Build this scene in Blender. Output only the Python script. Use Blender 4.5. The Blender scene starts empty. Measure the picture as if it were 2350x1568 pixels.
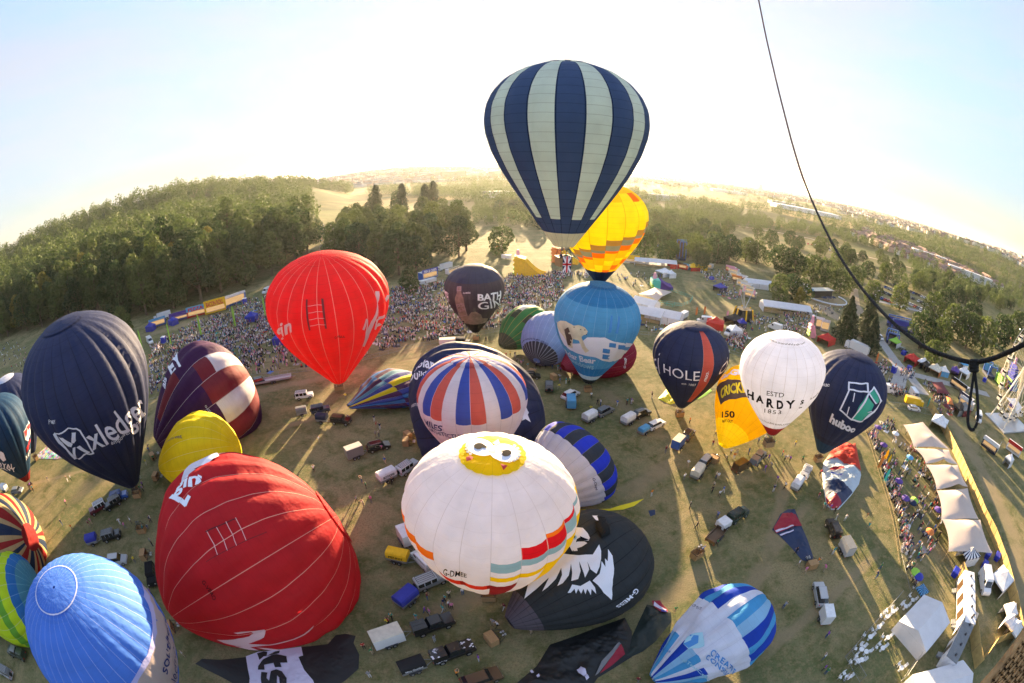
import bpy, bmesh, math, random
import numpy as np
from mathutils import Vector, Matrix
from mathutils.bvhtree import BVHTree
from mathutils.geometry import tessellate_polygon
random.seed(7); rng = np.random.default_rng(7)
S = bpy.context.scene; COL = S.collection
R = math.radians
# ------------------------------------------------------------------ camera
FL, PITCH, CH = 1050.0, 0.385, 48.0      # lens (in px of a 2350 px wide picture), downward pitch, height of the lens above the field
cd = bpy.data.cameras.new('camera'); cam = bpy.data.objects.new('camera', cd); COL.objects.link(cam)
cd.type = 'PANO'; cd.panorama_type = 'FISHEYE_EQUISOLID'
cd.sensor_fit = 'HORIZONTAL'; cd.sensor_width = 36.0
cd.fisheye_lens = FL / 2350 * 36; cd.fisheye_fov = R(200)
cd.clip_start = 0.05; cd.clip_end = 30000
cam.location = (0, 0, CH); cam.rotation_euler = (R(90) - PITCH, 0, 0)
S.camera = cam
# ------------------------------------------------------------------ light
SUN_AZ, SUN_EL = R(4.0), R(8.0)
w = bpy.data.worlds.new("World"); S.world = w; w.use_nodes = True
nt = w.node_tree; nt.nodes.clear()
def nd(t, ty, **k):
    n = t.nodes.new(ty)
    for a, b in k.items():
        if a in n.inputs: n.inputs[a].default_value = b
        else: setattr(n, a, b)
    return n
sky = nd(nt, 'ShaderNodeTexSky', sky_type='NISHITA', sun_disc=False, sun_elevation=SUN_EL, sun_rotation=SUN_AZ, altitude=60, air_density=1.0, dust_density=0.6, ozone_density=2.0)
bg = nd(nt, 'ShaderNodeBackground', Strength=0.15)
tc = nd(nt, 'ShaderNodeTexCoord'); mp = nd(nt, 'ShaderNodeMapping'); mp.inputs['Scale'].default_value = (1.0, 0.55, 3.2)
mp.inputs['Rotation'].default_value = (0, 0.35, 0.5)
nz = nd(nt, 'ShaderNodeTexNoise', Scale=1.7, Detail=7.0, Roughness=0.62, Distortion=0.5)
cr = nd(nt, 'ShaderNodeMapRange', **{'From Min': 0.40, 'From Max': 0.72, 'To Min': 0.0, 'To Max': 0.8})
mx = nd(nt, 'ShaderNodeMix', data_type='RGBA')
bw = nd(nt, 'ShaderNodeRGBToBW'); cm = nd(nt, 'ShaderNodeMix', data_type='RGBA', blend_type='MULTIPLY'); cm.inputs[0].default_value = 1.0
cm.inputs[6].default_value = (1.6, 1.6, 1.65, 1)
L = nt.links.new
L(tc.outputs['Generated'], mp.inputs[0]); L(mp.outputs[0], nz.inputs[0]); L(nz.outputs[0], cr.inputs[0]); L(cr.outputs[0], mx.inputs[0])
L(sky.outputs[0], bw.inputs[0]); L(bw.outputs[0], cm.inputs[7]); L(sky.outputs[0], mx.inputs[6]); L(cm.outputs[2], mx.inputs[7])
bw2 = nd(nt, 'ShaderNodeRGBToBW'); k1 = nd(nt, 'ShaderNodeMath', operation='MULTIPLY_ADD'); k1.inputs[1].default_value = 1.5; k1.inputs[2].default_value = 1.0
k2 = nd(nt, 'ShaderNodeMath', operation='DIVIDE'); k2.inputs[0].default_value = 1.0; vm = nd(nt, 'ShaderNodeVectorMath', operation='SCALE')
L(mx.outputs[2], bw2.inputs[0]); L(bw2.outputs[0], k1.inputs[0]); L(k1.outputs[0], k2.inputs[1]); L(mx.outputs[2], vm.inputs[0]); L(k2.outputs[0], vm.inputs['Scale']); hs_ = nd(nt, 'ShaderNodeHueSaturation', Saturation=.72); tn = nd(nt, 'ShaderNodeVectorMath', operation='MULTIPLY'); tn.inputs[1].default_value = (.94, .94, 1.0)
L(vm.outputs[0], hs_.inputs['Color']); L(hs_.outputs[0], tn.inputs[0]); L(tn.outputs[0], bg.inputs[0]); o_ = nd(nt, 'ShaderNodeOutputWorld'); L(bg.outputs[0], o_.inputs[0])
sd = bpy.data.lights.new('sun', 'SUN'); sd.energy = 3.0; sd.angle = R(0.6); sd.color = (1.0, 0.72, 0.40)
sun = bpy.data.objects.new('sun', sd); COL.objects.link(sun)
sv = Vector((math.sin(SUN_AZ) * math.cos(SUN_EL), math.cos(SUN_AZ) * math.cos(SUN_EL), math.sin(SUN_EL)))
sun.rotation_euler = sv.to_track_quat('Z', 'Y').to_euler(); sun.location = sv * 200
S.view_settings.view_transform = 'Standard'; S.view_settings.look = 'None'; S.view_settings.exposure = 3.45; S.view_settings.gamma = 1
S.view_settings.use_curve_mapping = False
S.cycles.max_bounces = 7; S.cycles.transparent_max_bounces = 4; S.cycles.volume_bounces = 0; S.cycles.diffuse_bounces = 3; S.cycles.glossy_bounces = 2
S.cycles.use_denoising = True
# ------------------------------------------------------------------ survey: where a bearing in the photograph meets the ground
cP, sP = math.cos(PITCH), math.sin(PITCH); EYE = Vector((0, 0, CH))
def ray(x, y):
    u, v = x - 1175.0, 784.0 - y; r = math.hypot(u, v) + 1e-9; th = 2 * math.asin(min(1, r / 2 / FL)); k = math.sin(th) / r
    X, Y, Z = u * k, v * k, math.cos(th)
    return Vector((X, Z * cP + Y * sP, Y * cP - Z * sP))
def G(x, y, z=0.0):
    d = ray(x, y); t = (z - CH) / d.z; return EYE + d * t
def at(x, y, dist): return EYE + ray(x, y) * dist
def proj(p):
    d = (Vector(p) - EYE).normalized(); X = d.x; Zf = d.y * cP - d.z * sP; Y = d.y * sP + d.z * cP
    th = math.acos(max(-1, min(1, Zf))); r = 2 * FL * math.sin(th / 2); n = math.hypot(X, Y) + 1e-12
    return 1175 + X / n * r, 784 - Y / n * r
def sms(a, b, x):
    t = np.clip((x - a) / (b - a), 0, 1); return t * t * (3 - 2 * t)
# terrain height
AZK = np.radians([-180, -100, -80, -70, -60, -50, -42, -31, -27, -24, -20, 180])
REK = np.array([330, 330, 350, 350, 285, 220, 214, 232, 262, 330, 520, 900.])
AMK = np.array([8, 14, 20, 21, 22, 22, 20, 14, 9, 4, 0, 0.])
def terrain(x, y):
    x = np.asarray(x, float); y = np.asarray(y, float); r = np.hypot(x, y); az = np.arctan2(x, y)
    re = np.interp(az, AZK, REK); am = np.interp(az, AZK, AMK)
    z = am * sms(0, 230, r - re)
    # far rises: the town hill, the long ridges on the horizon
    def bump(a, d, wa, wd, h): return h * np.exp(-((az - math.radians(a)) / math.radians(wa)) ** 2 - ((r - d) / wd) ** 2)
    z = z + bump(-15, 2700, 12, 700, 52) + bump(-4, 3300, 7, 600, 24)
    z = z + np.interp(np.degrees(az), [-80, -66, -58, -48, -42, -36, -31, -25, -20], [24, 33, 41, 50, 52, 42, 32, 26, 0]) * np.exp(-((r - 1000) / 240) ** 2)
    z = z + 46 * sms(5200, 7600, r) * (0.82 + 0.22 * np.sin(az * 5 + 0.6) + 0.1 * np.sin(az * 17) + 0.05 * np.sin(az * 41))
    z = z + bump(62, 1500, 12, 420, 34) + bump(72, 2600, 14, 600, 66) + bump(50, 3600, 12, 900, 28)
    return z
def tz(x, y): return float(terrain(x, y))
# ------------------------------------------------------------------ things
def tag(o, label=None, cat=None, group=None, kind=None):
    for k, v in (('label', label), ('category', cat), ('group', group), ('kind', kind)):
        if v: o[k] = v
    return o
def empty(name, loc=(0, 0, 0), rz=0.0, label=None, cat=None, group=None):
    o = bpy.data.objects.new(name, None); COL.objects.link(o); o.location = loc; o.rotation_euler = (0, 0, rz)
    o.empty_display_size = 0.3
    return tag(o, label, cat, group)
def copy_tree(o, parent=None):
    c = o.copy(); COL.objects.link(c); c.parent = parent
    for ch in list(o.children): copy_tree(ch, c)
    return c
class MB:
    def __init__(s): s.v = []; s.f = []; s.m = []; s.mi = 0
    def vert(s, *p):
        s.v.append(tuple(p) if len(p) == 3 else tuple(p[0])); return len(s.v) - 1
    def face(s, *i, mi=None): s.f.append(tuple(i)); s.m.append(s.mi if mi is None else mi)
    def poly(s, pts, mi=None): s.face(*[s.vert(p) for p in pts], mi=mi)
    def box(s, x0, x1, y0, y1, z0, z1, mi=None, taper=(1, 1), M=None):
        cx, cy = (x0 + x1) / 2, (y0 + y1) / 2; tx, ty = taper
        P = [(x0, y0, z0), (x1, y0, z0), (x1, y1, z0), (x0, y1, z0)]
        P += [(cx + (x - cx) * tx, cy + (y - cy) * ty, z1) for x, y, _ in P[:4]]
        if M is not None: P = [tuple(M @ Vector(p)) for p in P]
        b = len(s.v); s.v += P
        for q in ((3, 2, 1, 0), (4, 5, 6, 7), (0, 1, 5, 4), (1, 2, 6, 5), (2, 3, 7, 6), (3, 0, 4, 7)): s.face(*[b + i for i in q], mi=mi)
        return s
    def prism(s, prof, y0, y1, mi=None, axis='y'):   # profile in x,z extruded along y
        n = len(prof); b = len(s.v)
        for y in (y0, y1):
            for (x, z) in prof: s.v.append((x, y, z) if axis == 'y' else (y, x, z))
        s.face(*[b + i for i in range(n)], mi=mi); s.face(*[b + n + i for i in reversed(range(n))], mi=mi)
        for i in range(n): j = (i + 1) % n; s.face(b + i, b + n + i, b + n + j, b + j, mi=mi)
        return s
    def tube(s, pts, r, n=6, mi=None, cap=True):
        pts = [Vector(p) for p in pts]; rr = r if hasattr(r, '__len__') else [r] * len(pts); b = len(s.v)
        for i, p in enumerate(pts):
            t = (pts[min(i + 1, len(pts) - 1)] - pts[max(i - 1, 0)]).normalized()
            a = Vector((0, 0, 1)) if abs(t.z) < .9 else Vector((1, 0, 0))
            e1 = t.cross(a).normalized(); e2 = t.cross(e1)
            for k in range(n):
                q = p + (e1 * math.cos(2 * math.pi * k / n) + e2 * math.sin(2 * math.pi * k / n)) * rr[i]; s.v.append(tuple(q))
        for i in range(len(pts) - 1):
            for k in range(n):
                a0 = b + i * n + k; a1 = b + i * n + (k + 1) % n; s.face(a0, a1, a1 + n, a0 + n, mi=mi)
        if cap: s.face(*[b + k for k in range(n)][::-1], mi=mi); s.face(*[b + (len(pts) - 1) * n + k for k in range(n)], mi=mi)
        return s
    def build(s, name, mats, parent=None, smooth=False, **t):
        if not isinstance(mats, (list, tuple)): mats = [mats]
        me = bpy.data.meshes.new(name); me.from_pydata(s.v, [], s.f); me.update()
        for m in mats: me.materials.append(M_(m))
        me.polygons.foreach_set('material_index', [min(i, len(mats) - 1) for i in s.m])
        if smooth: me.polygons.foreach_set('use_smooth', [True] * len(s.f))
        o = bpy.data.objects.new(name, me); COL.objects.link(o)
        if parent is not None: o.parent = parent
        return tag(o, t.get('label'), t.get('cat'), t.get('group'), t.get('kind'))
# ------------------------------------------------------------------ materials
MATS = {}
def M_(m): return MATS[m] if isinstance(m, str) else m
def mat(name, col, rough=0.6, metal=0.0, spec=0.4, noise=0.0, nscale=3.0, trans=0.0, emit=None, bump=0.0, coat=0.0, vary=0.0):
    m = bpy.data.materials.new(name); m.use_nodes = True; t = m.node_tree; b = t.nodes['Principled BSDF']; out = t.nodes['Material Output']
    b.inputs['Base Color'].default_value = (*col, 1); b.inputs['Roughness'].default_value = rough; b.inputs['Metallic'].default_value = metal
    b.inputs['Specular IOR Level'].default_value = spec; b.inputs['Coat Weight'].default_value = coat
    src = None
    if noise or bump:
        tc = nd(t, 'ShaderNodeTexCoord'); n = nd(t, 'ShaderNodeTexNoise', Scale=nscale, Detail=4.0); t.links.new(tc.outputs['Object'], n.inputs[0])
        if noise:
            mr = nd(t, 'ShaderNodeMapRange', **{'From Min': .3, 'From Max': .7, 'To Min': 1 - noise, 'To Max': 1 + noise})
            mm = nd(t, 'ShaderNodeMix', data_type='RGBA', blend_type='MULTIPLY'); mm.inputs[0].default_value = 1; mm.inputs[6].default_value = (*col, 1)
            t.links.new(n.outputs[0], mr.inputs[0]); t.links.new(mr.outputs[0], mm.inputs[7]); src = mm.outputs[2]
        if bump:
            bp = nd(t, 'ShaderNodeBump', Strength=bump, Distance=0.05); t.links.new(n.outputs[0], bp.inputs['Height']); t.links.new(bp.outputs[0], b.inputs['Normal'])
    if vary:
        oi = nd(t, 'ShaderNodeObjectInfo'); hs = nd(t, 'ShaderNodeHueSaturation', Color=(*col, 1)); mr = nd(t, 'ShaderNodeMapRange', **{'To Min': 1 - vary, 'To Max': 1 + vary})
        t.links.new(oi.outputs['Random'], mr.inputs[0]); t.links.new(mr.outputs[0], hs.inputs['Value'])
        if src: t.links.new(src, hs.inputs['Color'])
        src = hs.outputs[0]
    if src: t.links.new(src, b.inputs['Base Color'])
    if trans:
        tr = nd(t, 'ShaderNodeBsdfTranslucent', Color=(*col, 1)); ms = nd(t, 'ShaderNodeMixShader'); ms.inputs[0].default_value = trans
        if src: t.links.new(src, tr.inputs[0])
        t.links.new(b.outputs[0], ms.inputs[1]); t.links.new(tr.outputs[0], ms.inputs[2]); t.links.new(ms.outputs[0], out.inputs[0])
    if emit: b.inputs['Emission Color'].default_value = (*emit[0], 1); b.inputs['Emission Strength'].default_value = emit[1]
    MATS[name] = m; return m
def fabric(name, col, tape=(.02, .03, .06), tw=0.03, seam=0.82, trans=0.38, rough=0.72):
    """balloon cloth: load tapes run along whole numbers of U, panel seams along whole numbers of V"""
    m = bpy.data.materials.new(name); m.use_nodes = True; t = m.node_tree; b = t.nodes['Principled BSDF']; out = t.nodes['Material Output']; l = t.links.new
    uv = nd(t, 'ShaderNodeUVMap', uv_map='UVMap'); sp = nd(t, 'ShaderNodeSeparateXYZ'); l(uv.outputs[0], sp.inputs[0])
    def line(o, wd):
        f = nd(t, 'ShaderNodeMath', operation='FRACT'); l(o, f.inputs[0]); a = nd(t, 'ShaderNodeMath', operation='SUBTRACT'); l(f.outputs[0], a.inputs[0]); a.inputs[1].default_value = .5
        c = nd(t, 'ShaderNodeMath', operation='ABSOLUTE'); l(a.outputs[0], c.inputs[0]); g = nd(t, 'ShaderNodeMath', operation='GREATER_THAN'); l(c.outputs[0], g.inputs[0]); g.inputs[1].default_value = .5 - wd; return g.outputs[0]
    tcn = nd(t, 'ShaderNodeTexCoord'); n = nd(t, 'ShaderNodeTexNoise', Scale=.35, Detail=5.0); l(tcn.outputs['Object'], n.inputs[0])
    mr = nd(t, 'ShaderNodeMapRange', **{'From Min': .3, 'From Max': .7, 'To Min': .9, 'To Max': 1.08}); l(n.outputs[0], mr.inputs[0])
    m0 = nd(t, 'ShaderNodeMix', data_type='RGBA', blend_type='MULTIPLY'); m0.inputs[0].default_value = 1; m0.inputs[6].default_value = (*col, 1); l(mr.outputs[0], m0.inputs[7])
    m1 = nd(t, 'ShaderNodeMix', data_type='RGBA', blend_type='MULTIPLY'); l(line(sp.outputs[1], .035), m1.inputs[0]); l(m0.outputs[2], m1.inputs[6]); m1.inputs[7].default_value = (seam, seam, seam, 1)
    m2 = nd(t, 'ShaderNodeMix', data_type='RGBA'); l(line(sp.outputs[0], tw), m2.inputs[0]); l(m1.outputs[2], m2.inputs[6]); m2.inputs[7].default_value = (*tape, 1)
    l(m2.outputs[2], b.inputs['Base Color']); b.inputs['Roughness'].default_value = rough; b.inputs['Specular IOR Level'].default_value = .2
    wn = nd(t, 'ShaderNodeTexNoise', Scale=1.6, Detail=3.0); l(tcn.outputs['Object'], wn.inputs[0]); bp = nd(t, 'ShaderNodeBump', Strength=.35, Distance=.25); l(wn.outputs[0], bp.inputs['Height']); l(bp.outputs[0], b.inputs['Normal'])
    tr = nd(t, 'ShaderNodeBsdfTranslucent'); l(m2.outputs[2], tr.inputs[0]); ms = nd(t, 'ShaderNodeMixShader'); ms.inputs[0].default_value = trans
    l(b.outputs[0], ms.inputs[1]); l(tr.outputs[0], ms.inputs[2]); l(ms.outputs[0], out.inputs[0])
    MATS[name] = m; return m
NAVYT, WH = (.008, .012, .03), (.75, .76, .8)
fabric('navy', (.020, .030, .085), (.008, .012, .03), .02, .8, .12)
fabric('navy_deep', (.016, .022, .062), (.004, .005, .015), .02, .8, .08)
fabric('navy_teal', (.010, .045, .105), (.004, .012, .03), .025, .8, .15)
fabric('gin_band', (.045, .035, .060), (.015, .015, .03), .02, .8, .1)
fabric('stripe_navy', (.05, .085, .19), (.01, .02, .06), .03, .7, .25)
fabric('stripe_cream', (.64, .74, .70), (.02, .05, .12), .03, .75, .45)
fabric('scoop_cream', (.62, .62, .50), (.3, .3, .25), .02, .9, .5)
fabric('virgin_red', (.78, .008, .016), (.85, .45, .40), .018, .88, .36)
fabric('great_red', (.50, .022, .032), (.80, .55, .45), .011, .92, .42)
fabric('great_blue', (.02, .05, .40), (.80, .6, .55), .012, .9, .3)
fabric('owl_white', (.84, .85, .95), (.66, .66, .74), .012, .965, .42)
fabric('hardys_white', (.84, .85, .93), (.55, .52, .53), .014, .94, .42)
fabric('white', (.80, .80, .84), (.5, .5, .55), .014, .93, .4)
fabric('pale_stripe', (.66, .70, .84), (.45, .47, .6), .014, .95, .35)
fabric('maroon', (.26, .02, .05), (.45, .2, .2), .012, .85, .3)
fabric('maroon2', (.22, .025, .04), (.7, .6, .6), .010, .85, .3)
fabric('plum', (.060, .014, .075), (.6, .5, .55), .010, .85, .25)
fabric('yellow', (.80, .66, .01), (.85, .8, .4), .010, .9, .38)
fabric('gold', (.90, .62, .0), (.55, .36, .0), .012, .92, .45)
fabric('bright_yellow', (.93, .86, .02), (.7, .45, .0), .014, .88, .55)
fabric('amber', (.95, .62, .01), (.7, .35, .0), .014, .88, .55)
fabric('orange', (.90, .20, .01), (.6, .2, .0), .014, .88, .5)
fabric('tan', (.42, .27, .10), (.3, .2, .1), .014, .88, .4)
fabric('grey_blue', (.26, .32, .42), (.2, .2, .3), .014, .88, .4)
fabric('sky_blue', (.12, .36, .60), (.30, .5, .7), .014, .9, .35)
fabric('sky_blue_deep', (.05, .23, .48), (.30, .5, .7), .014, .9, .35)
fabric('union_blue', (.05, .09, .42), (.8, .8, .9), .012, .9, .3)
fabric('union_red', (.66, .12, .09), (.8, .6, .55), .012, .9, .35)
fabric('union_white', (.78, .74, .80), (.5, .45, .5), .012, .93, .4)
fabric('south_blue', (.08, .22, .72), (.55, .62, .88), .012, .95, .3)
fabric('south_navy', (.02, .05, .30), (.5, .5, .8), .016, .9, .3)
fabric('cream', (.74, .68, .58), (.6, .5, .45), .014, .93, .4)
fabric('wings_blue', (.25, .33, .62), (.42, .50, .78), .025, .9, .35)
fabric('green', (.03, .20, .06), (.45, .4, .1), .03, .85, .3)
fabric('black_green', (.035, .055, .035), (.4, .35, .15), .02, .85, .2)
fabric('charcoal', (.032, .036, .040), (.012, .014, .016), .022, .85, .1)
fabric('charcoal_light', (.12, .10, .125), (.05, .05, .06), .05, .85, .25)
fabric('cihn_grey', (.035, .045, .065), (.15, .17, .22), .02, .85, .2)
fabric('cihn_blue', (.025, .05, .62), (.15, .17, .4), .02, .9, .3)
fabric('jack_red', (.30, .02, .022), (.25, .02, .02), .02, .88, .35)
fabric('jack_cream', (.45, .34, .17), (.35, .25, .1), .02, .88, .35)
fabric('jack_navy', (.015, .03, .07), (.01, .01, .03), .02, .85, .2)
fabric('lime', (.58, .76, .02), (.65, .72, .3), .02, .95, .35)
fabric('leaf', (.16, .42, .04), (.4, .55, .2), .02, .95, .35)
fabric('teal_cloth', (.08, .28, .42), (.2, .5, .6), .03, .95, .35)
fabric('royal_cloth', (.03, .18, .52), (.2, .4, .7), .02, .95, .35)
fabric('olive_cloth', (.12, .16, .04), (.2, .25, .1), .02, .95, .25)
fabric('net_cloth', (.020, .022, .04), (.25, .27, .36), .12, .8, .3)
fabric('creative_white', (.76, .78, .90), (.6, .62, .75), .01, .95, .35)
fabric('creative_mid', (.08, .36, .68), (.2, .4, .7), .01, .92, .35)
fabric('creative_dark', (.015, .06, .44), (.1, .2, .5), .01, .92, .3)
fabric('creative_pale', (.30, .55, .78), (.3, .5, .8), .01, .92, .35)
fabric('fan_red', (.72, .035, .01), (.35, .01, .0), .10, .75, .4)
fabric('fan_white', (.66, .76, .84), (.3, .5, .65), .08, .7, .4)
fabric('fan_navy', (.02, .035, .09), (.45, .38, .35), .04, .8, .2)
mat('vinyl_white', (.80, .80, .88), .6, spec=.3); mat('vinyl_pink', (.80, .50, .52), .6, spec=.3); mat('vinyl_black', (.012, .012, .016), .8, spec=.05)
mat('vinyl_red', (.55, .02, .03), .6); mat('vinyl_navy', (.02, .03, .14), .6); mat('vinyl_teal', (.04, .42, .28), .6); mat('vinyl_grey', (.30, .31, .33), .6)
mat('vinyl_blue', (.06, .25, .60), .6); mat('vinyl_yellow', (.85, .65, .02), .6); mat('vinyl_bear', (.66, .60, .42), .6, noise=.2, nscale=.5); mat('vinyl_brown', (.10, .06, .045), .6)
mat('vinyl_glass', (.22, .17, .16), .5, noise=.35, nscale=.8); mat('vinyl_purple', (.10, .03, .13), .6); mat('vinyl_orange', (.85, .30, .02), .6)
mat('vinyl_skyblue', (.35, .60, .72), .6); mat('vinyl_amber', (.85, .52, .02), .6); mat('vinyl_mauve', (.36, .30, .36), .6)
mat('wicker', (.36, .22, .10), .8, noise=.35, nscale=25, bump=.6); mat('wicker_dark', (.16, .09, .04), .8, noise=.3, nscale=20)
mat('leather', (.05, .03, .02), .5); mat('steel', (.5, .5, .5), .35, metal=.9); mat('dark_metal', (.05, .05, .055), .5, metal=.3)
mat('glass_dark', (.015, .018, .022), .08, spec=.8); mat('rubber', (.012, .012, .012), .85); mat('rim', (.45, .45, .47), .4, metal=.7)
mat('lamp_red', (.45, .01, .01), .3); mat('lamp_clear', (.7, .7, .65), .2)
mat('rope_black', (.008, .008, .009), .75, bump=.5, nscale=60); mat('cord_brown', (.10, .022, .014), .7)
mat('flame', (.9, .3, .02), emit=((1, .42, .05), 3.0))
for n, c in dict(white=(.72, .72, .74), black=(.010, .010, .012), grey=(.18, .19, .20), silver=(.42, .43, .45), green=(.025, .045, .03), blue=(.03, .10, .38), navy=(.012, .02, .06), maroon=(.12, .012, .02), brown=(.09, .05, .025), red=(.5, .02, .015), cream=(.62, .58, .48), sky=(.10, .33, .58), yellow=(.80, .48, .01), royal=(.03, .04, .32)).items():
    mat('paint_' + n, c, .28, spec=.5, coat=.5)
    mat('tarp_' + n, c, .75, noise=.12, nscale=1.5, bump=.4)
mat('tarp_pink', (.75, .35, .45), .7); mat('tarp_purple', (.10, .05, .26), .7); mat('tarp_orange', (.6, .18, .04), .7); mat('tarp_lime', (.28, .55, .06), .7); mat('tarp_teal', (.05, .50, .42), .7)
mat('pvc_white', (.78, .78, .82), .55, noise=.05, nscale=.6, trans=.25, bump=.15); mat('stretch_cloth', (.62, .52, .46), .7, noise=.06, nscale=.4, trans=.2, bump=.1)
mat('galvanised', (.32, .33, .34), .5, metal=.6); mat('timber', (.34, .25, .13), .85, noise=.25, nscale=6); mat('hoarding_ply', (.50, .35, .13), .8, noise=.16, nscale=1.4)
mat('plastic_blue', (.015, .03, .38), .45); mat('plastic_white', (.75, .75, .75), .5)
mat('skin', (.52, .30, .21), .6, vary=.35); mat('hair', (.06, .035, .02), .7, vary=.8); mat('shoe', (.05, .05, .05), .7)
# ------------------------------------------------------------------ ground
def ground_material():
    m = bpy.data.materials.new('meadow'); m.use_nodes = True; t = m.node_tree; b = t.nodes['Principled BSDF']; l = t.links.new
    g = nd(t, 'ShaderNodeNewGeometry'); P = g.outputs['Position']
    def noise(sc, det=4.0, rough=.5, dist=0.0, src=P):
        n = nd(t, 'ShaderNodeTexNoise', Scale=sc, Detail=det, Roughness=rough, Distortion=dist); l(src, n.inputs[0]); return n.outputs[0]
    def rng_(o, a, b_, c=0., d=1.):
        r = nd(t, 'ShaderNodeMapRange', **{'From Min': a, 'From Max': b_, 'To Min': c, 'To Max': d}); l(o, r.inputs[0]); return r.outputs[0]
    def mix(f, a, b_):
        x = nd(t, 'ShaderNodeMix', data_type='RGBA')
        if isinstance(f, (int, float)): x.inputs[0].default_value = f
        else: l(f, x.inputs[0])
        for i, v in ((6, a), (7, b_)):
            if isinstance(v, tuple): x.inputs[i].default_value = (*v, 1)
            else: l(v, x.inputs[i])
        return x.outputs[2]
    def math_(op, a, b_=None):
        x = nd(t, 'ShaderNodeMath', operation=op, use_clamp=op in ('ADD',))
        for i, v in enumerate((a, b_)):
            if v is None: continue
            if isinstance(v, (int, float)): x.inputs[i].default_value = v
            else: l(v, x.inputs[i])
        return x.outputs[0]
    c = mix(rng_(noise(.05, 7, .68), .42, .58), (.145, .160, .070), (.295, .245, .130))
    c = mix(rng_(noise(.22, 5, .65, .6), .45, .68), c, (.100, .112, .036))
    c = mix(math_('MULTIPLY', rng_(noise(.9, 6, .75), .47, .66), .75), c, (.33, .25, .135))
    c = mix(math_('MULTIPLY', rng_(noise(3.2, 4, .8), .48, .66), .6), c, (.07, .075, .028))
    # worn wheel tracks and trodden ground
    def seg(ax, ay, bx, by, wd):
        s = nd(t, 'ShaderNodeVectorMath', operation='SUBTRACT'); l(P, s.inputs[0]); s.inputs[1].default_value = (ax, ay, 0)
        d = Vector((bx - ax, by - ay, 0)); Ln = d.length; d.normalize()
        u = nd(t, 'ShaderNodeVectorMath', operation='DOT_PRODUCT'); l(s.outputs[0], u.inputs[0]); u.inputs[1].default_value = d
        v = nd(t, 'ShaderNodeVectorMath', operation='DOT_PRODUCT'); l(s.outputs[0], v.inputs[0]); v.inputs[1].default_value = (-d.y, d.x, 0)
        along = math_('MULTIPLY', rng_(u.outputs['Value'], -3, 3), rng_(u.outputs['Value'], Ln + 3, Ln - 3))
        wob = math_('ADD', math_('ABSOLUTE', v.outputs['Value']), math_('MULTIPLY', math_('SUBTRACT', noise(.25, 3), .5), wd * 1.2))
        nodes_add = wob.node; nodes_add.use_clamp = False
        return math_('MULTIPLY', along, rng_(wob, wd, wd * .45))
    tr = None
    for a, b_, wd in TRACKS:
        A, B = G(*a), G(*b_); k = seg(A.x, A.y, B.x, B.y, wd); tr = k if tr is None else math_('MAXIMUM', tr, k)
    c = mix(math_('MULTIPLY', tr, .62), c, (.30, .235, .145))
    # farmland: hedged fields beyond the park
    ln = nd(t, 'ShaderNodeVectorMath', operation='LENGTH'); l(P, ln.inputs[0])
    vo = nd(t, 'ShaderNodeTexVoronoi', Scale=.0042); l(P, vo.inputs[0])
    hs = nd(t, 'ShaderNodeSeparateColor'); l(vo.outputs['Color'], hs.inputs[0])
    fld = mix(hs.outputs[0], (.30, .22, .09), (.085, .12, .035)); fld = mix(math_('MULTIPLY', rng_(noise(.02, 5), .45, .6), .5), fld, (.16, .13, .055))
    fld = mix(rng_(noise(.0016, 5, .6), .44, .50), fld, (.05, .065, .022))
    c = mix(rng_(ln.outputs['Value'], 330, 620), c, fld)
    l(c, b.inputs['Base Color']); b.inputs['Roughness'].default_value = .95; b.inputs['Specular IOR Level'].default_value = .1
    bp = nd(t, 'ShaderNodeBump', Strength=.8, Distance=.25); l(noise(4.0, 4, .7), bp.inputs['Height']); l(bp.outputs[0], b.inputs['Normal'])
    MATS['meadow'] = m
TRACKS = [((1432, 1131), (1545, 1062), 2.2), ((1808, 1076), (1762, 1282), 1.6), ((1762, 1282), (1690, 1400), 1.8), ((1762, 1282), (1850, 1160), 1.2), ((60, 1115), (340, 1040), .9), ((560, 905), (830, 850), 2.0),
          ((640, 985), (900, 900), 1.2), ((960, 1440), (1120, 1350), 2.0), ((1390, 900), (1520, 1000), 1.6), ((1750, 1500), (2010, 1270), 1.3), ((2180, 960), (2330, 1240), 3.4), ((2330, 1240), (2346, 1420), 3.4), ((1960, 760), (2040, 860), 5.0),
          ((1850, 690), (1990, 760), 6.0), ((1990, 760), (2120, 700), 3.0), ((340, 770), (600, 700), 3.0), ((1380, 640), (1520, 700), 2.5), ((1470, 1420), (1640, 1290), 2.2)]
ground_material()
def make_ground():
    rr = list(np.arange(0, 360, 5.0)); r = 360.0
    while r < 9000: rr.append(r); r *= 1.045
    rr.append(9000.0); rr = np.array(rr[1:])
    az = np.radians(np.concatenate([np.arange(-90, 90, .75), np.arange(90, 270, 6)])); n = len(az)
    X = rr[:, None] * np.sin(az); Y = rr[:, None] * np.cos(az); Z = terrain(X, Y)
    v = np.concatenate([[[0, 0, 0]], np.stack([X, Y, Z], -1).reshape(-1, 3)]); f = []
    for k in range(n): f.append((0, 1 + (k + 1) % n, 1 + k))
    for i in range(len(rr) - 1):
        a = 1 + i * n
        for k in range(n): k2 = (k + 1) % n; f.append((a + k, a + k2, a + n + k2, a + n + k))
    me = bpy.data.meshes.new('ground'); me.from_pydata(v.tolist(), [], f); me.materials.append(MATS['meadow']); me.polygons.foreach_set('use_smooth', [True] * len(f))
    o = bpy.data.objects.new('ground', me); COL.objects.link(o); o['kind'] = 'structure'
make_ground()
mat('path_surface', (.34, .33, .32), .9, noise=.12, nscale=.8); mat('dirt_path', (.30, .235, .16), .95, noise=.2, nscale=.5)
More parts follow.
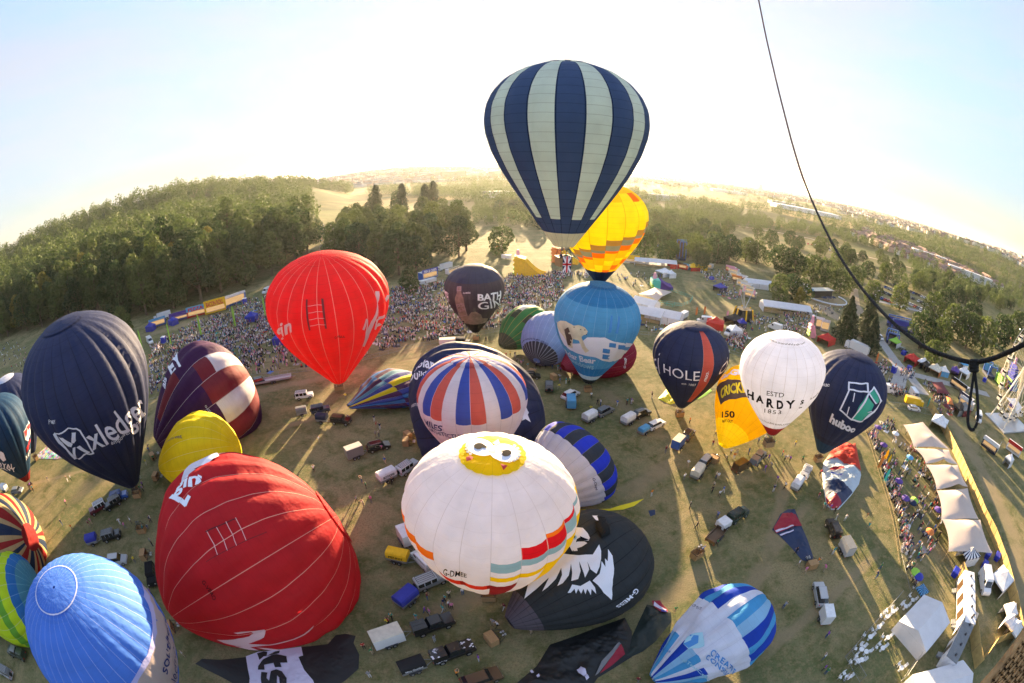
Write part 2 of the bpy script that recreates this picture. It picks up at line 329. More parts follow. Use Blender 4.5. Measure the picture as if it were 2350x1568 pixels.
def strip(name, pts, wd, m, lift=.03):
    P = [G(*p) for p in pts]; Q = []
    for i in range(len(P) - 1):
        for k in range(8): Q.append(P[i].lerp(P[i + 1], k / 8))
    Q.append(P[-1]); mb = MB()
    for i, p in enumerate(Q):
        d = (Q[min(i + 1, len(Q) - 1)] - Q[max(i - 1, 0)]).normalized(); nrm = Vector((-d.y, d.x, 0)) * wd / 2
        for q in (p + nrm, p - nrm): mb.vert(q.x, q.y, tz(q.x, q.y) + lift)
        if i: a = 2 * i; mb.face(a - 2, a - 1, a + 1, a)
    o = mb.build(name, m); o['kind'] = 'structure'
strip('path', [(2012, 768), (2034, 800), (2053, 826), (2082, 857), (2122, 906)], 4.5, 'path_surface')
strip('path', [(2051, 824), (2064, 845), (2067, 862), (2061, 883), (2036, 898)], 5.5, 'path_surface', .045)
strip('path', [(2092, 859), (2162, 877), (2268, 906)], 4.5, 'path_surface', .06)
strip('path', [(1956, 641), (1962, 700), (2012, 768)], 6.0, 'dirt_path', .035)
strip('path', [(1890, 700), (1912, 726), (1955, 745), (2002, 757)], 7.0, 'dirt_path', .05)
strip('road', [(2010, 690), (2100, 712), (2190, 738), (2258, 775)], 5.0, 'path_surface', .05)
strip('road', [(1540, 505), (1700, 520), (1860, 548), (1990, 590), (2100, 618)], 7.0, 'dirt_path', .2)
# ------------------------------------------------------------------ trees
def foliage(name, c1, c2, trans=.35):
    m = bpy.data.materials.new(name); m.use_nodes = True; t = m.node_tree; b = t.nodes['Principled BSDF']; out = t.nodes['Material Output']; l = t.links.new
    oi = nd(t, 'ShaderNodeObjectInfo'); g = nd(t, 'ShaderNodeNewGeometry')
    n = nd(t, 'ShaderNodeTexNoise', Scale=.06, Detail=3.0); l(g.outputs['Position'], n.inputs[0])
    ad = nd(t, 'ShaderNodeMath', operation='ADD'); l(n.outputs[0], ad.inputs[0]); l(oi.outputs['Random'], ad.inputs[1])
    mr = nd(t, 'ShaderNodeMapRange', **({'From Min': .45, 'From Max': 1.5} if name != 'far_leaves' else {'From Min': .36, 'From Max': .66})); l(ad.outputs[0], mr.inputs[0])
    mx = nd(t, 'ShaderNodeMix', data_type='RGBA'); l(mr.outputs[0], mx.inputs[0]); mx.inputs[6].default_value = (*c1, 1); mx.inputs[7].default_value = (*c2, 1)
    n2 = nd(t, 'ShaderNodeTexNoise', Scale=.9, Detail=2.0); l(g.outputs['Position'], n2.inputs[0]); m3 = nd(t, 'ShaderNodeMapRange', **{'From Min': .3, 'From Max': .7, 'To Min': .7, 'To Max': 1.35}); l(n2.outputs[0], m3.inputs[0])
    hs = nd(t, 'ShaderNodeHueSaturation'); l(mx.outputs[2], hs.inputs['Color']); l(m3.outputs[0], hs.inputs['Value'])
    l(hs.outputs[0], b.inputs['Base Color']); b.inputs['Roughness'].default_value = .7; b.inputs['Specular IOR Level'].default_value = .25
    tr = nd(t, 'ShaderNodeBsdfTranslucent'); l(hs.outputs[0], tr.inputs[0]); ms = nd(t, 'ShaderNodeMixShader'); ms.inputs[0].default_value = trans
    l(b.outputs[0], ms.inputs[1]); l(tr.outputs[0], ms.inputs[2]); l(ms.outputs[0], out.inputs[0]); MATS[name] = m
foliage('leaves', (.020, .050, .014), (.098, .130, .032)); foliage('leaves_gold_sunlit', (.16, .15, .025), (.22, .19, .03)); foliage('needles', (.022, .040, .016), (.05, .066, .022), .2)  # gold leaves have low sunlight put into their colour; one yellow green tree shares them
foliage('far_leaves', (.017, .042, .013), (.085, .122, .032), .3)
mat('bark', (.11, .08, .055), .95, noise=.3, nscale=2)
def crown_quads(kind, H, Rc, n, size, rg, z0=None):
    """leaf clumps spread over the lobes of one crown"""
    z0 = H * .16 if z0 is None else z0
    if kind == 'broad':
        K = int(rg.integers(11, 17)); c = []
        for i in range(K):
            a = rg.uniform(0, 2 * np.pi); hh = rg.uniform(.12, .92); w_ = math.sin(math.pi * (.12 + .80 * hh)) ** .6
            rad = Rc * w_ * rg.uniform(.30, .68); c.append((rad * math.cos(a), rad * math.sin(a), z0 + (H - z0) * hh * .86, Rc * rg.uniform(.34, .52) * (1.05 - .35 * hh)))
        c.append((0, 0, z0 + (H - z0) * .5, Rc * .62)); c.append((rg.uniform(-.15, .15) * Rc, 0, H - Rc * .42, Rc * .40)); c = np.array(c)
        wgt = c[:, 3] ** 2; idx = rg.choice(len(c), n, p=wgt / wgt.sum())
        d = rg.normal(size=(n, 3)); d /= np.linalg.norm(d, axis=1)[:, None]; d[:, 2] = np.where(rg.random(n) < .3, np.abs(d[:, 2]), d[:, 2])
        rad = c[idx, 3] * rg.uniform(.80, 1.08, n); p = c[idx, :3] + d * rad[:, None] * np.array([1, 1, .92]); nrm = d
        ins = np.zeros(n, bool)
        for k in range(len(c)): ins |= (np.linalg.norm(p - c[k, :3], axis=1) < c[k, 3] * .72)
        p = p[~ins]; nrm = nrm[~ins]
    else:
        m = n; t = rg.random(m) ** .8; zz = z0 + (H - z0) * t; lay = .72 + .28 * np.abs(np.sin(t * np.pi * (9 if kind == 'cone' else 6)))
        prof = (1 - t) ** .8 if kind == 'cone' else np.sin(np.pi * np.clip(.16 + .80 * t, 0, 1)) ** .55
        a = rg.uniform(0, 2 * np.pi, m); rad = Rc * prof * lay * rg.uniform(.65, 1.1, m) * (1 + .18 * np.sin(a * 5 + t * 23)); p = np.stack([rad * np.cos(a), rad * np.sin(a), zz - .1 * rad], 1)
        nrm = np.stack([np.cos(a), np.sin(a), .5 + 0 * a], 1); nrm /= np.linalg.norm(nrm, axis=1)[:, None]
    p = p[p[:, 2] > .4]; nrm = nrm[:len(p)]; k = len(p)
    nn = nrm + rg.normal(size=(k, 3)) * .55; nn /= np.linalg.norm(nn, axis=1)[:, None]
    e1 = np.cross(nn, rg.normal(size=(k, 3))); e1 /= np.linalg.norm(e1, axis=1)[:, None]; e2 = np.cross(nn, e1)
    s1 = size * rg.uniform(.55, 1.25, (k, 1)); s2 = size * rg.uniform(.4, .9, (k, 1))
    return np.stack([p - e1 * s1, p - e2 * s2, p + e1 * s1 * .8, p + e2 * s2], 1)
def quads_obj(name, q, m, parent=None):
    n = len(q); me = bpy.data.meshes.new(name); me.vertices.add(n * 4); me.vertices.foreach_set('co', q.reshape(-1)); me.loops.add(n * 4); me.loops.foreach_set('vertex_index', np.arange(n * 4))
    me.polygons.add(n); me.polygons.foreach_set('loop_start', np.arange(n) * 4); me.polygons.foreach_set('loop_total', np.full(n, 4)); me.update(calc_edges=True)
    me.materials.append(M_(m)); o = bpy.data.objects.new(name, me); COL.objects.link(o); o.parent = parent; return o
def make_tree(kind, H, Rc, n, seed, leaf='leaves', size=.62, name=None, z0=None):
    rg = np.random.default_rng(seed); t = empty(name or {'broad': 'broadleaf_tree', 'cone': 'conifer_tree', 'column': 'redwood_tree'}[kind], (0, 0, -5000))
    quads_obj('crown', crown_quads(kind, H, Rc, n, size, rg, z0), leaf, t)
    mb = MB(); r0 = .035 * H * .6; mb.tube([(0, 0, -.6), (0.1, 0, H * .25), (-.1, .1, H * .5), (0, 0, H * .82)], [r0 * 1.3, r0, r0 * .7, r0 * .15], 8)
    if kind == 'broad':
        for i in range(7):
            a = i * 2.4 + seed; z = H * (.2 + .07 * i); q = Rc * rg.uniform(.45, .7)
            mb.tube([(0, 0, z), (math.cos(a) * q * .5, math.sin(a) * q * .5, z + q * .45), (math.cos(a) * q, math.sin(a) * q, z + q * .8)], [r0 * .5, r0 * .3, r0 * .08], 6)
    mb.build('trunk', 'bark', t); return t
PROT = [make_tree('broad', 25 + 2 * (i % 3), 8.6 + .7 * (i % 4), 5200, i + 1, size=.66, z0=2.5) for i in range(7)]
PROT_S = [make_tree('broad', 13, 6.6, 3200, 31 + i, size=.5, z0=1.4) for i in range(3)]
PROT_G = [make_tree('broad', 26, 9, 5200, 41, 'leaves_gold_sunlit', z0=3)]
PROT_C = [make_tree('cone', 15, 5.4, 3600, 51 + i, 'needles', .5, z0=1.0) for i in range(2)]
PROT_Q = [make_tree('column', 33, 5.0, 3600, 61 + i, 'needles', .6, z0=2) for i in range(2)]
used = set(); NTREE = 0
def put_tree(pool, x, y, sc=1.0, label=None, group=None, sz=None):
    global NTREE
    p = random.choice(pool)
    if p.name in used: t = copy_tree(p)
    else: t = p; used.add(p.name)
    t.location = (x, y, tz(x, y)); t.rotation_euler = (0, 0, random.uniform(0, 6.28)); s = sc * random.uniform(.94, 1.06); t.scale = (s, s, s * (sz or random.uniform(.94, 1.08)))
    tag(t, label, 'tree', group); NTREE += 1; return t
pts = []; allp = []
def free(x, y, d):
    for (a, b) in allp:
        if (a - x) ** 2 + (b - y) ** 2 < d * d: return False
    return True
# the wooded slope on the left: front ranks tree by tree
cnt = 0
for ring in range(8):
    az = -70.0
    while az < -25.2:
        r = float(np.interp(math.radians(az), AZK, REK)) + 7 + ring * 12.5 + random.uniform(-2.5, 2.5); a = math.radians(az + random.uniform(-.5, .5)); x, y = r * math.sin(a), r * math.cos(a)
        if free(x, y, 9.6) and cnt < 142:
            allp.append((x, y)); cnt += 1
            gold = random.random() < .05 and ring > 0
            put_tree(PROT_G if gold else PROT, x, y, (1.06 if ring else .98) * random.uniform(.84, 1.18), 'tree with golden sunlight painted into its leaves among the green crowns of the wooded slope' if gold else ('tall green tree in the front rank of the wooded slope beside the crowd' if ring == 0 else 'green tree deep among the crowns of the wooded slope'),
                     'trees of the wooded slope with painted golden light' if gold else ('front trees of the wooded slope' if ring == 0 else 'inner trees of the wooded slope'))
        az += math.degrees(14.0 / r)
# the park wood in the middle
MID = [(770, 600), (800, 612), (835, 620), (880, 622), (915, 632), (960, 616), (1000, 606), (1040, 592), (1068, 575), (790, 575), (830, 585), (870, 590), (915, 595), (955, 588), (1000, 578), (1040, 560), (800, 552), (845, 560), (890, 562), (940, 560), (985, 556), (1020, 540), (1060, 548), (820, 535), (870, 538), (920, 536), (970, 533), (850, 520), (910, 516)]
for p in MID:
    g = G(*p); x, y = g.x + random.uniform(-3, 3), g.y + random.uniform(-3, 3); allp.append((x, y))
    put_tree(PROT, x, y, random.uniform(.86, 1.04), 'big green tree massed in the park wood behind the red balloon', 'trees of the park wood')
for i, p in enumerate([(862, 505), (922, 508), (975, 512), (994, 514)]):
    g = at(p[0], p[1] - 75, 380); put_tree(PROT_Q, g.x, g.y, 1.0, ['dark columnar redwood, widest and leftmost of the four above the park wood', 'dark columnar redwood standing alone between its three neighbours above the park wood', 'slim dark redwood, left of the close pair above the park wood', 'slim dark redwood, right of the close pair above the park wood'][i], sz=1.08)
# single trees one can point to
SING = [(885, 640, PROT, .62, 'rounded green tree in front of the park wood, just right of the red balloon'), (955, 628, PROT, .68, 'full green tree at the front edge of the park wood near the food stalls'), (940, 672, PROT_S, .78, 'small dark green tree standing in the crowd edge left of the blue food stall'),
        (1152, 585, PROT_S, 1.25, 'round sunlit tree alone on the open slope behind the bottle balloon'), (290, 790, PROT, .64, 'tall green tree at the wood corner just above the navy balloon'), (1532, 606, PROT_S, 1.15, 'dark round tree between the white stalls and the car field'), (1478, 600, PROT_S, 1.45, 'dark tree half hidden behind the yellow chequered balloon'),
        (1600, 612, PROT_S, 1.35, 'broad sunlit tree beside the tall brown stage screen'), (1645, 606, PROT_S, 1.3, 'dark green tree right of the broad sunlit tree by the screen'), (1672, 602, PROT_S, 1.2, 'green tree in the row above the fair, third from the screen'), (1710, 600, PROT_S, 1.3, 'green tree in the row above the fair, fourth from the screen'), (1735, 606, PROT_S, 1.1, 'pointed dark tree closing the row above the fair'),
        (1790, 640, PROT_S, 1.5, 'spreading tree with golden rim above the food stall row'), (1820, 650, PROT_S, 1.3, 'green tree just right of the spreading golden rimmed tree'), (1862, 655, PROT_S, 1.4, 'tall green tree above the white marquee'), (1890, 662, PROT_S, 1.35, 'dark tree between the marquee and the cup shaped ride'), (1785, 695, PROT_S, 1.0, 'leafy tree behind the left end of the long white marquee'), (1815, 688, PROT_S, 1.0, 'leafy tree behind the middle of the long white marquee'), (1840, 695, PROT_S, .9, 'leafy tree behind the right half of the long white marquee'),
        (1831, 705, PROT_G, .34, 'small yellow green tree at the right corner of the long white marquee'), (1926, 675, PROT_S, 1.1, 'round tree on the near side of the open air bar deck'), (1955, 668, PROT_S, 1.0, 'round tree on the far side of the open air bar deck'), (2000, 700, PROT_S, 1.05, 'dark round tree beside the rope between white vans and the blue stage'), (2063, 712, PROT_S, 1.1, 'dark round tree directly behind the blue stage'), (1920, 620, PROT_S, 1.2, 'tree beside the lane left of the car park'), (1990, 640, PROT_S, 1.1, 'tree at the near corner of the car park'), (2030, 650, PROT_S, 1.1, 'tree in the middle of the car park edge'),
        (1936, 785, PROT_C, 1.15, 'open branched pine, leftmost of the three conifers by the fair path'), (1985, 772, PROT_C, 1.05, 'dense dark conifer in the middle of the three by the fair path'), (1992, 812, PROT_C, .95, 'dark green conifer nearest the navy balloon with the carton emblem'),
        (2108, 800, PROT_S, 1.2, 'broad dark tree behind the black climbing frame, under the rope'), (2150, 812, PROT_S, 1.25, 'dark tree right of the climbing frame, under the rope'), (2135, 842, PROT_S, .8, 'small tree below the rope knot on dry ground'), (2180, 778, PROT_S, 1.3, 'dark tree on the bank above the rope, right of the blue stage'), (2215, 800, PROT_S, 1.4, 'dark tree just above the rope knot'), (2250, 815, PROT_S, 1.5, 'broad tree above the carnival rides, left of the big wheel'), (2290, 800, PROT_S, 1.5, 'tall tree behind the big wheel'), (2325, 790, PROT_S, 1.5, 'tree at the picture edge behind the big wheel'), (2225, 755, PROT_S, 1.3, 'crown on the bank above the parked caravans'), (2135, 745, PROT_S, 1.3, 'leafy tree between the car park road and the blue stage'), (2165, 720, PROT_S, 1.3, 'leafy tree at the end of the car park road'), (2325, 1512, PROT_S, .42, 'small yellow green bush in the corner between hoarding and our basket')]
for x, y, pool, sc, lb in SING:
    g = G(x, y); allp.append((g.x, g.y)); put_tree(pool, g.x, g.y, sc, lb)
# loose trees over the right-hand park
tries = 0; n0 = NTREE
while NTREE - n0 < 84 and tries < 4000:
    tries += 1; px, py = random.uniform(1120, 2345), random.uniform(470, 760)
    lim = 505 + max(0, px - 1450) * .17; lo = 585 + max(0, px - 1500) * .13
    if not (lim - 30 < py < lo + 25): continue
    g = G(px, py)
    if g.z < 0 or math.hypot(g.x, g.y) > 700: continue
    if not free(g.x, g.y, 9): continue
    if px < 1500 and py > 560: continue
    if math.sin(g.x * .021) + math.sin(g.y * .017 + g.x * .01) < -.15: continue
    allp.append((g.x, g.y)); put_tree(PROT_S, g.x, g.y, random.uniform(.75, 1.15), 'green parkland tree in the hazy belts between the fair and the town', 'trees of the parkland belts')
# woods that read as one mass
def mass(name, P, label, hmin=14, hmax=22, leaf='far_leaves', nq=90):
    rg = np.random.default_rng(5); bank = [(crown_quads('broad', 21, 9.0, nq * 3, 1.1, rg, 1.0)) for _ in range(10)]; out = []
    for (x, y, big) in P:
        b = bank[int(rg.integers(10))]; s = rg.uniform(hmin, hmax) / 20 * big; a = rg.uniform(0, 6.28); c, q = math.cos(a) * s, math.sin(a) * s
        if math.hypot(x, y) > 1500: b = b[::3]
        X = b[..., 0] * c - b[..., 1] * q; Y = b[..., 0] * q + b[..., 1] * c; out.append(np.stack([X + x, Y + y, b[..., 2] * s + tz(x, y)], -1))
    o = quads_obj(name, np.concatenate(out), leaf); tag(o, label, 'woodland', kind='stuff')
P = []
for _ in range(5200):
    a = R(random.uniform(-76, -25)); re = float(np.interp(a, AZK, REK)); r = re + 95 + 900 * random.random() ** 1.15; P.append((r * math.sin(a), r * math.cos(a), random.choice((.7, .85, 1, 1.2, 1.35))))
P = P[:2700]
for _ in range(420):
    a = R(random.uniform(-40, -20)); r = random.uniform(1000, 1700); P.append((r * math.sin(a), r * math.cos(a), 1.4))
mass('hill_forest', P, 'dense green wood covering the hill beyond the crowd field')
P = []; tries = 0
while len(P) < 1150 and tries < 26000:
    tries += 1; px, py = random.uniform(1090, 2349), random.uniform(455, 770); lim = 468 + max(0, px - 1500) * .14; lo = 560 + max(0, px - 1450) * .17
    if not (lim < py < lo): continue
    g = G(px, py)
    if g.z < -1 or math.hypot(g.x, g.y) > 820 or not free(g.x, g.y, 6.5): continue
    if math.sin(g.x * .013 + 1) + math.sin(g.y * .019 - g.x * .006) < -.55 or (px < 1300 and py > 520): continue
    if 1985 < px < 2240 and 640 + (px - 1985) * .32 < py + 0 < 760: continue
    allp.append((g.x, g.y)); P.append((g.x, g.y, random.uniform(.48, .74)))
mass('park_belts', P, 'close belts of parkland trees between the fair and the golden field', 12, 18, nq=150)
P = []
for _ in range(12000):
    a = R(random.uniform(-21, 70)); r = 430 + 3400 * random.random() ** 1.5; x, y = r * math.sin(a), r * math.cos(a)
    belt = math.sin(x * .0068 + 1.3) + math.sin(y * .0092 + x * .003) + .7 * math.sin(x * .021 + y * .013)
    if belt > .12 and not (R(8) < a < R(14) and r < 900): (r < 1500 or random.random() < .4) and P.append((x, y, .9 + r / 3200))
P = P[:3600]
mass('far_woods', P, 'hazy belts of distant trees across the valley', 11, 17, nq=60)
FIT = {"xledger": [-69.993, 43.266, 2.5, 0.008, -0.102, 32.866, 13.293], "navyleft": [-116.178, 41.5, 2.5, 0.041, -0.006, 19.838, 8.716], "navy": [-105.818, 32.278, 2.5, -0.025, -0.026, 20.074, 8.557], "purple": [-72.649, 56.372, 2.5, 0.507, 0.174, 27.026, 12.193, 1.102, 0.867], "regent": [-65.702, 49.233, 2.5, 1.254, 0.185, 18.835, 7.824, 1.006, 0.858], "bigred": [-42.295, 20.538, 2.5, 0.864, 0.244, 27.976, 10.327, 1.496, 0.77], "lime": [-83.84, -4.111, 2.5, 0.744, 0.091, 19.966, 8.911, 0.732, 1.178], "union": [-98.33, 7.84, 2.5, 1.08, 0.16, 22.09, 8.68, 1.0, 1.0], "southern": [-37.618, 7.576, 2.5, 0.061, -0.019, 21.471, 8.603], "virgin": [-39.83, 88.733, 2.5, 0.05, -0.121, 30.027, 13.347], "bathgin": [-10.228, 119.794, 2.5, 0.005, -0.015, 19.121, 8.219], "striped": [6.546, 56.794, 37.994, 0.009, 0.007, 23.566, 10.086], "patch": [19.041, 95.101, 23.642, -0.016, -0.061, 21.5, 9.585], "polar": [16.891, 88.945, 2.5, 0.058, -0.024, 22.332, 9.07], "green": [-2.778, 108.84, 2.5, 0.865, 0.381, 15.884, 6.995, 0.72, 0.803], "wings": [5.903, 100.028, 2.5, 0.466, 0.42, 15.371, 6.882, 0.915, 0.607], "maroon": [11.922, 96.167, 2.5, 1.117, 0.136, 19.47, 8.464, 0.655, 0.861], "cjhole": [34.848, 77.102, 2.5, -0.002, -0.034, 17.894, 7.734], "cricket": [38.233, 62.01, 2.5, 0.95, 0.697, 15.968, 7.1, 1.129, 0.94], "hardys": [41.496, 52.622, 11.0, -0.08, 0.056, 16.469, 7.079], "huboo": [59.208, 56.719, 2.5, 0.107, -0.007, 20.166, 8.481], "miles": [-5.744, 58.776, 2.5, -0.011, 0.008, 19.162, 8.106], "owl": [-2.855, 33.979, 2.5, 0.052, -0.005, 20.878, 8.791], "solar": [-17.092, 68.281, 2.5, 1.453, 0.185, 23.386, 10.768, 1.389, 0.417], "cihn": [0.177, 48.184, 2.5, 0.956, 0.299, 16.122, 7.697, 0.857, 1.375], "eagle": [-0.283, 28.658, 2.5, 0.999, 0.204, 19.188, 7.161, 0.942, 0.886], "creative": [14.55, 19.487, 2.5, 1.197, 0.267, 15.396, 5.3, 0.85, 0.893], "hsfan": [52.238, 41.025, 2.5, 0.543, 0.42, 10.749, 4.147, 0.42, 0.91], "rumple": [-33.193, 76.79, 2.5, 0.681, -0.039, 18.795, 8.147, 0.359, 1.141]}
# ------------------------------------------------------------------ balloon envelopes
PT = np.array([(0, .13), (.05, .215), (.1, .30), (.2, .47), (.3, .635), (.4, .785), (.5, .905), (.6, .98), (.66, 1.0), (.74, .985), (.82, .905), (.89, .77), (.94, .61), (.975, .42), (.993, .22), (1, 0)])
_s = np.linspace(0, 1, 400); _r = np.interp(_s, PT[:, 0], PT[:, 1]); _k = np.ones(13) / 13; _rp = np.convolve(np.pad(_r, 6, mode='edge'), _k, 'valid'); _wt = sms(.0, .06, _s) * (1 - sms(.93, .985, _s)); _r = _r * (1 - _wt) + _rp * _wt
def prof(t): return np.interp(t, _s, _r)
class Env:
    def __init__(s, key, N, bulge=.035, wr=0.0, seed=1):
        p = FIT[key]; s.N, s.bulge, s.wr = N, bulge, wr; s.lie = len(p) > 7; x, y, z, a, b, s.L, s.R = p[:7]; s.q, s.g = (p[7], p[8]) if s.lie else (1., 1.)
        ax = np.array([a, b, 1.]) if not s.lie else np.array([np.sin(a) * np.cos(b), np.cos(a) * np.cos(b), np.sin(b)]); ax /= np.linalg.norm(ax)
        ref = np.array([0, 0, 1.]) if abs(ax[2]) < .9 else np.array([0, 1., 0]); e1 = np.cross(ax, ref); e1 /= np.linalg.norm(e1)
        s.ax, s.e1, s.e2, s.o = ax, e1, np.cross(ax, e1), np.array([x, y, z]); rg = np.random.default_rng(seed); s.ph = rg.uniform(0, 6.28, 12); s.key = key
        P = np.linspace(0, 2 * np.pi, 97); T = np.linspace(0, 1, 61); V = s.S(P[None, :], T[:, None], plain=True); s.P, s.T = P, T
        f = [(i * 97 + j, i * 97 + j + 1, (i + 1) * 97 + j + 1, (i + 1) * 97 + j) for i in range(60) for j in range(96)]
        s.bvh = BVHTree.FromPolygons([tuple(v) for v in V.reshape(-1, 3)], f)
        s.top = V[-1, 0]; s.mid = V[36].mean(0)
    def S(s, phi, t, off=0.0, plain=False):
        phi, t = np.broadcast_arrays(np.asarray(phi, float), np.asarray(t, float)); tt = np.clip(t, 0, 1); r = prof(tt ** s.g) * s.R
        if not plain:
            fade = 1 - .75 * sms(.9, 1, tt); r = r * (1 + s.bulge * fade * (np.abs(np.sin(s.N * phi / 2)) ** .75 - .55))
            if s.wr:
                h = s.ph; n = np.sin(phi * 9 + h[0] + 7 * tt) * .5 + np.sin(phi * 17 - 11 * tt + h[1]) * .35 + np.sin(phi * 5 + 23 * tt + h[2]) * .3 + np.sin(phi * 31 + 5 * tt + h[3]) * .2 + np.sin(phi * 3 + 41 * tt + h[4]) * .12
                r = r + s.wr * n * np.minimum(1, r / s.R * 1.5)
        r = r + off
        W = s.o + (t[..., None] * (s.L + off)) * s.ax + r[..., None] * (np.cos(phi)[..., None] * s.e1 + np.sin(phi)[..., None] * s.e2 * s.q)
        if s.lie: W[..., 2] = np.maximum(W[..., 2], .05 + off * .3)
        return W
    def pick(s, x, y):
        cx, cy = proj(s.mid)
        for k in range(40):
            f = k * .02; d = ray(x + (cx - x) * f, y + (cy - y) * f); h = s.bvh.ray_cast(EYE, d)
            if h[0] is not None: break
        else: return 0., .5
        i, j = divmod(h[2], 96); p, t = (s.P[j] + s.P[j + 1]) / 2, (s.T[i] + s.T[i + 1]) / 2; tg = np.array(h[0])
        for _ in range(5):
            b = s.S(p, t, plain=True); e = 1e-3; dp = (s.S(p + e, t, plain=True) - b) / e; dt = (s.S(p, t + e, plain=True) - b) / e
            A = np.stack([dp, dt], 1); q = np.linalg.lstsq(A, tg - b, rcond=None)[0]; p += float(np.clip(q[0], -.06, .06)); t += float(np.clip(q[1], -.02, .02))
        return p, min(max(t, 0.), .999)
    def gore(s, *xy): return int(math.floor((s.pick(*xy)[0] % (2 * math.pi)) / (2 * math.pi) * s.N))
    def tt(s, *xy): return s.pick(*xy)[1]
def nrm2(p): return p % (2 * math.pi)
TR = lambda M: np.concatenate([np.linspace(0, .86, M - 18, endpoint=False), .86 + .14 * (1 - (1 - np.linspace(0, 1, 19)) ** 2.2)])
def patch(E, root, name, t0, t1, col, sub=4, M=46, off=0.0, scallop=0.0):
    T = TR(M); T = T[(T > t0) & (T < t1)]; T = np.concatenate([[t0], T, [t1]]); n = E.N * sub; P = np.linspace(0, 2 * np.pi, n, endpoint=False)
    W = E.S(P[None, :], T[:, None], off)
    if scallop: W[0] += (np.abs(np.sin(E.N * P / 2))[:, None] * scallop - scallop * .5) * (W[0] - W[1]) / np.maximum(np.linalg.norm(W[0] - W[1], axis=1)[:, None], 1e-6)
    W = W.reshape(-1, 3) - np.array(root.location); mats = []; mi = []; f = []; uv = []
    rows = E.L / 1.05
    for i in range(len(T) - 1):
        for k in range(n):
            k2 = (k + 1) % n; f.append((i * n + k, i * n + k2, (i + 1) * n + k2, (i + 1) * n + k)); c = col((k // sub), (T[i] + T[i + 1]) / 2, P[k] + math.pi / n) if callable(col) else col
            if c not in mats: mats.append(c)
            mi.append(mats.index(c)); u0, u1 = k / sub, (k + 1) / sub; uv += [(u0, T[i] * rows), (u1, T[i] * rows), (u1, T[i + 1] * rows), (u0, T[i + 1] * rows)]
    me = bpy.data.meshes.new(name); me.from_pydata(W.tolist(), [], f); ul = me.uv_layers.new(name='UVMap'); ul.data.foreach_set('uv', np.array(uv).reshape(-1))
    for c in mats: me.materials.append(MATS[c])
    me.polygons.foreach_set('material_index', mi); me.polygons.foreach_set('use_smooth', [True] * len(f)); me.update()
    o = bpy.data.objects.new(name, me); COL.objects.link(o); o.parent = root; return o
def text_mesh(s, shear=0.0, bold=0.0, sp=1.0):
    c = bpy.data.curves.new('t', 'FONT'); c.body = s; c.shear = shear; c.offset = bold; c.resolution_u = 3; c.space_character = sp; c.fill_mode = 'FRONT' if False else 'FRONT'
    o = bpy.data.objects.new('t', c); me = bpy.data.meshes.new_from_object(o); V = np.array([v.co[:2] for v in me.vertices]); F = [tuple(p.vertices) for p in me.polygons]
    bpy.data.objects.remove(o); bpy.data.curves.remove(c); bpy.data.meshes.remove(me)
    lo, hi = V.min(0), V.max(0); return (V - lo) / (hi - lo), F
def stroke(pts, wd, closed=False):
    out = []; P = [Vector(p).to_2d() if len(p) == 2 else Vector(p[:2]) for p in pts]
    if closed: P = P + [P[0]]
    for a, b in zip(P[:-1], P[1:]):
        d = (b - a)
        if d.length < 1e-6: continue
        d.normalize(); n = Vector((-d.y, d.x)) * wd / 2; e = d * wd * .3; out.append([tuple(a - e + n), tuple(a - e - n), tuple(b + e - n), tuple(b + e + n)])
    return out
def poly_mesh(polys):
    V, F, Lz = [], [], []
    for k, p in enumerate(polys):
        b = len(V); V += [tuple(q) for q in p]; Lz += [k] * len(p)
        for t in tessellate_polygon([[Vector((q[0], q[1], 0)) for q in p]]): F.append(tuple(b + i for i in t))
    return np.array(V, float), F, Lz
def lay(E, root, name, PHT, F, m, layers=None, off=.06, step=.9, label=None):
    """put a flat figure, given as (phi, t) vertices, on the cloth as a thin appliqué that follows it"""
    bm = bmesh.new(); lz = bm.verts.layers.float.new('lz'); vs = []
    for i, (p, t) in enumerate(PHT): v = bm.verts.new((p, t, 0)); v[lz] = (layers[i] if layers else 0); vs.append(v)
    for f in F:
        try: bm.faces.new([vs[i] for i in f])
        except ValueError: pass
    bmesh.ops.triangulate(bm, faces=bm.faces[:])
    for _ in range(6):
        ed = [e for e in bm.edges if math.hypot((e.verts[0].co.x - e.verts[1].co.x) * E.R * .9, (e.verts[0].co.y - e.verts[1].co.y) * E.L) > step]
        if not ed or len(bm.verts) > 9000: break
        bmesh.ops.subdivide_edges(bm, edges=ed, cuts=1); bmesh.ops.triangulate(bm, faces=[f for f in bm.faces if len(f.verts) > 3])
    co = np.array([v.co[:2] for v in bm.verts]); lv = np.array([v[lz] for v in bm.verts]); W = np.concatenate([E.S(co[i:i + 1, 0], co[i:i + 1, 1], off + .012 * lv[i] % .3) for i in range(len(co))]) - np.array(root.location)
    for v, w_ in zip(bm.verts, W): v.co = w_
    me = bpy.data.meshes.new(name); bm.to_mesh(me); bm.free(); me.materials.append(M_(m)); me.polygons.foreach_set('use_smooth', [True] * len(me.polygons))
    o = bpy.data.objects.new(name, me); COL.objects.link(o); o.parent = root
    if label: o['label'] = label
    return o
def unwrap(c): return [(c[0][0] + (p - c[0][0] + math.pi) % (2 * math.pi) - math.pi, t) for p, t in c]
def quad_fig(E, root, name, corners, V, F, m, layers=None, **k):
    c = np.array(unwrap([E.pick(*q) for q in corners])); u, v = V[:, :1], V[:, 1:2]
    return lay(E, root, name, (c[0] * (1 - u) * (1 - v) + c[1] * u * (1 - v) + c[2] * u * v + c[3] * (1 - u) * v).tolist(), F, m, layers, **k)
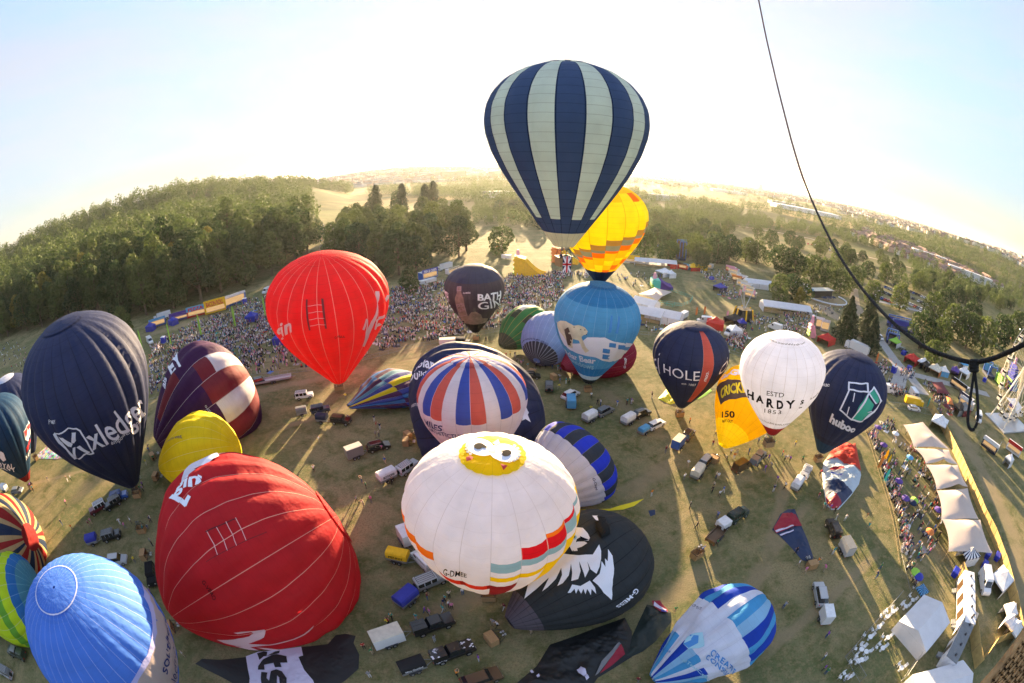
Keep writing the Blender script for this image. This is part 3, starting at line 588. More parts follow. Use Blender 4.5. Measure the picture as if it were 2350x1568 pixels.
def write(E, root, s, corners, m='vinyl_white', shear=0.0, bold=0.0, name='lettering', sp=1.0, **k):
    V, F = text_mesh(s, shear, bold, sp); return quad_fig(E, root, name, corners, V, F, m, **k)
def draw(E, root, name, polys, m, **k):
    """figure whose outline points were read off the photograph: each is carried along its sight line to the cloth"""
    V, F, Lz = poly_mesh(polys); return lay(E, root, name, unwrap([E.pick(*q) for q in V]), F, m, Lz, **k)
def zf(ox, oy, s): return lambda *a: [(ox + s * x, oy + s * y) for x, y in a]
Z2, Z2b, Z3, Z4, Z4b = zf(734, 321, .3516), zf(780, 753, .3125), zf(872, 1102, .3125), zf(0, 716, .2752), zf(1377, 688.5, .2928)
Z5, Z6, Z7, ZR, Z5b = zf(1432, 1056, .3267), zf(1891, 780, .2635), zf(1891, 1148, .2681), zf(321, 964, .3853), zf(0, 1102, .2974)
Z6b, Z3b, Z2c, Z1b = zf(1891, 826, .1953), zf(1515, 551, .1953), zf(1101.6, 514, .1953), zf(312, 624, .1953)
def basket(root, loc, az=0.0, tilt=0.0, sz=1.0, up=2.5, wick='wicker', parent_loc=None):
    """wicker basket with padded rim, uprights, burner frame and burner cans; up = height of the mouth above the basket floor"""
    Mx = Matrix.Translation(Vector(loc) - Vector(root.location)) @ Matrix.Rotation(az, 4, 'Z') @ Matrix.Rotation(tilt, 4, 'X') @ Matrix.Scale(sz, 4)
    def fin(o): o.data.transform(Mx); return o
    a, b, h = .85, .62, 1.15; mb = MB()
    for (x0, x1, y0, y1) in ((-a, a, -b, -b + .07), (-a, a, b - .07, b), (-a, -a + .07, -b + .07, b - .07), (a - .07, a, -b + .07, b - .07)): mb.box(x0, x1, y0, y1, 0.05, h)
    mb.box(-a + .071, a - .071, -b + .071, b - .071, 0.03, .12)
    for k in range(5): mb.box(-a - .02, a + .02, -b - .02, b + .02, .12 + k * .22, .15 + k * .22, mi=0) if False else None
    B = fin(mb.build('basket', wick, root)); mb = MB(); rim = [(-a, -b, h), (a, -b, h), (a, b, h), (-a, b, h), (-a, -b, h)]; mb.tube(rim, .06, 6); o = fin(mb.build('rim', 'leather')); o.parent = B
    mb = MB()
    for sx in (-1, 1):
        for sy in (-1, 1): mb.tube([(sx * a * .95, sy * b * .95, h - .2), (sx * a * .62, sy * b * .7, 2.02)], .035, 5)
    mb.tube([(-a * .62, -b * .7, 2.02), (a * .62, -b * .7, 2.02), (a * .62, b * .7, 2.02), (-a * .62, b * .7, 2.02), (-a * .62, -b * .7, 2.02)], .03, 5)
    fin(mb.build('burner_frame', 'dark_metal', root)); mb = MB()
    for sx in (-1, 1): mb.tube([(sx * .24, 0, 1.85), (sx * .24, 0, 2.0), (sx * .24, 0, 2.35)], [.09, .15, .17], 8)
    fin(mb.build('burner', 'steel', root)); return Mx
def wires(root, E, Mx, n=8):
    mb = MB(); loc = np.array(root.location); c = [(-.53, -.43), (.53, -.43), (.53, .43), (-.53, .43)]
    for i in range(n):
        ph = 2 * math.pi * i / n; w_ = Vector(E.S(ph, 0.0) - loc); q = min(c, key=lambda k: ((Mx @ Vector((k[0], k[1], 2.02))) - w_).length); mb.tube([Mx @ Vector((q[0], q[1], 2.02)), w_], .018, 4, cap=False)
    mb.build('flying_wires', 'dark_metal', root)
def balloon(key, label, N, col, bulge=.035, wr=0., crown=None, skirt=None, bk='stand', baz=0., seed=1, cat='hot air balloon', group=None, M=46, btilt=1.45, bloc=None, bsz=1.0):
    E = Env(key, N, bulge, wr, seed); o = E.o
    root = empty('hot_air_balloon', (float(o[0]), float(o[1]), 0.0 if o[2] < 5 else float(o[2] - 2.6)), 0, label, cat, group)
    if callable(col) and getattr(col, 'late', False): col = col(E)
    elif callable(col) and col.__code__.co_argcount == 1: col = col(E)
    if crown and callable(crown[1]) and crown[1].__code__.co_argcount == 1: crown = (crown[0], crown[1](E))
    t0 = skirt[0] if skirt else 0.0
    patch(E, root, 'envelope', t0, crown[0] + .004 if crown else 1.0, col, M=M)
    if skirt: patch(E, root, 'skirt', 0.0, t0, skirt[1], M=M)
    if crown: patch(E, root, 'crown_panel', crown[0], 1.0, crown[1], M=M, off=.16, scallop=.08)
    if bk == 'stand':
        z = 0.02 if o[2] < 5 else float(o[2]) - 2.62; Mx = basket(root, (float(o[0]), float(o[1]), z), baz, sz=bsz); wires(root, E, Mx)
    elif bk == 'side':
        d = Vector((-E.ax[0], -E.ax[1], 0)).normalized(); p = Vector((o[0], o[1], 0)) + d * 3.0 if bloc is None else Vector(bloc)
        a = math.atan2(d.y, d.x) + math.pi / 2; Mx = basket(root, (p.x, p.y, .75), a + math.pi if False else a, 1.45, sz=bsz) if False else None
        Mx = Matrix.Translation(p - Vector(root.location) + Vector((0, 0, .66))) @ Matrix.Rotation(math.atan2(-d.x, d.y) + math.pi, 4, 'Z')
        basket_side(root, p, d); 
    return E, root
def basket_side(root, p, d):
    """basket lying on its side, burner pointing into the mouth"""
    rz = math.atan2(-d.y, -d.x); a, b, h = .62, .85, 1.15; Mx = Matrix.Translation(p - Vector(root.location)) @ Matrix.Rotation(rz, 4, 'Z')
    def fin(o): o.data.transform(Mx); return o
    mb = MB(); z0, z1 = .02, 1.26
    mb.box(0, .07, -b, b, z0, z1)                                   # floor, now upright
    for (y0, y1, za, zb) in ((-b, -b + .07, z0, z1), (b - .07, b, z0, z1), (-b + .07, b - .07, z0, z0 + .07), (-b + .07, b - .07, z1 - .07, z1)): mb.box(.071, h, y0, y1, za, zb)
    B = fin(mb.build('basket', 'wicker', root)); mb = MB(); mb.tube([(h, -b, z0 + .05), (h, b, z0 + .05), (h, b, z1), (h, -b, z1), (h, -b, z0 + .05)], .06, 6); o = fin(mb.build('rim', 'leather')); o.parent = B
    mb = MB()
    for sy in (-1, 1):
        for z in (.15, 1.12): mb.tube([(h - .2, sy * b * .95, z), (2.02, sy * b * .6, .3 + (z > .5) * .7)], .035, 5)
    mb.tube([(2.02, -b * .6, .3), (2.02, b * .6, .3), (2.02, b * .6, 1.0), (2.02, -b * .6, 1.0), (2.02, -b * .6, .3)], .03, 5); fin(mb.build('burner_frame', 'dark_metal', root)); mb = MB()
    for sy in (-1, 1): mb.tube([(1.85, sy * .24, .65), (2.0, sy * .24, .65), (2.35, sy * .24, .65)], [.09, .15, .17], 8)
    fin(mb.build('burner', 'steel', root))
# --- the upright ones
E, r = balloon('xledger', 'tall navy balloon with a white shield emblem and white lettering', 26, 'navy', .055, crown=(.984, 'navy'), baz=.6)
xl = (E, r)
draw(E, r, 'shield_emblem', stroke(Z4((455, 1022), (545, 990), (590, 968), (640, 965), (670, 985), (730, 1080), (782, 1170), (700, 1192), (660, 1222), (630, 1222), (560, 1150), (500, 1090)), 3.4, True), 'vinyl_white')
draw(E, r, 'shield_emblem', [Z4((482, 1048), (530, 1040), (610, 1095), (600, 1118), (575, 1112)), Z4((598, 1010), (635, 996), (632, 1085), (618, 1095), (598, 1085)), Z4((640, 1128), (665, 1120), (755, 1160), (735, 1180), (700, 1176)), Z4((612, 1125), (632, 1122), (642, 1205), (618, 1208))], 'vinyl_white')
write(E, r, 'xledger', Z4((800, 1195), (1222, 915), (1130, 668), (690, 985)), bold=.012)
write(E, r, 'empowering ambition', Z4((940, 1125), (1205, 870), (1190, 830), (920, 1085)))
write(E, r, 'F-CMBY', Z4((408, 940), (472, 920), (466, 888), (402, 908)), bold=.01)
E, r = balloon('navyleft', 'dark navy balloon at the left edge, mostly hidden behind the teal one', 20, 'navy', .045, crown=(.983, 'pale_stripe'))
E, r = balloon('navy', 'teal navy balloon with red tip and small union flag at the left edge', 20, lambda j, t, p: 'jack_red' if t < .09 else 'navy_teal', .045, crown=(.984, 'navy_teal'))
draw(E, r, 'flag_emblem', [Z4((195, 1000), (235, 920), (258, 890), (258, 1010), (232, 1080), (210, 1070))], 'vinyl_white')
draw(E, r, 'flag_emblem', [Z4((200, 1000), (232, 940), (250, 930), (250, 960), (225, 1010), (215, 1050)), Z4((215, 1140), (248, 1060), (250, 1075), (222, 1180))], 'vinyl_red', off=.1)
draw(E, r, 'flag_emblem', [Z4((0, 1160), (30, 1180), (52, 1235), (28, 1245), (0, 1215))], 'vinyl_white')
write(E, r, 'ROYAL', Z4((-60, 1285), (120, 1310), (112, 1270), (-60, 1235)), bold=.02); write(E, r, 'NAVY', Z4((-20, 1340), (135, 1335), (125, 1295), (-25, 1290)), bold=.02); write(E, r, 'NAVY', Z4((218, 1240), (255, 1180), (250, 1140), (214, 1200)), bold=.02)
def cc(E):
    tb = E.tt(1346, 700)
    return lambda j, t, p: 'sky_blue_deep' if t > tb else ('charcoal' if t < .06 else ('white' if t < .12 else ('sky_blue_deep' if t < .24 else 'sky_blue')))
E, r = balloon('virgin', 'big upright red balloon with pale tapes standing at the crowd fence', 24, 'virgin_red', .05, crown=(.984, 'virgin_red'), baz=.3)
write(E, r, 'gin', zf(0, 321, .3516)((1835, 1330), (1925, 1275), (1900, 1165), (1790, 1215)), 'vinyl_pink', bold=.02, shear=.2)
draw(E, r, 'script_lettering', stroke(Z2((372, 995), (374, 1090), (340, 1190), (312, 1270), (284, 1345)), 6) + stroke(Z2((278, 1235), (300, 1175), (312, 1185), (300, 1260), (288, 1330)), 5) + stroke(Z2((412, 1150), (362, 1180), (352, 1235), (385, 1205)), 4.5) + stroke(Z2((436, 1020), (430, 1060)), 3), 'vinyl_pink')
zz = zf(0, 321, .3516)
draw(E, r, 'vent_slots', [zz((2000, 1040), (2012, 1040), (2030, 1240), (2020, 1240)), zz((2097, 1035), (2112, 1035), (2134, 1230), (2122, 1230))], 'tarp_maroon')
draw(E, r, 'vent_cords', [p for a, b in (((2012, 1083), (2100, 1077)), ((2017, 1128), (2108, 1120)), ((2022, 1172), (2116, 1163)), ((2028, 1212), (2124, 1205))) for p in stroke(zz(a, b), 1.0)], 'vinyl_pink')
write(E, r, 'G-VBAA', zz((2185, 1300), (2250, 1290), (2246, 1275), (2182, 1285)), 'vinyl_black', bold=.01)
def gc(E):
    a, b = E.tt(1089, 652), E.tt(1089, 737)
    return lambda j, t, p: 'navy' if t > a else ('gin_band' if t > b else 'vinyl_black')
E, r = balloon('bathgin', 'dark balloon with a brown bottle picture and white capitals above the crowd', 22, gc, .03, crown=(.984, 'navy'))
write(E, r, 'BATH', Z2((1030, 1050), (1176, 1040), (1180, 985), (1030, 1008)), bold=.03); write(E, r, 'GIN', Z2((1032, 1108), (1165, 1085), (1172, 1035), (1030, 1062)), bold=.01); write(E, r, 'BATH', Z2((790, 1030), (845, 1060), (842, 1000), (796, 970)), bold=.03)
draw(E, r, 'bottle_picture', [Z2((898, 962), (922, 960), (925, 1000), (938, 1030), (968, 1150), (985, 1180), (930, 1185), (905, 1120), (884, 1040), (896, 1000))], 'vinyl_glass')
draw(E, r, 'bottle_picture', stroke(Z2((900, 960), (924, 958), (924, 985), (898, 988)), 1.0, True) + stroke(Z2((898, 1075), (940, 1070), (962, 1145), (918, 1155)), .8, True), 'vinyl_mauve', off=.1)
write(E, r, 'BATH', Z2((900, 1095), (945, 1088), (940, 1070), (896, 1076)), 'vinyl_mauve', off=.1); write(E, r, 'GIN', Z2((912, 1125), (955, 1116), (950, 1097), (906, 1105)), 'vinyl_mauve', off=.1)
draw(E, r, 'herb_picture', [Z2((945, 1195), (965, 1160), (990, 1125), (1015, 1122), (1050, 1140), (1060, 1165), (1095, 1165), (1085, 1190), (1020, 1198)), ], 'vinyl_glass', off=.09)
write(E, r, 'G-BIZZ', Z2((936, 1006), (984, 1004), (984, 994), (936, 996)), bold=.02)
def sc(E):
    n = E.gore(1310, 300)
    def f(j, t, p):
        if t < .155: return 'stripe_navy'
        return 'stripe_navy' if (j - n) % 2 == 0 else ('sky_blue' if False else 'stripe_cream')
    return f
FITp = FIT['striped']
def phase(key, N, px):     # turn the gore grid so that a gore's middle falls on the given bearing
    E = Env(key, N); ph = E.pick(*px)[0]; a = 2 * math.pi / N; return ph, a
class Turned(Env): pass
def turn(key, N, px):
    """rotates the envelope's own frame so that a gore is centred on px"""
    E = Env(key, N); ph = E.pick(*px)[0]; a = 2 * math.pi / N; d = (ph / a - .5 - math.floor(ph / a)) * a
    _i = Env.__init__
    def init(s, k, *A, **K):
        _i(s, k, *A, **K)
        if k == key:
            c, q = math.cos(d), math.sin(d); s.e1, s.e2 = s.e1 * c + s.e2 * q, -s.e1 * q + s.e2 * c
            V = s.S(s.P[None, :], s.T[:, None], plain=True); f = [(i * 97 + j, i * 97 + j + 1, (i + 1) * 97 + j + 1, (i + 1) * 97 + j) for i in range(60) for j in range(96)]; s.bvh = BVHTree.FromPolygons([tuple(v) for v in V.reshape(-1, 3)], f)
    Env.__init__ = init
turn('striped', 20, (1309, 300))
E, r = balloon('striped', 'huge navy and cream striped balloon flying above all the others', 20, sc, .035, skirt=(.082, 'scoop_cream'), baz=.4, M=50, bsz=1.08, crown=(.986, sc))
strp = (E, r)
def pc(E):
    n = E.gore(1372, 560)
    s1 = E.S(E.pick(1372, 560)[0] + .3, .6); sgn = 1 if proj(s1)[0] > proj(E.S(E.pick(1372, 560)[0], .6))[0] else -1; tb = E.tt(1372, 563)
    def f(j, t, p):
        if t < .155: return 'navy_deep'
        d = (j - n) * sgn; d = (d + E.N // 2) % E.N - E.N // 2; s = math.floor((tb - t) / .047 + d)
        if t > .93: return 'amber'
        if t > .86: return ('orange', 'amber', 'bright_yellow')[j % 3]
        if s >= 3 and t > .45 + .0 and d > 4: return 'orange' if j % 2 else 'grey_blue'
        return 'bright_yellow' if s < 0 else ('tan', 'grey_blue', 'orange', 'amber', 'amber', 'bright_yellow', 'amber', 'orange', 'amber')[min(s, 8)]
    return f
turn('patch', 16, (1372, 560))
E, r = balloon('patch', 'yellow chequered balloon with orange, tan and grey patches flying behind the striped one', 16, pc, .045, baz=.2, M=48)
ptch = (E, r)
E, r = balloon('polar', 'pale blue balloon with two polar bears and blue white checks', 24, cc, .02, crown=(.984, 'sky_blue_deep'))
draw(E, r, 'snow_picture', [Z2((1545, 1180), (1600, 1250), (1640, 1330), (1700, 1330), (1745, 1290), (1800, 1290), (1860, 1292), (1920, 1318), (1990, 1330), (2028, 1355), (2000, 1400), (1960, 1425), (1890, 1450), (1840, 1440), (1800, 1420), (1700, 1400), (1640, 1375), (1598, 1340))], 'vinyl_white')
draw(E, r, 'bear_picture', [Z2((1548, 1200), (1575, 1182), (1610, 1185), (1660, 1215), (1690, 1210), (1730, 1225), (1750, 1250), (1742, 1272), (1722, 1275), (1708, 1290), (1735, 1350), (1758, 1378), (1735, 1390), (1712, 1360), (1690, 1310), (1655, 1300), (1650, 1340), (1652, 1362), (1628, 1352), (1612, 1310), (1596, 1290), (1575, 1260))], 'vinyl_bear', off=.1)
draw(E, r, 'bear_picture', [Z2((1600, 1240), (1625, 1225), (1650, 1300), (1640, 1345), (1622, 1340), (1612, 1290))] + [Z2((x, y), (x + 7, y), (x + 7, y + 6), (x, y + 6)) for x, y in ((1700, 1238), (1728, 1240), (1738, 1268), (1660, 1222))], 'vinyl_brown', off=.14)
write(E, r, 'Polar Bear', Z2((1590, 1440), (1798, 1462), (1802, 1425), (1560, 1395)), 'vinyl_white', bold=.03, off=.12); write(E, r, 'windows', Z2((1620, 1495), (1785, 1500), (1790, 1465), (1600, 1450)), 'vinyl_skyblue', bold=.01, off=.12)
draw(E, r, 'check_pattern', [Z2((x, y), (x + 48, y + 8), (x + 44, y + 38), (x - 4, y + 30)) for x, y in ((1838, 1330), (1935, 1320), (1900, 1368), (1995, 1325), (1955, 1368), (1880, 1408), (1935, 1410))], 'vinyl_white', off=.12)
draw(E, r, 'check_pattern', [Z2((x, y), (x + 44, y + 6), (x + 40, y + 34), (x - 4, y + 28)) for x, y in ((1888, 1325), (1848, 1362), (1985, 1352), (1945, 1338), (1845, 1400))], 'vinyl_blue', off=.14)
draw(E, r, 'vent_slots', [Z2((1898, 1148), (1908, 1148), (1900, 1258), (1880, 1260), (1890, 1215)), Z2((1948, 1155), (1956, 1155), (1945, 1268), (1925, 1262))], 'vinyl_blue')
def hj(E):
    n = E.gore(*Z4b((850, 480))[0])
    return lambda j, t, p: 'union_red' if j == n and t > .14 else 'navy'
turn('cjhole', 20, Z4b((855, 480))[0])
E, r = balloon('cjhole', 'dark blue balloon with one red gore and white thin capitals', 20, hj, .03, crown=(.983, 'navy'))
write(E, r, 'HOLE', Z4b((503, 570), (778, 635), (783, 560), (500, 500)), bold=.0); write(E, r, 'cj', Z4b((425, 575), (475, 590), (475, 415), (422, 440)), bold=-.005); write(E, r, 'est. 1887', Z4b((640, 660), (750, 675), (752, 658), (642, 645)))
write(E, r, '.com', Z4b((812, 575), (815, 645), (850, 640), (850, 572))[::-1] if False else Z4b((850, 560), (828, 640), (810, 635), (832, 558)), bold=.02, off=.1); write(E, r, 'Cj', Z4b((925, 610), (1000, 500), (995, 440), (925, 560)))
def hd(j, t, p): return 'jack_red' if t < .115 else 'hardys_white'
E, r = balloon('hardys', 'plain white balloon with black serif capitals and a red tip', 24, hd, .02, crown=(.983, 'hardys_white'))
for i, (ch, c) in enumerate((('H', ((1155, 770), (1210, 790), (1210, 725), (1160, 700))), ('A', ((1225, 800), (1285, 815), (1275, 755), (1235, 745))), ('R', ((1305, 840), (1365, 850), (1360, 780), (1310, 770))), ('D', ((1385, 855), (1435, 858), (1435, 790), (1385, 785))), ('Y', ((1465, 855), (1515, 850), (1530, 785), (1455, 790))), ('S', ((1565, 825), (1590, 815), (1600, 785), (1575, 785))))): write(E, r, ch, Z4b(*c), 'vinyl_black', bold=.045, name='lettering')
draw(E, r, 'lettering', stroke(Z4b((1560, 848), (1578, 842)), 1.6), 'vinyl_black')
write(E, r, 'ESTD', Z4b((1308, 748), (1440, 765), (1444, 730), (1310, 712)), 'vinyl_black'); write(E, r, '1853', Z4b((1290, 882), (1418, 895), (1422, 868), (1292, 850)), 'vinyl_black', sp=1.2)
write(E, r, 'HardysWines.com', Z4b((1240, 950), (1480, 975), (1484, 958), (1236, 920)), 'vinyl_black'); write(E, r, 'HardysWines.com', Z4b((1605, 345), (1330, 325), (1340, 298), (1600, 330)), 'vinyl_black'); write(E, r, 'G-HRDY', Z4b((1645, 785), (1720, 740), (1716, 728), (1642, 770)), 'vinyl_black', bold=.01)
def hb(j, t, p): return 'navy_teal' if t < .15 else 'navy_deep' if t < .2 else 'navy'
E, r = balloon('huboo', 'deep navy balloon with a white and green carton emblem', 22, hb, .045, crown=(.982, 'navy'))
hub = (E, r)
draw(E, r, 'carton_emblem', [Z6((368, 480), (420, 560) if False else (432, 565), (398, 640), (320, 708), (248, 695), (300, 590))], 'vinyl_teal')
draw(E, r, 'carton_emblem', [Z6((428, 415), (482, 530), (455, 555), (390, 470))], 'vinyl_teal')
draw(E, r, 'carton_emblem', [q for s_ in (((218, 372), (375, 382), (378, 455), (215, 432)),) for q in stroke(Z6(*s_), 3.6, True)] + stroke(Z6((218, 440), (140, 610), (235, 695), (325, 712), (400, 645), (488, 535), (428, 418), (385, 460)), 3.4) + stroke(Z6((378, 470), (238, 690)), 3.2) + stroke(Z6((384, 470), (440, 555)), 3.0) + stroke(Z6((262, 470), (248, 540)), 2.2) + stroke(Z6((215, 590), (195, 655)), 2.2) + stroke(Z6((372, 635), (405, 625)), 1.8), 'vinyl_white', off=.12)
write(E, r, 'huboo', Z6((42, 715), (262, 812), (282, 755), (60, 632)), bold=.05, shear=.15); write(E, r, 'G-HUBO', Z6((-20, 405), (45, 412), (46, 388), (-20, 378)), bold=.02)
def ml(E):
    n = E.gore(*Z2b((905, 500))[0]); tb = E.tt(*Z2b((960, 705))[0]); tk = E.tt(*Z2b((960, 722))[0])
    s = 1 if proj(E.S(E.pick(*Z2b((905, 500))[0])[0] + .2, .6))[0] > proj(E.S(E.pick(*Z2b((905, 500))[0])[0], .6))[0] else -1
    return lambda j, t, p: 'charcoal' if tk < t < tb else ('union_white' if t < tk else ('union_blue', 'union_red', 'union_white')[((j - n) * s) % 3])
turn('miles', 24, Z2b((906, 500))[0])
E, r = balloon('miles', 'white balloon with red, white and blue stripes above a black belt', 24, ml, .03, crown=(.984, ml), M=60)
write(E, r, 'MILES', Z2b((632, 715), (752, 760), (752, 720), (625, 665)), 'vinyl_navy', bold=.02); write(E, r, 'ARCHITECTURE', Z2b((655, 760), (930, 812), (930, 780), (652, 725)), 'vinyl_navy', bold=.01)
def ow(E):
    n = E.gore(*Z3((930, 650))[0]); s = 1 if proj(E.S(E.pick(*Z3((930, 650))[0])[0] + .2, .6))[0] > proj(E.S(E.pick(*Z3((930, 650))[0])[0], .6))[0] else -1
    ta = [E.tt(*Z3((930, y))[0]) for y in (615, 692, 735, 790)]; dt = .046
    def f(j, t, p):
        d = (j - n) * s; d = (d + E.N // 2) % E.N - E.N // 2
        if t > ta[0] + dt * 1.6: return 'owl_white'
        if -8 < d < 0:
            if d in (-1, -2): return 'jack_red' if False else ('fan_red' if ta[3] - dt * .6 < t < ta[3] + dt * .5 else 'owl_white')
            if d < -2: return 'orange' if ta[1] - .6 * dt < t < ta[1] + .5 * dt else 'owl_white'
        k = math.floor((ta[0] + dt * max(0, d) * 1.05 - t) / dt)
        if k < 0: return 'owl_white'
        return (('wings_pale', 'owl_white', 'gold', 'owl_white', 'jack_red'), ('virgin_red', 'wings_pale', 'owl_white', 'gold', 'owl_white'), ('orange', 'virgin_red', 'wings_pale', 'owl_white', 'gold'))[min(d, 2) if d >= 0 else 0][min(k, 4)]
    return f
fabric('wings_pale', (.28, .50, .60), (.4, .5, .6), .014, .93, .4)
turn('owl', 20, Z3((930, 650))[0])
E, r = balloon('owl', 'very large white balloon with a yellow owl faced crown, seen from above', 20, ow, .03, crown=(.983, 'gold'), M=64)
wheel = []
E_OWL = E
def ell(cx, cy, a, b, n=18, rot=0.0): return [(cx + a * math.cos(k * 2 * math.pi / n) * math.cos(rot) - b * math.sin(k * 2 * math.pi / n) * math.sin(rot), cy + a * math.cos(k * 2 * math.pi / n) * math.sin(rot) + b * math.sin(k * 2 * math.pi / n) * math.cos(rot)) for k in range(n)]
def draw3(E, root, name, polys, m, off=.22):
    """for figures over the crown, where phi wraps: drop each point on the cloth in space"""
    V, F, Lz = poly_mesh(polys); bm = bmesh.new(); vs = [bm.verts.new((x, y, 0)) for x, y in V]
    for f in F: bm.faces.new([vs[i] for i in f])
    for _ in range(3):
        ed = [e for e in bm.edges if (e.verts[0].co - e.verts[1].co).length > 6]
        if not ed: break
        bmesh.ops.subdivide_edges(bm, edges=ed, cuts=1); bmesh.ops.triangulate(bm, faces=[f for f in bm.faces if len(f.verts) > 3])
    for v in bm.verts:
        p, t = E.pick(v.co.x, v.co.y); v.co = E.S(p, t, off) - np.array(root.location)
    me = bpy.data.meshes.new(name); bm.to_mesh(me); bm.free(); me.materials.append(M_(m)); o = bpy.data.objects.new(name, me); COL.objects.link(o); o.parent = root; return o
draw3(E, r, 'owl_eye', [ell(*Z2b((1035, 893))[0], 30, 17, rot=.2)], 'vinyl_white'); draw3(E, r, 'owl_eye', [ell(*Z2b((1205, 935))[0], 31, 18, rot=.2)], 'vinyl_white')
draw3(E, r, 'owl_pupil', [ell(*Z2b((1037, 893))[0], 10.5, 6)], 'vinyl_black', .27); draw3(E, r, 'owl_pupil', [ell(*Z2b((1203, 935))[0], 10.5, 6)], 'vinyl_black', .27)
for k in range(7):
    a = 2.1 + k * .42; c = Z2b((1010 + 62 * math.cos(a), 900 + 48 * math.sin(a)))[0]; draw3(E, r, 'owl_feather', [ell(*c, 4.2, 3, 5)], 'vinyl_grey', .235)
    a = -1.0 + k * .42; c = Z2b((1225 + 74 * math.cos(a), 935 + 56 * math.sin(a)))[0]; draw3(E, r, 'owl_feather', [ell(*c, 4.4, 3, 5)], 'vinyl_grey', .235)
draw3(E, r, 'owl_beak', [Z2b((1158, 845), (1168, 875), (1140, 892), (1118, 872))], 'vinyl_red', .24); draw3(E, r, 'owl_beak', [Z2b((945, 965), (975, 952), (1000, 965), (985, 980), (950, 990))], 'vinyl_red', .24); draw3(E, r, 'owl_beak', [Z2b((1170, 1002), (1218, 1020), (1192, 1050))], 'vinyl_red', .24)
write(E, r, 'G-DMEE', Z3((475, 690), (640, 712), (640, 685), (475, 640)), 'vinyl_black', bold=.01)
def st(E):
    tb = E.tt(327, 1343); tb2 = E.tt(350, 1400)
    t1 = E.tt(*Z5b((1120, 900))[0]); t2 = E.tt(*Z5b((1160, 870))[0])
    return lambda j, t, p: 'south_blue'
E, r = balloon('southern', 'bright blue balloon with white tapes and a cream band, bottom left corner', 36, st, .02, crown=(.987, 'south_blue'), bk=None, M=60)
patch(E, r, 'crown_ring', .9852, .9866, 'pale_stripe', M=60, off=.2)
band = Z5b((1085, 800), (1150, 900), (1195, 1050), (1205, 1180), (1190, 1290), (1150, 1400), (1090, 1500), (1050, 1568)); inner = Z5b((1120, 810), (1150, 870), (1200, 960), (1290, 1100), (1360, 1300), (1380, 1460), (1378, 1568))
draw(E, r, 'cream_band', [band + inner[::-1]], 'cream', off=.05)
draw(E, r, 'navy_band', [Z5b((1085, 800), (1110, 900), (1160, 1030), (1172, 1130), (1165, 1230), (1130, 1350), (1070, 1450), (1005, 1568)) + band[::-1]], 'south_navy', off=.07)
write(E, r, 'southern', Z5b((1285, 1500), (1325, 1030), (1262, 1010), (1205, 1480)), 'vinyl_navy', shear=.25, bold=.01, off=.1); write(E, r, 'electrical', Z5b((1350, 1600), (1370, 1230), (1330, 1200), (1290, 1600)), 'vinyl_navy', shear=.25, off=.1)
# --- inflating, still lying on the grass
def gm(d, base, tcut=None):
    def late(E):
        m = {}
        for c, px, t0, t1 in d: m.setdefault(E.gore(*px), []).append((t0, t1, c))
        def f(j, t, p):
            for t0, t1, c in m.get(j, ()):
                if t0 <= t < t1: return c
            return base
        return f
    return late
pp = lambda x, y: Z4((x, y))[0]
E, r = balloon('purple', 'plum, maroon and white balloon half inflated on its side left of the red one', 16, gm([('white', pp(1700, 365), .66, .95), ('maroon2', pp(1760, 430), .55, 1), ('maroon2', pp(1920, 650), .52, 1), ('white', pp(1980, 850), .55, 1), ('maroon2', pp(2110, 850), .3, 1), ('maroon2', pp(1375, 800), .1, .4)], 'plum'), .075, .10, bk='side', M=50)
write(E, r, 'EY', Z4((1385, 560), (1510, 500), (1500, 350), (1340, 440)) if False else Z4((1430, 535), (1548, 450), (1490, 345), (1350, 440)), bold=.03); write(E, r, 'als', Z4((1372, 640), (1392, 560), (1370, 550), (1348, 620)), bold=.03); write(E, r, 'G-CJXI', Z4((1700, 790), (1755, 860), (1772, 848), (1716, 776)), bold=.02)
E, r = balloon('regent', 'smaller yellow balloon with thin dark lettering, lying between plum and red', 20, 'yellow', .04, .12, bk='side', crown=(.982, 'yellow'))
write(E, r, 'RegentStreet', Z4((1340, 1165), (1522, 1065), (1516, 1025), (1330, 1120)), 'vinyl_navy', bold=.01)
E, r = balloon('bigred', 'enormous dark red balloon lying on its side with sunlit cloth at its crown', 22, 'great_red', .05, .18, bk='side', crown=(.984, 'great_red'), M=70)
draw(E, r, 'blue_panel', [ZR((520, 198), (450, 200), (380, 228), (300, 290), (250, 345), (225, 385), (262, 350), (330, 285), (400, 245), (460, 222))], 'union_blue')
write(E, r, 'gin', ZR((205, 470), (375, 420), (360, 330), (215, 390)), 'vinyl_white', bold=.03, shear=.2); draw(E, r, 'script_lettering', stroke(ZR((190, 465), (240, 480), (285, 520)), 11) + stroke(ZR((285, 520), (310, 480)), 9) + stroke(ZR((355, 345), (368, 350)), 4) + stroke(ZR((330, 300), (470, 222)), 4), 'vinyl_white')
draw(E, r, 'script_lettering', [ZR((455, 1305), (580, 1300), (650, 1290), (680, 1275), (660, 1262), (580, 1272), (556, 1262), (600, 1258), (740, 1248), (750, 1262), (735, 1290), (640, 1325), (760, 1330), (900, 1290), (1025, 1210), (1020, 1225), (920, 1300), (780, 1342), (640, 1345), (540, 1335)), ZR((555, 1352), (640, 1368), (700, 1374), (650, 1360)), ZR((690, 1365), (780, 1357), (850, 1355), (780, 1376))], 'vinyl_pink')
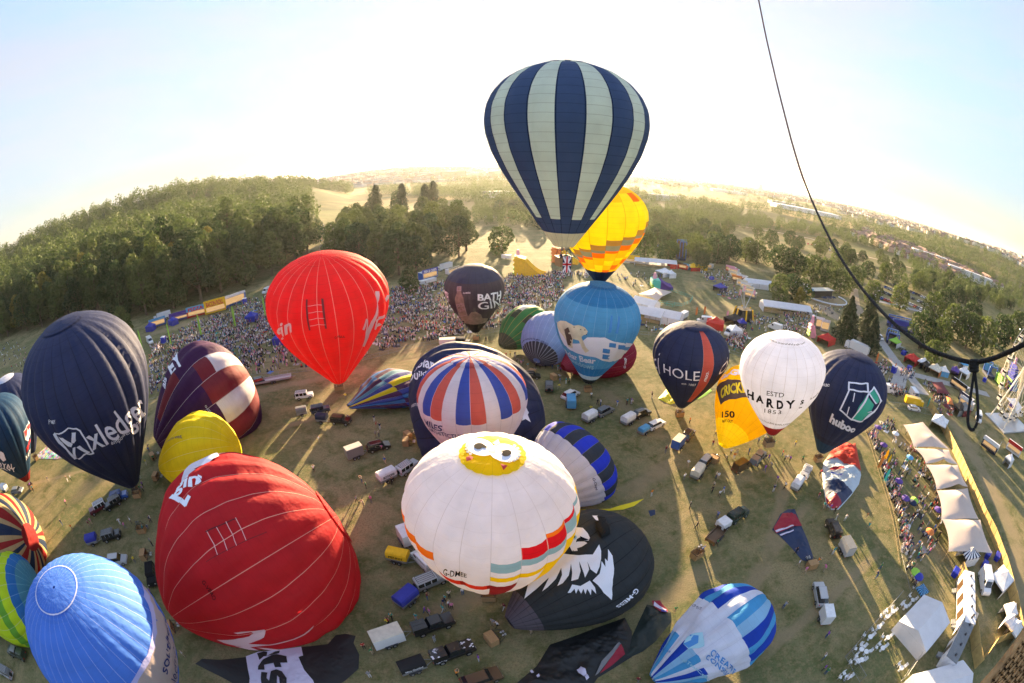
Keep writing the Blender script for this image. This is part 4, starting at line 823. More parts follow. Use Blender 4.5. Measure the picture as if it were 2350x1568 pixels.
draw(E, r, 'vent_cords', [q for a, b in (((405, 668), (466, 806)), ((460, 645), (522, 778)), ((516, 612), (578, 750)), ((574, 590), (636, 720))) for q in stroke(ZR(a, b), 1.6)], 'vinyl_pink'); draw(E, r, 'vent_slots', stroke(ZR((400, 672), (580, 592)), 2.5) + stroke(ZR((400, 848), (760, 672)), 1.4), 'tarp_maroon')
write(E, r, 'G-VBAO', ZR((372, 965), (440, 1075), (458, 1062), (390, 952)), 'vinyl_black', bold=.01)
def lm(E):
    c = [E.tt(*Z5b(p)[0]) for p in ((180, 770), (125, 790), (65, 830), (20, 850))]
    return lambda j, t, p: 'teal_cloth' if t > .93 else 'royal_cloth' if t > .86 else 'lime' if t > .76 else 'leaf' if t > .67 else 'lime' if t > .36 else 'teal_cloth' if t > .33 else 'olive_cloth'
E, r = balloon('lime', 'lime, green and blue ringed balloon lying in the bottom left corner', 22, lm, .03, .1, bk=None, crown=(.98, 'teal_cloth'))
def uj(E):
    def f(j, t, p):
        k = j % 10
        if t > .985: return 'jack_red'
        return ('jack_red', 'jack_red', 'jack_cream', 'jack_navy', 'jack_navy', 'jack_cream', 'jack_red', 'jack_cream', 'jack_navy', 'jack_cream')[k] if t > .2 else 'jack_navy'
    return f
E, r = balloon('union', 'balloon in dark red, cream and navy flag colours lying at the left picture edge', 40, uj, .03, .08, bk=None)
E, r = balloon('green', 'green balloon with dark checks lying behind the lilac blue one', 16, lambda j, t, p: 'black_green' if (.42 < t < .62 and j % 2) or t < .14 else ('white' if j % 8 == 3 and t > .5 else 'green'), .05, .08, bk='side')
E, r = balloon('wings', 'lilac blue balloon lying with its dark netted mouth open to the field', 26, lambda j, t, p: 'net_cloth' if t < .16 else 'wings_blue', .03, .05, bk='side')
write(E, r, 'WIND BENEATH MY WINGS', Z2((1320, 1335), (1480, 1352), (1492, 1335), (1326, 1315)), 'vinyl_navy', bold=.02)
E, r = balloon('maroon', 'maroon balloon lying behind the polar bear one', 20, lambda j, t, p: 'maroon', .03, .08, bk='side')
write(E, r, 'G-CRED', Z2((1990, 1490), (1998, 1425), (1986, 1424), (1978, 1488)), bold=.02)
E, r = balloon('cricket', 'bright yellow balloon with a black word box, rising behind the white one', 20, lambda j, t, p: 'gold' if t > .2 else 'bright_yellow', .03, .10, bk='side')
draw(E, r, 'word_box', [Z4b((918, 690), (960, 655), (1030, 640), (1100, 632), (1160, 700), (1175, 765), (1060, 780), (945, 822))], 'vinyl_brown'); write(E, r, 'CRICKET', Z4b((948, 785), (1200, 745), (1180, 655), (948, 705)), 'vinyl_yellow', bold=.04, off=.12)
write(E, r, 'GoGi', Z4b((945, 640), (1100, 590), (1090, 545), (940, 590)), 'vinyl_white', bold=.05); write(E, r, '150', Z4b((957, 928), (1055, 930), (1056, 875), (957, 880)), 'vinyl_black', bold=.03); write(E, r, 'NOT OUT', Z4b((960, 966), (1040, 966), (1040, 944), (960, 944)), 'vinyl_black', bold=.03)
E, r = balloon('solar', 'navy balloon with a white star lying behind the union striped one', 20, 'navy', .06, .15, bk='side')
write(E, r, 'solar', Z2b((545, 335), (700, 300), (690, 240), (560, 265)), bold=.02); write(E, r, 'build', Z2b((520, 415), (650, 380), (640, 330), (530, 360)), bold=.02); write(E, r, '01317 164', Z2b((528, 590), (590, 585), (588, 562), (528, 566)), bold=.02)
draw(E, r, 'star_emblem', [Z2b((1362, 572), (1378, 612), (1352, 640) if False else (1385, 618), (1378, 640), (1398, 688), (1362, 668), (1335, 680), (1345, 640), (1335, 615), (1358, 610))], 'vinyl_white')
def ci(E):
    tb = E.tt(*Z2b((1850, 1000))[0])
    return lambda j, t, p: 'pale_stripe' if t < tb else ('cihn_blue' if j % 2 else 'cihn_grey')
E, r = balloon('cihn', 'pale balloon with blue and slate stripes on its far half, lying behind the white giant', 24, ci, .04, .05, bk=None, M=56)
write(E, r, 'G-CIHN', Z2b((1850, 1105), (1872, 1190), (1888, 1186), (1868, 1100)), 'vinyl_navy', bold=.02)
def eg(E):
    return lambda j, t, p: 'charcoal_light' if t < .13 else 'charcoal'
E, r = balloon('eagle', 'black balloon with a painted white feathered bird, lying beside the white giant', 20, eg, .05, .06, bk='side', M=56)
FEA = [[(1385, 480), (1430, 345), (1490, 360), (1525, 395), (1540, 425), (1530, 450), (1500, 440), (1470, 425), (1445, 440), (1430, 480), (1410, 520)], [(1420, 520), (1400, 480), (1450, 455), (1500, 450), (1520, 470), (1480, 495), (1445, 500), (1450, 525)],
       [(1060, 875), (1090, 770), (1180, 700), (1260, 640), (1345, 545), (1460, 560), (1560, 550), (1605, 480), (1622, 520), (1618, 580), (1605, 640), (1585, 690), (1540, 660), (1520, 600), (1530, 660), (1500, 720), (1480, 650), (1460, 600), (1470, 670), (1450, 730), (1400, 745), (1410, 680), (1400, 620), (1385, 700), (1340, 760), (1300, 780), (1335, 700), (1330, 650), (1290, 730), (1230, 790), (1190, 820), (1240, 720), (1150, 800)],
       [(1670, 510), (1700, 560), (1715, 650), (1700, 730), (1700, 800), (1690, 878), (1640, 830), (1590, 770), (1560, 740), (1610, 690), (1620, 600), (1650, 640), (1645, 580), (1665, 600)],
       [(1375, 830), (1405, 770), (1470, 780), (1540, 740), (1570, 790), (1580, 835), (1545, 800), (1540, 845), (1515, 800), (1500, 838), (1490, 800), (1470, 835), (1455, 800), (1435, 835), (1425, 800), (1400, 830)]]
draw(E, r, 'feather_picture', [Z3(*p) for p in FEA], 'vinyl_white')
draw(E, r, 'bird_eye', [ell(*Z3((1425, 432))[0], 6, 5)], 'vinyl_skyblue', off=.14); draw(E, r, 'bird_eye', [ell(*Z3((1425, 432))[0], 2.4, 2.4)] + [Z3((1465, 425), (1500, 432), (1530, 448), (1500, 450), (1470, 440))], 'vinyl_black', off=.17)
draw(E, r, 'bird_ear', [Z3((1548, 295), (1585, 300), (1592, 340), (1570, 330))], 'vinyl_white', off=.5)
mb = MB()
for k in range(5):
    P = [Vector(E.S(*E.pick(*Z3(q)[0]), .35)) - r.location for q in ((1575, 300 + k * 6), (1620 + k * 8, 315 + k * 14), (1600 + k * 12, 370 + k * 10), (1610, 430 + k * 3))]; mb.tube(P, [.1, .45, .45, .15], 8)
mb.build('ear_fold', 'charcoal', r, smooth=True)
write(E, r, 'G-MESS', Z3((1880, 795), (1722, 925), (1730, 905) if False else (1742, 935), (1896, 808)), bold=.02)
def cr_(E):
    def f(j, t, p):
        if t > .58: return ('creative_mid', 'creative_dark', 'creative_white', 'creative_mid', 'creative_pale', 'creative_dark')[j % 6]
        if t < .30: return ('creative_mid', 'creative_white', 'creative_dark', 'creative_pale')[j % 4]
        return 'creative_white'
    return f
E, r = balloon('creative', 'white balloon with blue ribbons sagging half filled at the bottom of the field', 20, cr_, .05, .30, bk=None, M=56)
write(E, r, 'CREATIVE', Z5((590, 1365), (755, 1530), (785, 1495), (612, 1325)), 'vinyl_blue', bold=.02, sp=1.15, off=.15); write(E, r, 'CONSTRUCTION', Z5((560, 1400), (770, 1640), (800, 1600), (590, 1365)), 'vinyl_blue', bold=.02, sp=1.1, off=.15) if False else write(E, r, 'CONSTRU', Z5((563, 1392), (700, 1540), (730, 1505), (580, 1362)), 'vinyl_blue', bold=.02, sp=1.15, off=.15)
write(E, r, '#TeamCreative', Z5((402, 1415), (565, 1575), (585, 1560), (420, 1395)), 'vinyl_skyblue', bold=.01, off=.15); write(E, r, 'G-CHXS', Z5((452, 1035), (540, 1065), (548, 1045), (460, 1018)), 'vinyl_navy', off=.15); write(E, r, 'Creative', Z5((255, 1350), (325, 1365), (332, 1345), (262, 1322)), 'vinyl_blue', off=.15)
draw(E, r, 'diamond_emblem', [Z5((415, 1300), (440, 1250), (500, 1225), (550, 1215), (555, 1260), (560, 1310), (520, 1325), (450, 1330)), ], 'vinyl_skyblue', off=.15); draw(E, r, 'diamond_emblem', [Z5((415, 1300), (470, 1270), (460, 1240), (520, 1240), (515, 1290), (450, 1325))], 'vinyl_blue', off=.19)
def rm(j, t, p): return ('plum', 'south_navy', 'plum', 'royal_cloth', 'plum', 'teal_cloth', 'south_navy', 'yellow', 'plum', 'south_navy', 'royal_cloth')[(j + int(t * 2.0)) % 11]
E, r = balloon('rumple', 'rumpled purple, blue and yellow balloon just starting to fill', 22, rm, .09, .45, bk='side', M=50)
# ------------------------------------------------------------------ vehicles
WH_ = {}
def wheel_pair(root, x, y, r=.36, wd=.24):
    for sy in (-1, 1):
        k = (round(r, 2), round(wd, 2))
        if k not in WH_:
            mb = MB(); mb.tube([(0, -wd / 2, 0), (0, wd / 2, 0)], r, 14); t = mb.build('wheel', 'rubber', root); mb = MB(); mb.tube([(0, -wd / 2 - .01, 0), (0, wd / 2 + .01, 0)], r * .58, 8); q = mb.build('rim', 'rim', t); WH_[k] = (t, q)
        else:
            t = WH_[k][0].copy(); COL.objects.link(t); t.parent = root; q = WH_[k][1].copy(); COL.objects.link(q); q.parent = t
        t.location = (x, sy * y, r)
def lamps(root, xf, xr, y, z, wd=.22, zr=None):
    for sy in (-1, 1):
        mb = MB(); mb.box(xf - .03, xf + .03, sy * y - wd / 2, sy * y + wd / 2, z - .08, z + .08); mb.build('headlight', 'lamp_clear', root)
        mb = MB(); mb.box(xr - .03, xr + .03, sy * y - wd / 3, sy * y + wd / 3, (zr or z) - .12, (zr or z) + .12); mb.build('tail_light', 'lamp_red', root)
def chamf(x0, x1, y0, y1, z0, z1, m, taper=(.9, .86)): m.box(x0, x1, y0, y1, z0, z1, taper=taper)
def vehicle(kind, c, label, px, head, roof=None, group=None, sc=1.0, deco=None):
    g = G(*px); h = G(*head) - g; t = empty({'offroad': 'off_road_car', 'suv': 'parked_car', 'car': 'parked_car', 'pickup': 'pickup_truck', 'van': 'van', 'lorry': 'lorry'}[kind], (g.x, g.y, tz(g.x, g.y)), math.atan2(h.y, h.x), label, {'offroad': 'off-road car', 'suv': 'car', 'car': 'car', 'pickup': 'pickup truck', 'van': 'van', 'lorry': 'lorry'}[kind], group); t.scale = (sc, sc, sc)
    pc_ = 'paint_' + c; rf = 'paint_' + (roof or c); mb = MB()
    if kind == 'offroad':
        mb.box(-2.1, 2.1, -.86, .86, .48, 1.05); mb.box(.75, 2.08, -.80, .80, 1.05, 1.18, taper=(.97, .95)); mb.box(-2.2, -2.1, -.8, .8, .45, .62); mb.box(2.1, 2.2, -.84, .84, .45, .62)
        for sx in (-1.35, 1.35):
            for sy in (-1, 1): mb.box(sx - .5, sx + .5, sy * .92 - .06, sy * .92 + .06, .78, .92)
        mb.build('body', pc_, t); mb = MB(); mb.box(-2.08, .74, -.80, .80, 1.051, 1.72, taper=(.95, .92)); mb.build('window', 'glass_dark', t); mb = MB()
        for x in (-2.07, -1.15, -.2, .66): mb.box(x - .06, x + .06, -.815, .815, 1.05, 1.71, taper=(1, .935))
        mb.box(-2.04, .70, -.77, .77, 1.72, 1.86, taper=(.97, .95)); mb.build('roof', rf, t)
        mb = MB()
        for k in range(5): mb.box(-1.9, .5, -.6 + k * .3 - .02, -.6 + k * .3 + .02, 1.93, 1.97)
        mb.box(-1.9, -1.86, -.62, .62, 1.90, 1.96); mb.box(.46, .5, -.62, .62, 1.90, 1.96); mb.build('roof_rack', 'dark_metal', t)
        mb = MB(); mb.tube([(-2.21, 0, 1.0), (-2.40, 0, 1.0)], .36, 14); mb.build('spare_wheel', 'rubber', t)
        wheel_pair(t, 1.35, .80, .38); wheel_pair(t, -1.35, .80, .38); lamps(t, 2.1, -2.1, .62, .86)
    elif kind in ('car', 'suv'):
        H = 1.45 if kind == 'car' else 1.68; hb = .92 if kind == 'car' else 1.02
        mb.prism([(-2.25, .32), (2.2, .30), (2.3, .55), (2.22, .78), (1.15, hb), (-2.1, hb + .02), (-2.3, .75)], -.88, .88); mb.build('body', pc_, t, smooth=False)
        mb = MB(); mb.box(-2.05, 1.12, -.80, .80, hb + .005, H - .08, taper=(.72, .82)); mb.build('window', 'glass_dark', t); mb = MB()
        mb.box(-1.62, .66, -.655, .655, H - .085, H, taper=(.92, .92)); mb.box(-.42, -.32, -.735, .735, hb, H - .06, taper=(.9, .86)); mb.build('roof', rf, t)
        if kind == 'suv':
            for sy in (-1, 1): mb = MB(); mb.tube([(-1.5, sy * .6, H + .05), (.5, sy * .6, H + .05)], .02, 4); mb.build('roof_rail', 'steel', t)
        for sy in (-1, 1): mb = MB(); mb.box(.72, .88, sy * .95 - .08, sy * .95 + .08, hb, hb + .15); mb.build('wing_mirror', pc_, t)
        wheel_pair(t, 1.4, .80, .34); wheel_pair(t, -1.4, .80, .34); lamps(t, 2.2, -2.25, .64, .70, zr=.85)
    elif kind == 'pickup':
        mb.box(-2.6, 2.55, -.90, .90, .50, 1.0); mb.box(1.2, 2.52, -.84, .84, 1.0, 1.14, taper=(.94, .94)); mb.build('body', pc_, t)
        mb = MB(); mb.box(-.75, 1.35, -.82, .82, 1.001, 1.70, taper=(.72, .84)); mb.build('window', 'glass_dark', t); mb = MB(); mb.box(-.45, 1.02, -.69, .69, 1.70, 1.80, taper=(.93, .93)); mb.build('roof', rf, t)
        mb = MB(); mb.box(-2.58, -.76, -.84, .84, 1.001, 1.72, taper=(.96, .88)); mb.box(-2.4, -.9, -.03, .03, 1.72, 1.76); mb.box(-2.4, -.9, -.5, -.46, 1.72, 1.75); mb.box(-2.4, -.9, .46, .5, 1.72, 1.75); mb.build('hard_top', pc_, t)
        wheel_pair(t, 1.6, .84, .40); wheel_pair(t, -1.65, .84, .40); lamps(t, 2.56, -2.6, .66, .85)
        if deco:
            mb = MB()
            for k in range(22):
                x = random.choice((random.uniform(1.3, 2.4), random.uniform(-2.5, -1.6))); y = random.uniform(-.7, .7); zt = 1.145 if x > 0 else 1.73; q = [(x + .17 * math.cos(a) * random.uniform(.6, 1.2), y * .9 + .10 * math.sin(a), zt + .01) for a in np.linspace(0, 6.28, 7)[:-1]]; mb.poly(q)
            for k in range(14):
                x = random.uniform(-2.5, -1.2); z = random.uniform(.6, .95); mb.box(x, x + .14, -.915, -.905, z, z + .1)
            mb.build('graphic', 'vinyl_white', t)
    elif kind == 'van':
        mb.prism([(-2.7, .35), (2.6, .33), (2.72, .75), (2.55, 1.1), (1.75, 1.32), (-2.7, 1.32)], -.98, .98); mb.prism([(-2.68, 1.33), (1.72, 1.33), (1.15, 2.2), (.95, 2.45), (-2.6, 2.5)], -.93, .93); mb.build('body', pc_, t)
        mb = MB(); mb.poly([(1.80, -.82, 1.36), (1.80, .82, 1.36), (1.24, .78, 2.16), (1.24, -.78, 2.16)]); mb.build('windscreen', 'glass_dark', t); mb = MB()
        for sy in (-1, 1): mb.box(.5, 1.2, sy * .94 - .005, sy * .94 + .005, 1.45, 2.0)
        mb.build('window', 'glass_dark', t); wheel_pair(t, 1.7, .86, .36); wheel_pair(t, -1.7, .86, .36); lamps(t, 2.62, -2.72, .7, .85)
    elif kind == 'lorry':
        mb.box(2.6, 4.4, -1.15, 1.15, .6, 2.8, taper=(.86, .94)); mb.build('cab', pc_, t); mb = MB(); mb.poly([(4.36, -.95, 1.55), (4.36, .95, 1.55), (4.26, .92, 2.45), (4.26, -.92, 2.45)]); mb.build('windscreen', 'glass_dark', t)
        mb = MB(); mb.box(-5.4, 2.4, -1.24, 1.24, 1.0, 3.7); mb.build('box_body', rf, t); mb = MB(); mb.box(-5.2, 4.0, -.5, .5, .62, .95); mb.build('chassis', 'dark_metal', t)
        for x in (3.5, -2.6, -3.8): wheel_pair(t, x, 1.05, .5, .3)
    return t
def trailer(kind, c, label, px, head, L=3.0, W=1.6, H=1.5, group=None, sign=None, roof=None, smat='vinyl_black'):
    g = G(*px); h = G(*head) - g; t = empty('trailer', (g.x, g.y, tz(g.x, g.y)), math.atan2(h.y, h.x), label, 'trailer', group); a, b = L / 2, W / 2; z0 = .55; mb = MB()
    if kind == 'canvas':
        pr = [(-b, z0 + .45), (b, z0 + .45), (b, z0 + H * .75), (b * .85, z0 + H * .93), (b * .5, z0 + H), (-b * .5, z0 + H), (-b * .85, z0 + H * .93), (-b, z0 + H * .75)]
        mb.prism([(y, z) for y, z in pr], -a, a, axis='x')
        mb.build('cover', 'tarp_' + c, t); mb = MB(); mb.box(-a, a, -b + .02, b - .02, z0, z0 + .449); mb.build('box_body', 'galvanised', t)
    elif kind == 'open':
        mb.box(-a, a, -b, b, z0, z0 + .08)
        for q in ((-a, -a + .05, -b, b), (a - .05, a, -b, b), (-a + .05, a - .05, -b, -b + .05), (-a + .05, a - .05, b - .05, b)): mb.box(*q, z0 + .081, z0 + .5)
        mb.build('box_body', 'paint_' + c, t)
    else:
        mb.box(-a, a, -b, b, z0, z0 + H, taper=(1, .97)); mb.build('box_body', 'paint_' + c, t); mb = MB(); rc = roof or c; mb.box(-a - .02, a + .02, -b * .98, b * .98, z0 + H + .002, z0 + H + .09, taper=(.98, .93)); mb.build('roof', 'tarp_' + rc, t)
        mb = MB(); mb.box(-a - .012, -a - .002, -b * .9, -.02, z0 + .1, z0 + H - .1); mb.box(-a - .012, -a - .002, .02, b * .9, z0 + .1, z0 + H - .1); mb.build('door', 'paint_' + c, t)
    mb = MB(); mb.tube([(a, -.5, z0 - .02), (a + 1.1, 0, z0 - .02), (a, .5, z0 - .02)], .05, 5); mb.box(-a + .1, a - .1, -b + .1, b - .1, z0 - .12, z0 - .01); mb.build('drawbar', 'galvanised', t)
    for x in ((-.38, .38) if L > 2.6 else (0,)): wheel_pair(t, x, b + .02, .30, .2)
    mb = MB()
    for sy in (-1, 1):
        mb = MB(); mb.box(-.8 if L > 2.6 else -.4, .8 if L > 2.6 else .4, sy * (b + .1) - .13, sy * (b + .1) + .13, .66, .70); mb.build('mudguard', 'dark_metal', t)
        mb = MB(); mb.box(-a - .03, -a - .013, sy * b * .85 - .1, sy * b * .85 + .1, z0 - .12, z0 - .02); mb.build('tail_light', 'lamp_red', t)
    if sign:
        s, F = text_mesh(sign, bold=.02)
        for sy in (-1, 1):
            zc = z0 + H * .55; V = [((-sy) * -1 * (u - .5) * L * .7 * 1.0, sy * (b + .015), zc + (v - .5) * H * .30) for u, v in s]
            V = [((u - .5) * L * .7 * (1 if sy < 0 else -1), sy * (b + .02), zc + (v - .5) * H * .3) for u, v in s]; m = MB(); m.v = V; m.f = F; m.m = [0] * len(F); m.build('lettering', smat, t)
    return t
V = vehicle; T = trailer
V('offroad', 'white', 'white off-road car parked alone between plum and red balloons', (700, 914), (722, 911))
T('canvas', 'grey', 'small grey trailer behind the dark blue off-road car', (694, 953), (720, 948), 2.4); V('offroad', 'navy', 'dark blue off-road car on the grass below the white one', (737, 947), (758, 943))
T('canvas', 'navy', 'navy canvas trailer left of the black off-road car', (741, 969), (766, 971), 2.5); V('offroad', 'black', 'black off-road car with roof rack beside a navy trailer', (784, 972), (806, 974), 'black')
T('box', 'grey', 'tall grey trailer painted with pictures behind the dark pickup', (815, 1050), (842, 1040), 3.2, 1.7, 1.9, roof='cream'); V('suv', 'black', 'dark car catching gold light between grey trailer and open field', (869, 1031), (896, 1024))
T('canvas', 'white', 'white canvas trailer with green base and black lettering', (889, 1102), (914, 1090), 3.2, 1.8, 1.6, sign='SKYTHOPIA'); V('offroad', 'silver', 'silver off-road car with white roof beside the white giant balloon', (937, 1080), (955, 1068), 'white')
V('offroad', 'green', 'grey green off-road pickup seen end on behind the burners', (1260, 893), (1260, 875), 'grey'); V('suv', 'white', 'white car in front of an open blue trailer', (1309, 912), (1328, 902)); T('box', 'sky', 'light blue open backed trailer hitched to the white car', (1310, 934), (1308, 916), 3.3, 1.9, 1.7, roof='sky')
T('canvas', 'white', 'rounded white trailer next to the dark grey hatchback', (1352, 966), (1374, 954), 3.0, 1.7, 1.6); V('suv', 'grey', 'dark grey car hitched to the rounded white trailer', (1387, 950), (1406, 940))
T('canvas', 'white', 'white trailer with small badge behind the black car', (1440, 972), (1462, 959), 3.0, 1.7, 1.6); V('suv', 'black', 'black estate car with pale roof glare beside the badge trailer', (1471, 955), (1492, 946), 'black')
T('canvas', 'sky', 'little sky blue canvas trailer hitched to a white estate', (1476, 996), (1496, 984), 2.2, 1.4, 1.2); V('car', 'white', 'white estate car pulling the little sky blue trailer', (1504, 980), (1524, 970))
T('box', 'blue', 'green blue picture trailer with pale roof near the yellow balloon', (1554, 1028), (1567, 1014), 2.9, 1.7, 1.7, roof='cream'); V('suv', 'brown', 'golden brown car in low sunlight ahead of the picture trailer', (1578, 1004), (1590, 988))
T('canvas', 'cream', 'cream trailer with round badge behind a dark estate in sunlight', (1598, 1093), (1612, 1074), 3.0, 1.7, 1.5); V('suv', 'black', 'dark estate with bright roof, hitched to the cream trailer', (1619, 1064), (1634, 1048), 'silver')
V('van', 'brown', 'brown and black van at an angle below the yellow balloon', (1700, 1077), (1722, 1064), sc=.82); V('pickup', 'grey', 'grey pickup nose to nose with the brown van', (1737, 1058), (1752, 1040))
V('offroad', 'white', 'white off-road car hitched to a white canvas trailer', (1847, 1090), (1856, 1072), 'white'); T('canvas', 'white', 'white canvas trailer with badge, nearest the red striped balloon', (1826, 1120), (1840, 1100), 3.2, 1.7, 1.4)
V('offroad', 'green', 'dark green off-road car ahead of the canopy trailer', (1690, 1190), (1712, 1176), 'green'); T('box', 'white', 'white canopy with red badges on a flat trailer', (1657, 1211), (1680, 1196), 2.0, 1.8, .9, roof='white'); T('open', 'brown', 'long brown flatbed trailer with a red balloon bag', (1640, 1236), (1660, 1214), 3.6, 1.8)
V('offroad', 'black', 'black off-road car standing alone right of the navy red cloth', (1908, 1221), (1896, 1194), 'black'); T('box', 'silver', 'silver grey box trailer with sloping white side', (1937, 1268), (1925, 1244), 3.0, 1.8, 1.7, roof='grey')
V('suv', 'silver', 'silver car with sunroof near the bottom right tents', (1878, 1370), (1873, 1342), 'silver'); T('box', 'white', 'plain white box trailer below the silver car', (1888, 1424), (1884, 1400), 2.3, 1.6, 1.7, roof='white')
V('offroad', 'maroon', 'maroon off-road car with white roof at left of the field', (227, 1173), (212, 1182), 'white'); V('offroad', 'black', 'black and grey off-road car beside the maroon one', (262, 1162), (246, 1172), 'grey'); V('offroad', 'blue', 'blue off-road car nearest the navy lettered balloon', (277, 1146), (296, 1140), 'blue')
T('canvas', 'royal', 'blue canvas trailer with white cloud print, left side', (216, 1247), (240, 1240), 2.6, 1.7, 1.4); V('offroad', 'black', 'black off-road car pulling the cloud print trailer', (260, 1236), (284, 1229), 'grey'); V('suv', 'silver', 'silver car peeping out above the bright blue balloon', (272, 1292), (296, 1288)); V('offroad', 'black', 'black car squeezed beside the enormous red balloon', (353, 1328), (355, 1350))
T('canvas', 'white', 'white canvas trailer under the teal balloon mouth', (14, 1128), (28, 1130), 2.4); V('car', 'grey', 'grey car parked under the red tip of the teal balloon', (42, 1131), (60, 1128)); V('pickup', 'green', 'dark flatbed truck carrying a union flag canopy, bottom left', (45, 1505), (20, 1495), 'grey'); V('offroad', 'silver', 'silver truck at the very bottom left corner', (18, 1548), (4, 1540), 'grey')
V('pickup', 'black', 'glossy black pickup with hard top near the wicker basket', (995, 1440), (1035, 1426)); T('box', 'white', 'white box trailer with beige roof and pale oval', (893, 1473), (935, 1458), 3.8, 2.0, 1.8, roof='cream')
V('pickup', 'black', 'black pickup with white painted graphics', (1040, 1502), (1080, 1487), deco=1); T('canvas', 'black', 'black canvas trailer with white script behind the graphic pickup', (948, 1535), (985, 1522), 3.0, 1.7, 1.3, sign='Miss Guided', smat='vinyl_white'); V('car', 'brown', 'dark brown car cut by the bottom edge of the picture', (1105, 1562), (1140, 1550))
V('offroad', 'grey', 'slate grey off-road car between blue trailer and white giant balloon', (990, 1340), (1018, 1328), 'silver'); T('canvas', 'royal', 'royal blue canvas trailer beside the slate car', (934, 1380), (955, 1362), 3.0, 1.9, 1.5); T('canvas', 'yellow', 'yellow canvas trailer with black lettering', (916, 1286), (945, 1292), 3.0, 1.7, 1.5, sign='PENNY')
T('box', 'white', 'tall white box trailer behind the left rim of the giant balloon', (934, 1244), (945, 1262), 2.8, 1.8, 1.9, roof='white'); V('van', 'white', 'white van showing its nose under the giant balloon', (972, 1293), (955, 1275), sc=.8)
T('box', 'white', 'small white trailer by the crowd fence under the bottle balloon', (1027, 791), (1045, 790), 4.5, 2, 1.2, roof='cream'); V('offroad', 'black', 'dark off-road car by the crowd fence under the bottle balloon', (1062, 790), (1080, 791)); V('suv', 'black', 'dark car behind the lilac balloon and its crew', (1218, 868), (1240, 868))
T('open', 'silver', 'long empty silver flatbed trailer along the crowd fence', (628, 876), (655, 871), 10, 2.2); V('suv', 'black', 'dark car at the towing end of the long flatbed', (590, 882), (575, 886))
V('lorry', 'white', 'white lorry with long box parked under the wooded slope', (372, 735), (350, 742), sc=.9); V('van', 'white', 'white van parked by the wood corner, left of the crowd', (345, 788), (352, 795)); V('lorry', 'silver', 'silver round nosed lorry behind the yellow stall', (521, 696), (515, 705), sc=.7); V('van', 'white', 'white van half hidden at the wood edge left of the red balloon', (613, 672), (605, 676))
V('lorry', 'white', 'white lorry backing onto the burger stall by the wood', (1020, 620), (1002, 625), sc=.85); V('van', 'white', 'white emergency van on the slope between the two slides', (1356, 632), (1372, 630)); V('van', 'white', 'white ice cream van with red stripe among the walkers', (1778, 757), (1765, 752)); V('van', 'white', 'white delivery van beside the white gazebo, behind the red gored balloon', (1673, 768), (1662, 776))
V('lorry', 'white', 'white lorry with flat roof between marquee tents and barrier', (1564, 735), (1552, 742), sc=.7); V('van', 'white', 'white camper van in the row behind the red gored balloon', (1616, 742), (1600, 740)); V('van', 'white', 'white van parked by the hoarding corner and ambulance tent', (2033, 900), (2046, 902)); V('lorry', 'yellow', 'yellow and red fire engine parked at the hoarding corner', (2097, 932), (2115, 936), 'yellow', sc=.7); V('car', 'white', 'white estate beside the fire engine', (2096, 942), (2115, 945))
V('van', 'white', 'white motorhome behind the fire engine', (2096, 914), (2102, 922)); V('van', 'white', 'white delivery van reversed to the white gazebo, far right', (2254, 1345), (2258, 1372), sc=1.05); V('lorry', 'white', 'long white lorry behind the carton emblem balloon', (1962, 808), (1935, 796)); V('van', 'white', 'white van behind the dark kiosks by the rope loop', (2243, 965), (2246, 980))
V('car', 'lime' if 'paint_lime' in MATS else 'green', 'green car next to the lime canopy by the lane', (2073, 807), (2080, 810)); V('car', 'white', 'white car parked on the lane beside the conifers', (2020, 778), (2030, 790)); V('car', 'white', 'white car alone near the bar deck', (1860, 725), (1864, 727))
# ------------------------------------------------------------------ car park: small cars, one mesh each
def small_car(c):
    mb = MB(); mb.box(-2.1, 2.1, -.85, .85, .3, .95, mi=0, taper=(.97, .95)); mb.box(-1.6, .9, -.78, .78, .951, 1.40, mi=1, taper=(.72, .85)); mb.box(-1.25, .5, -.63, .63, 1.401, 1.47, mi=0)
    for x in (-1.3, 1.3): mb.tube([(x, -.87, .33), (x, .87, .33)], .33, 8, mi=2)
    return mb.build('parked_car', ['paint_' + c, 'glass_dark', 'rubber'])
PC = {c: small_car(c) for c in ('white', 'silver', 'grey', 'black', 'blue', 'red')}; first = set(); NCAR = 0
def cars_rows(rows, label, group):
    global NCAR
    for (a, b, n) in rows:
        A, B = G(*a), G(*b); d = (B - A); ang = math.atan2(d.y, d.x) + math.pi / 2
        for k in range(n):
            if random.random() < .12: continue
            p = A.lerp(B, (k + .5) / n); c = random.choice(('white', 'white', 'silver', 'grey', 'black', 'blue', 'red', 'black')); o = PC[c]
            if c in first: o = o.copy(); COL.objects.link(o)
            first.add(c); o.location = (p.x, p.y, tz(p.x, p.y)); o.rotation_euler = (0, 0, ang + random.uniform(-.08, .08)); tag(o, '%s car in the rows of %s' % (c, label), 'car', '%s cars, %s' % (c, group)); NCAR += 1
cars_rows([((2010, 665), (2150, 730), 22), ((2030, 660), (2170, 722), 22), ((2050, 655), (2190, 716), 22), ((2000, 678), (2085, 712), 12), ((2105, 722), (2180, 748), 12), ((2120, 716), (2230, 756), 18)], 'the car park behind the rope', 'car park behind the rope')
cars_rows([((1500, 565), (1560, 570), 9), ((1640, 550), (1730, 556), 12), ((1850, 560), (1960, 585), 14), ((1110, 500), (1200, 500), 10), ((1900, 575), (1960, 590), 8)], 'the hazy field beyond the fair', 'hazy field')
cars_rows([((2285, 738), (2345, 762), 8), ((2270, 760), (2340, 790), 9)], 'the field at the far right', 'far right field')
for c in PC:
    if c not in first: bpy.data.objects.remove(PC[c])
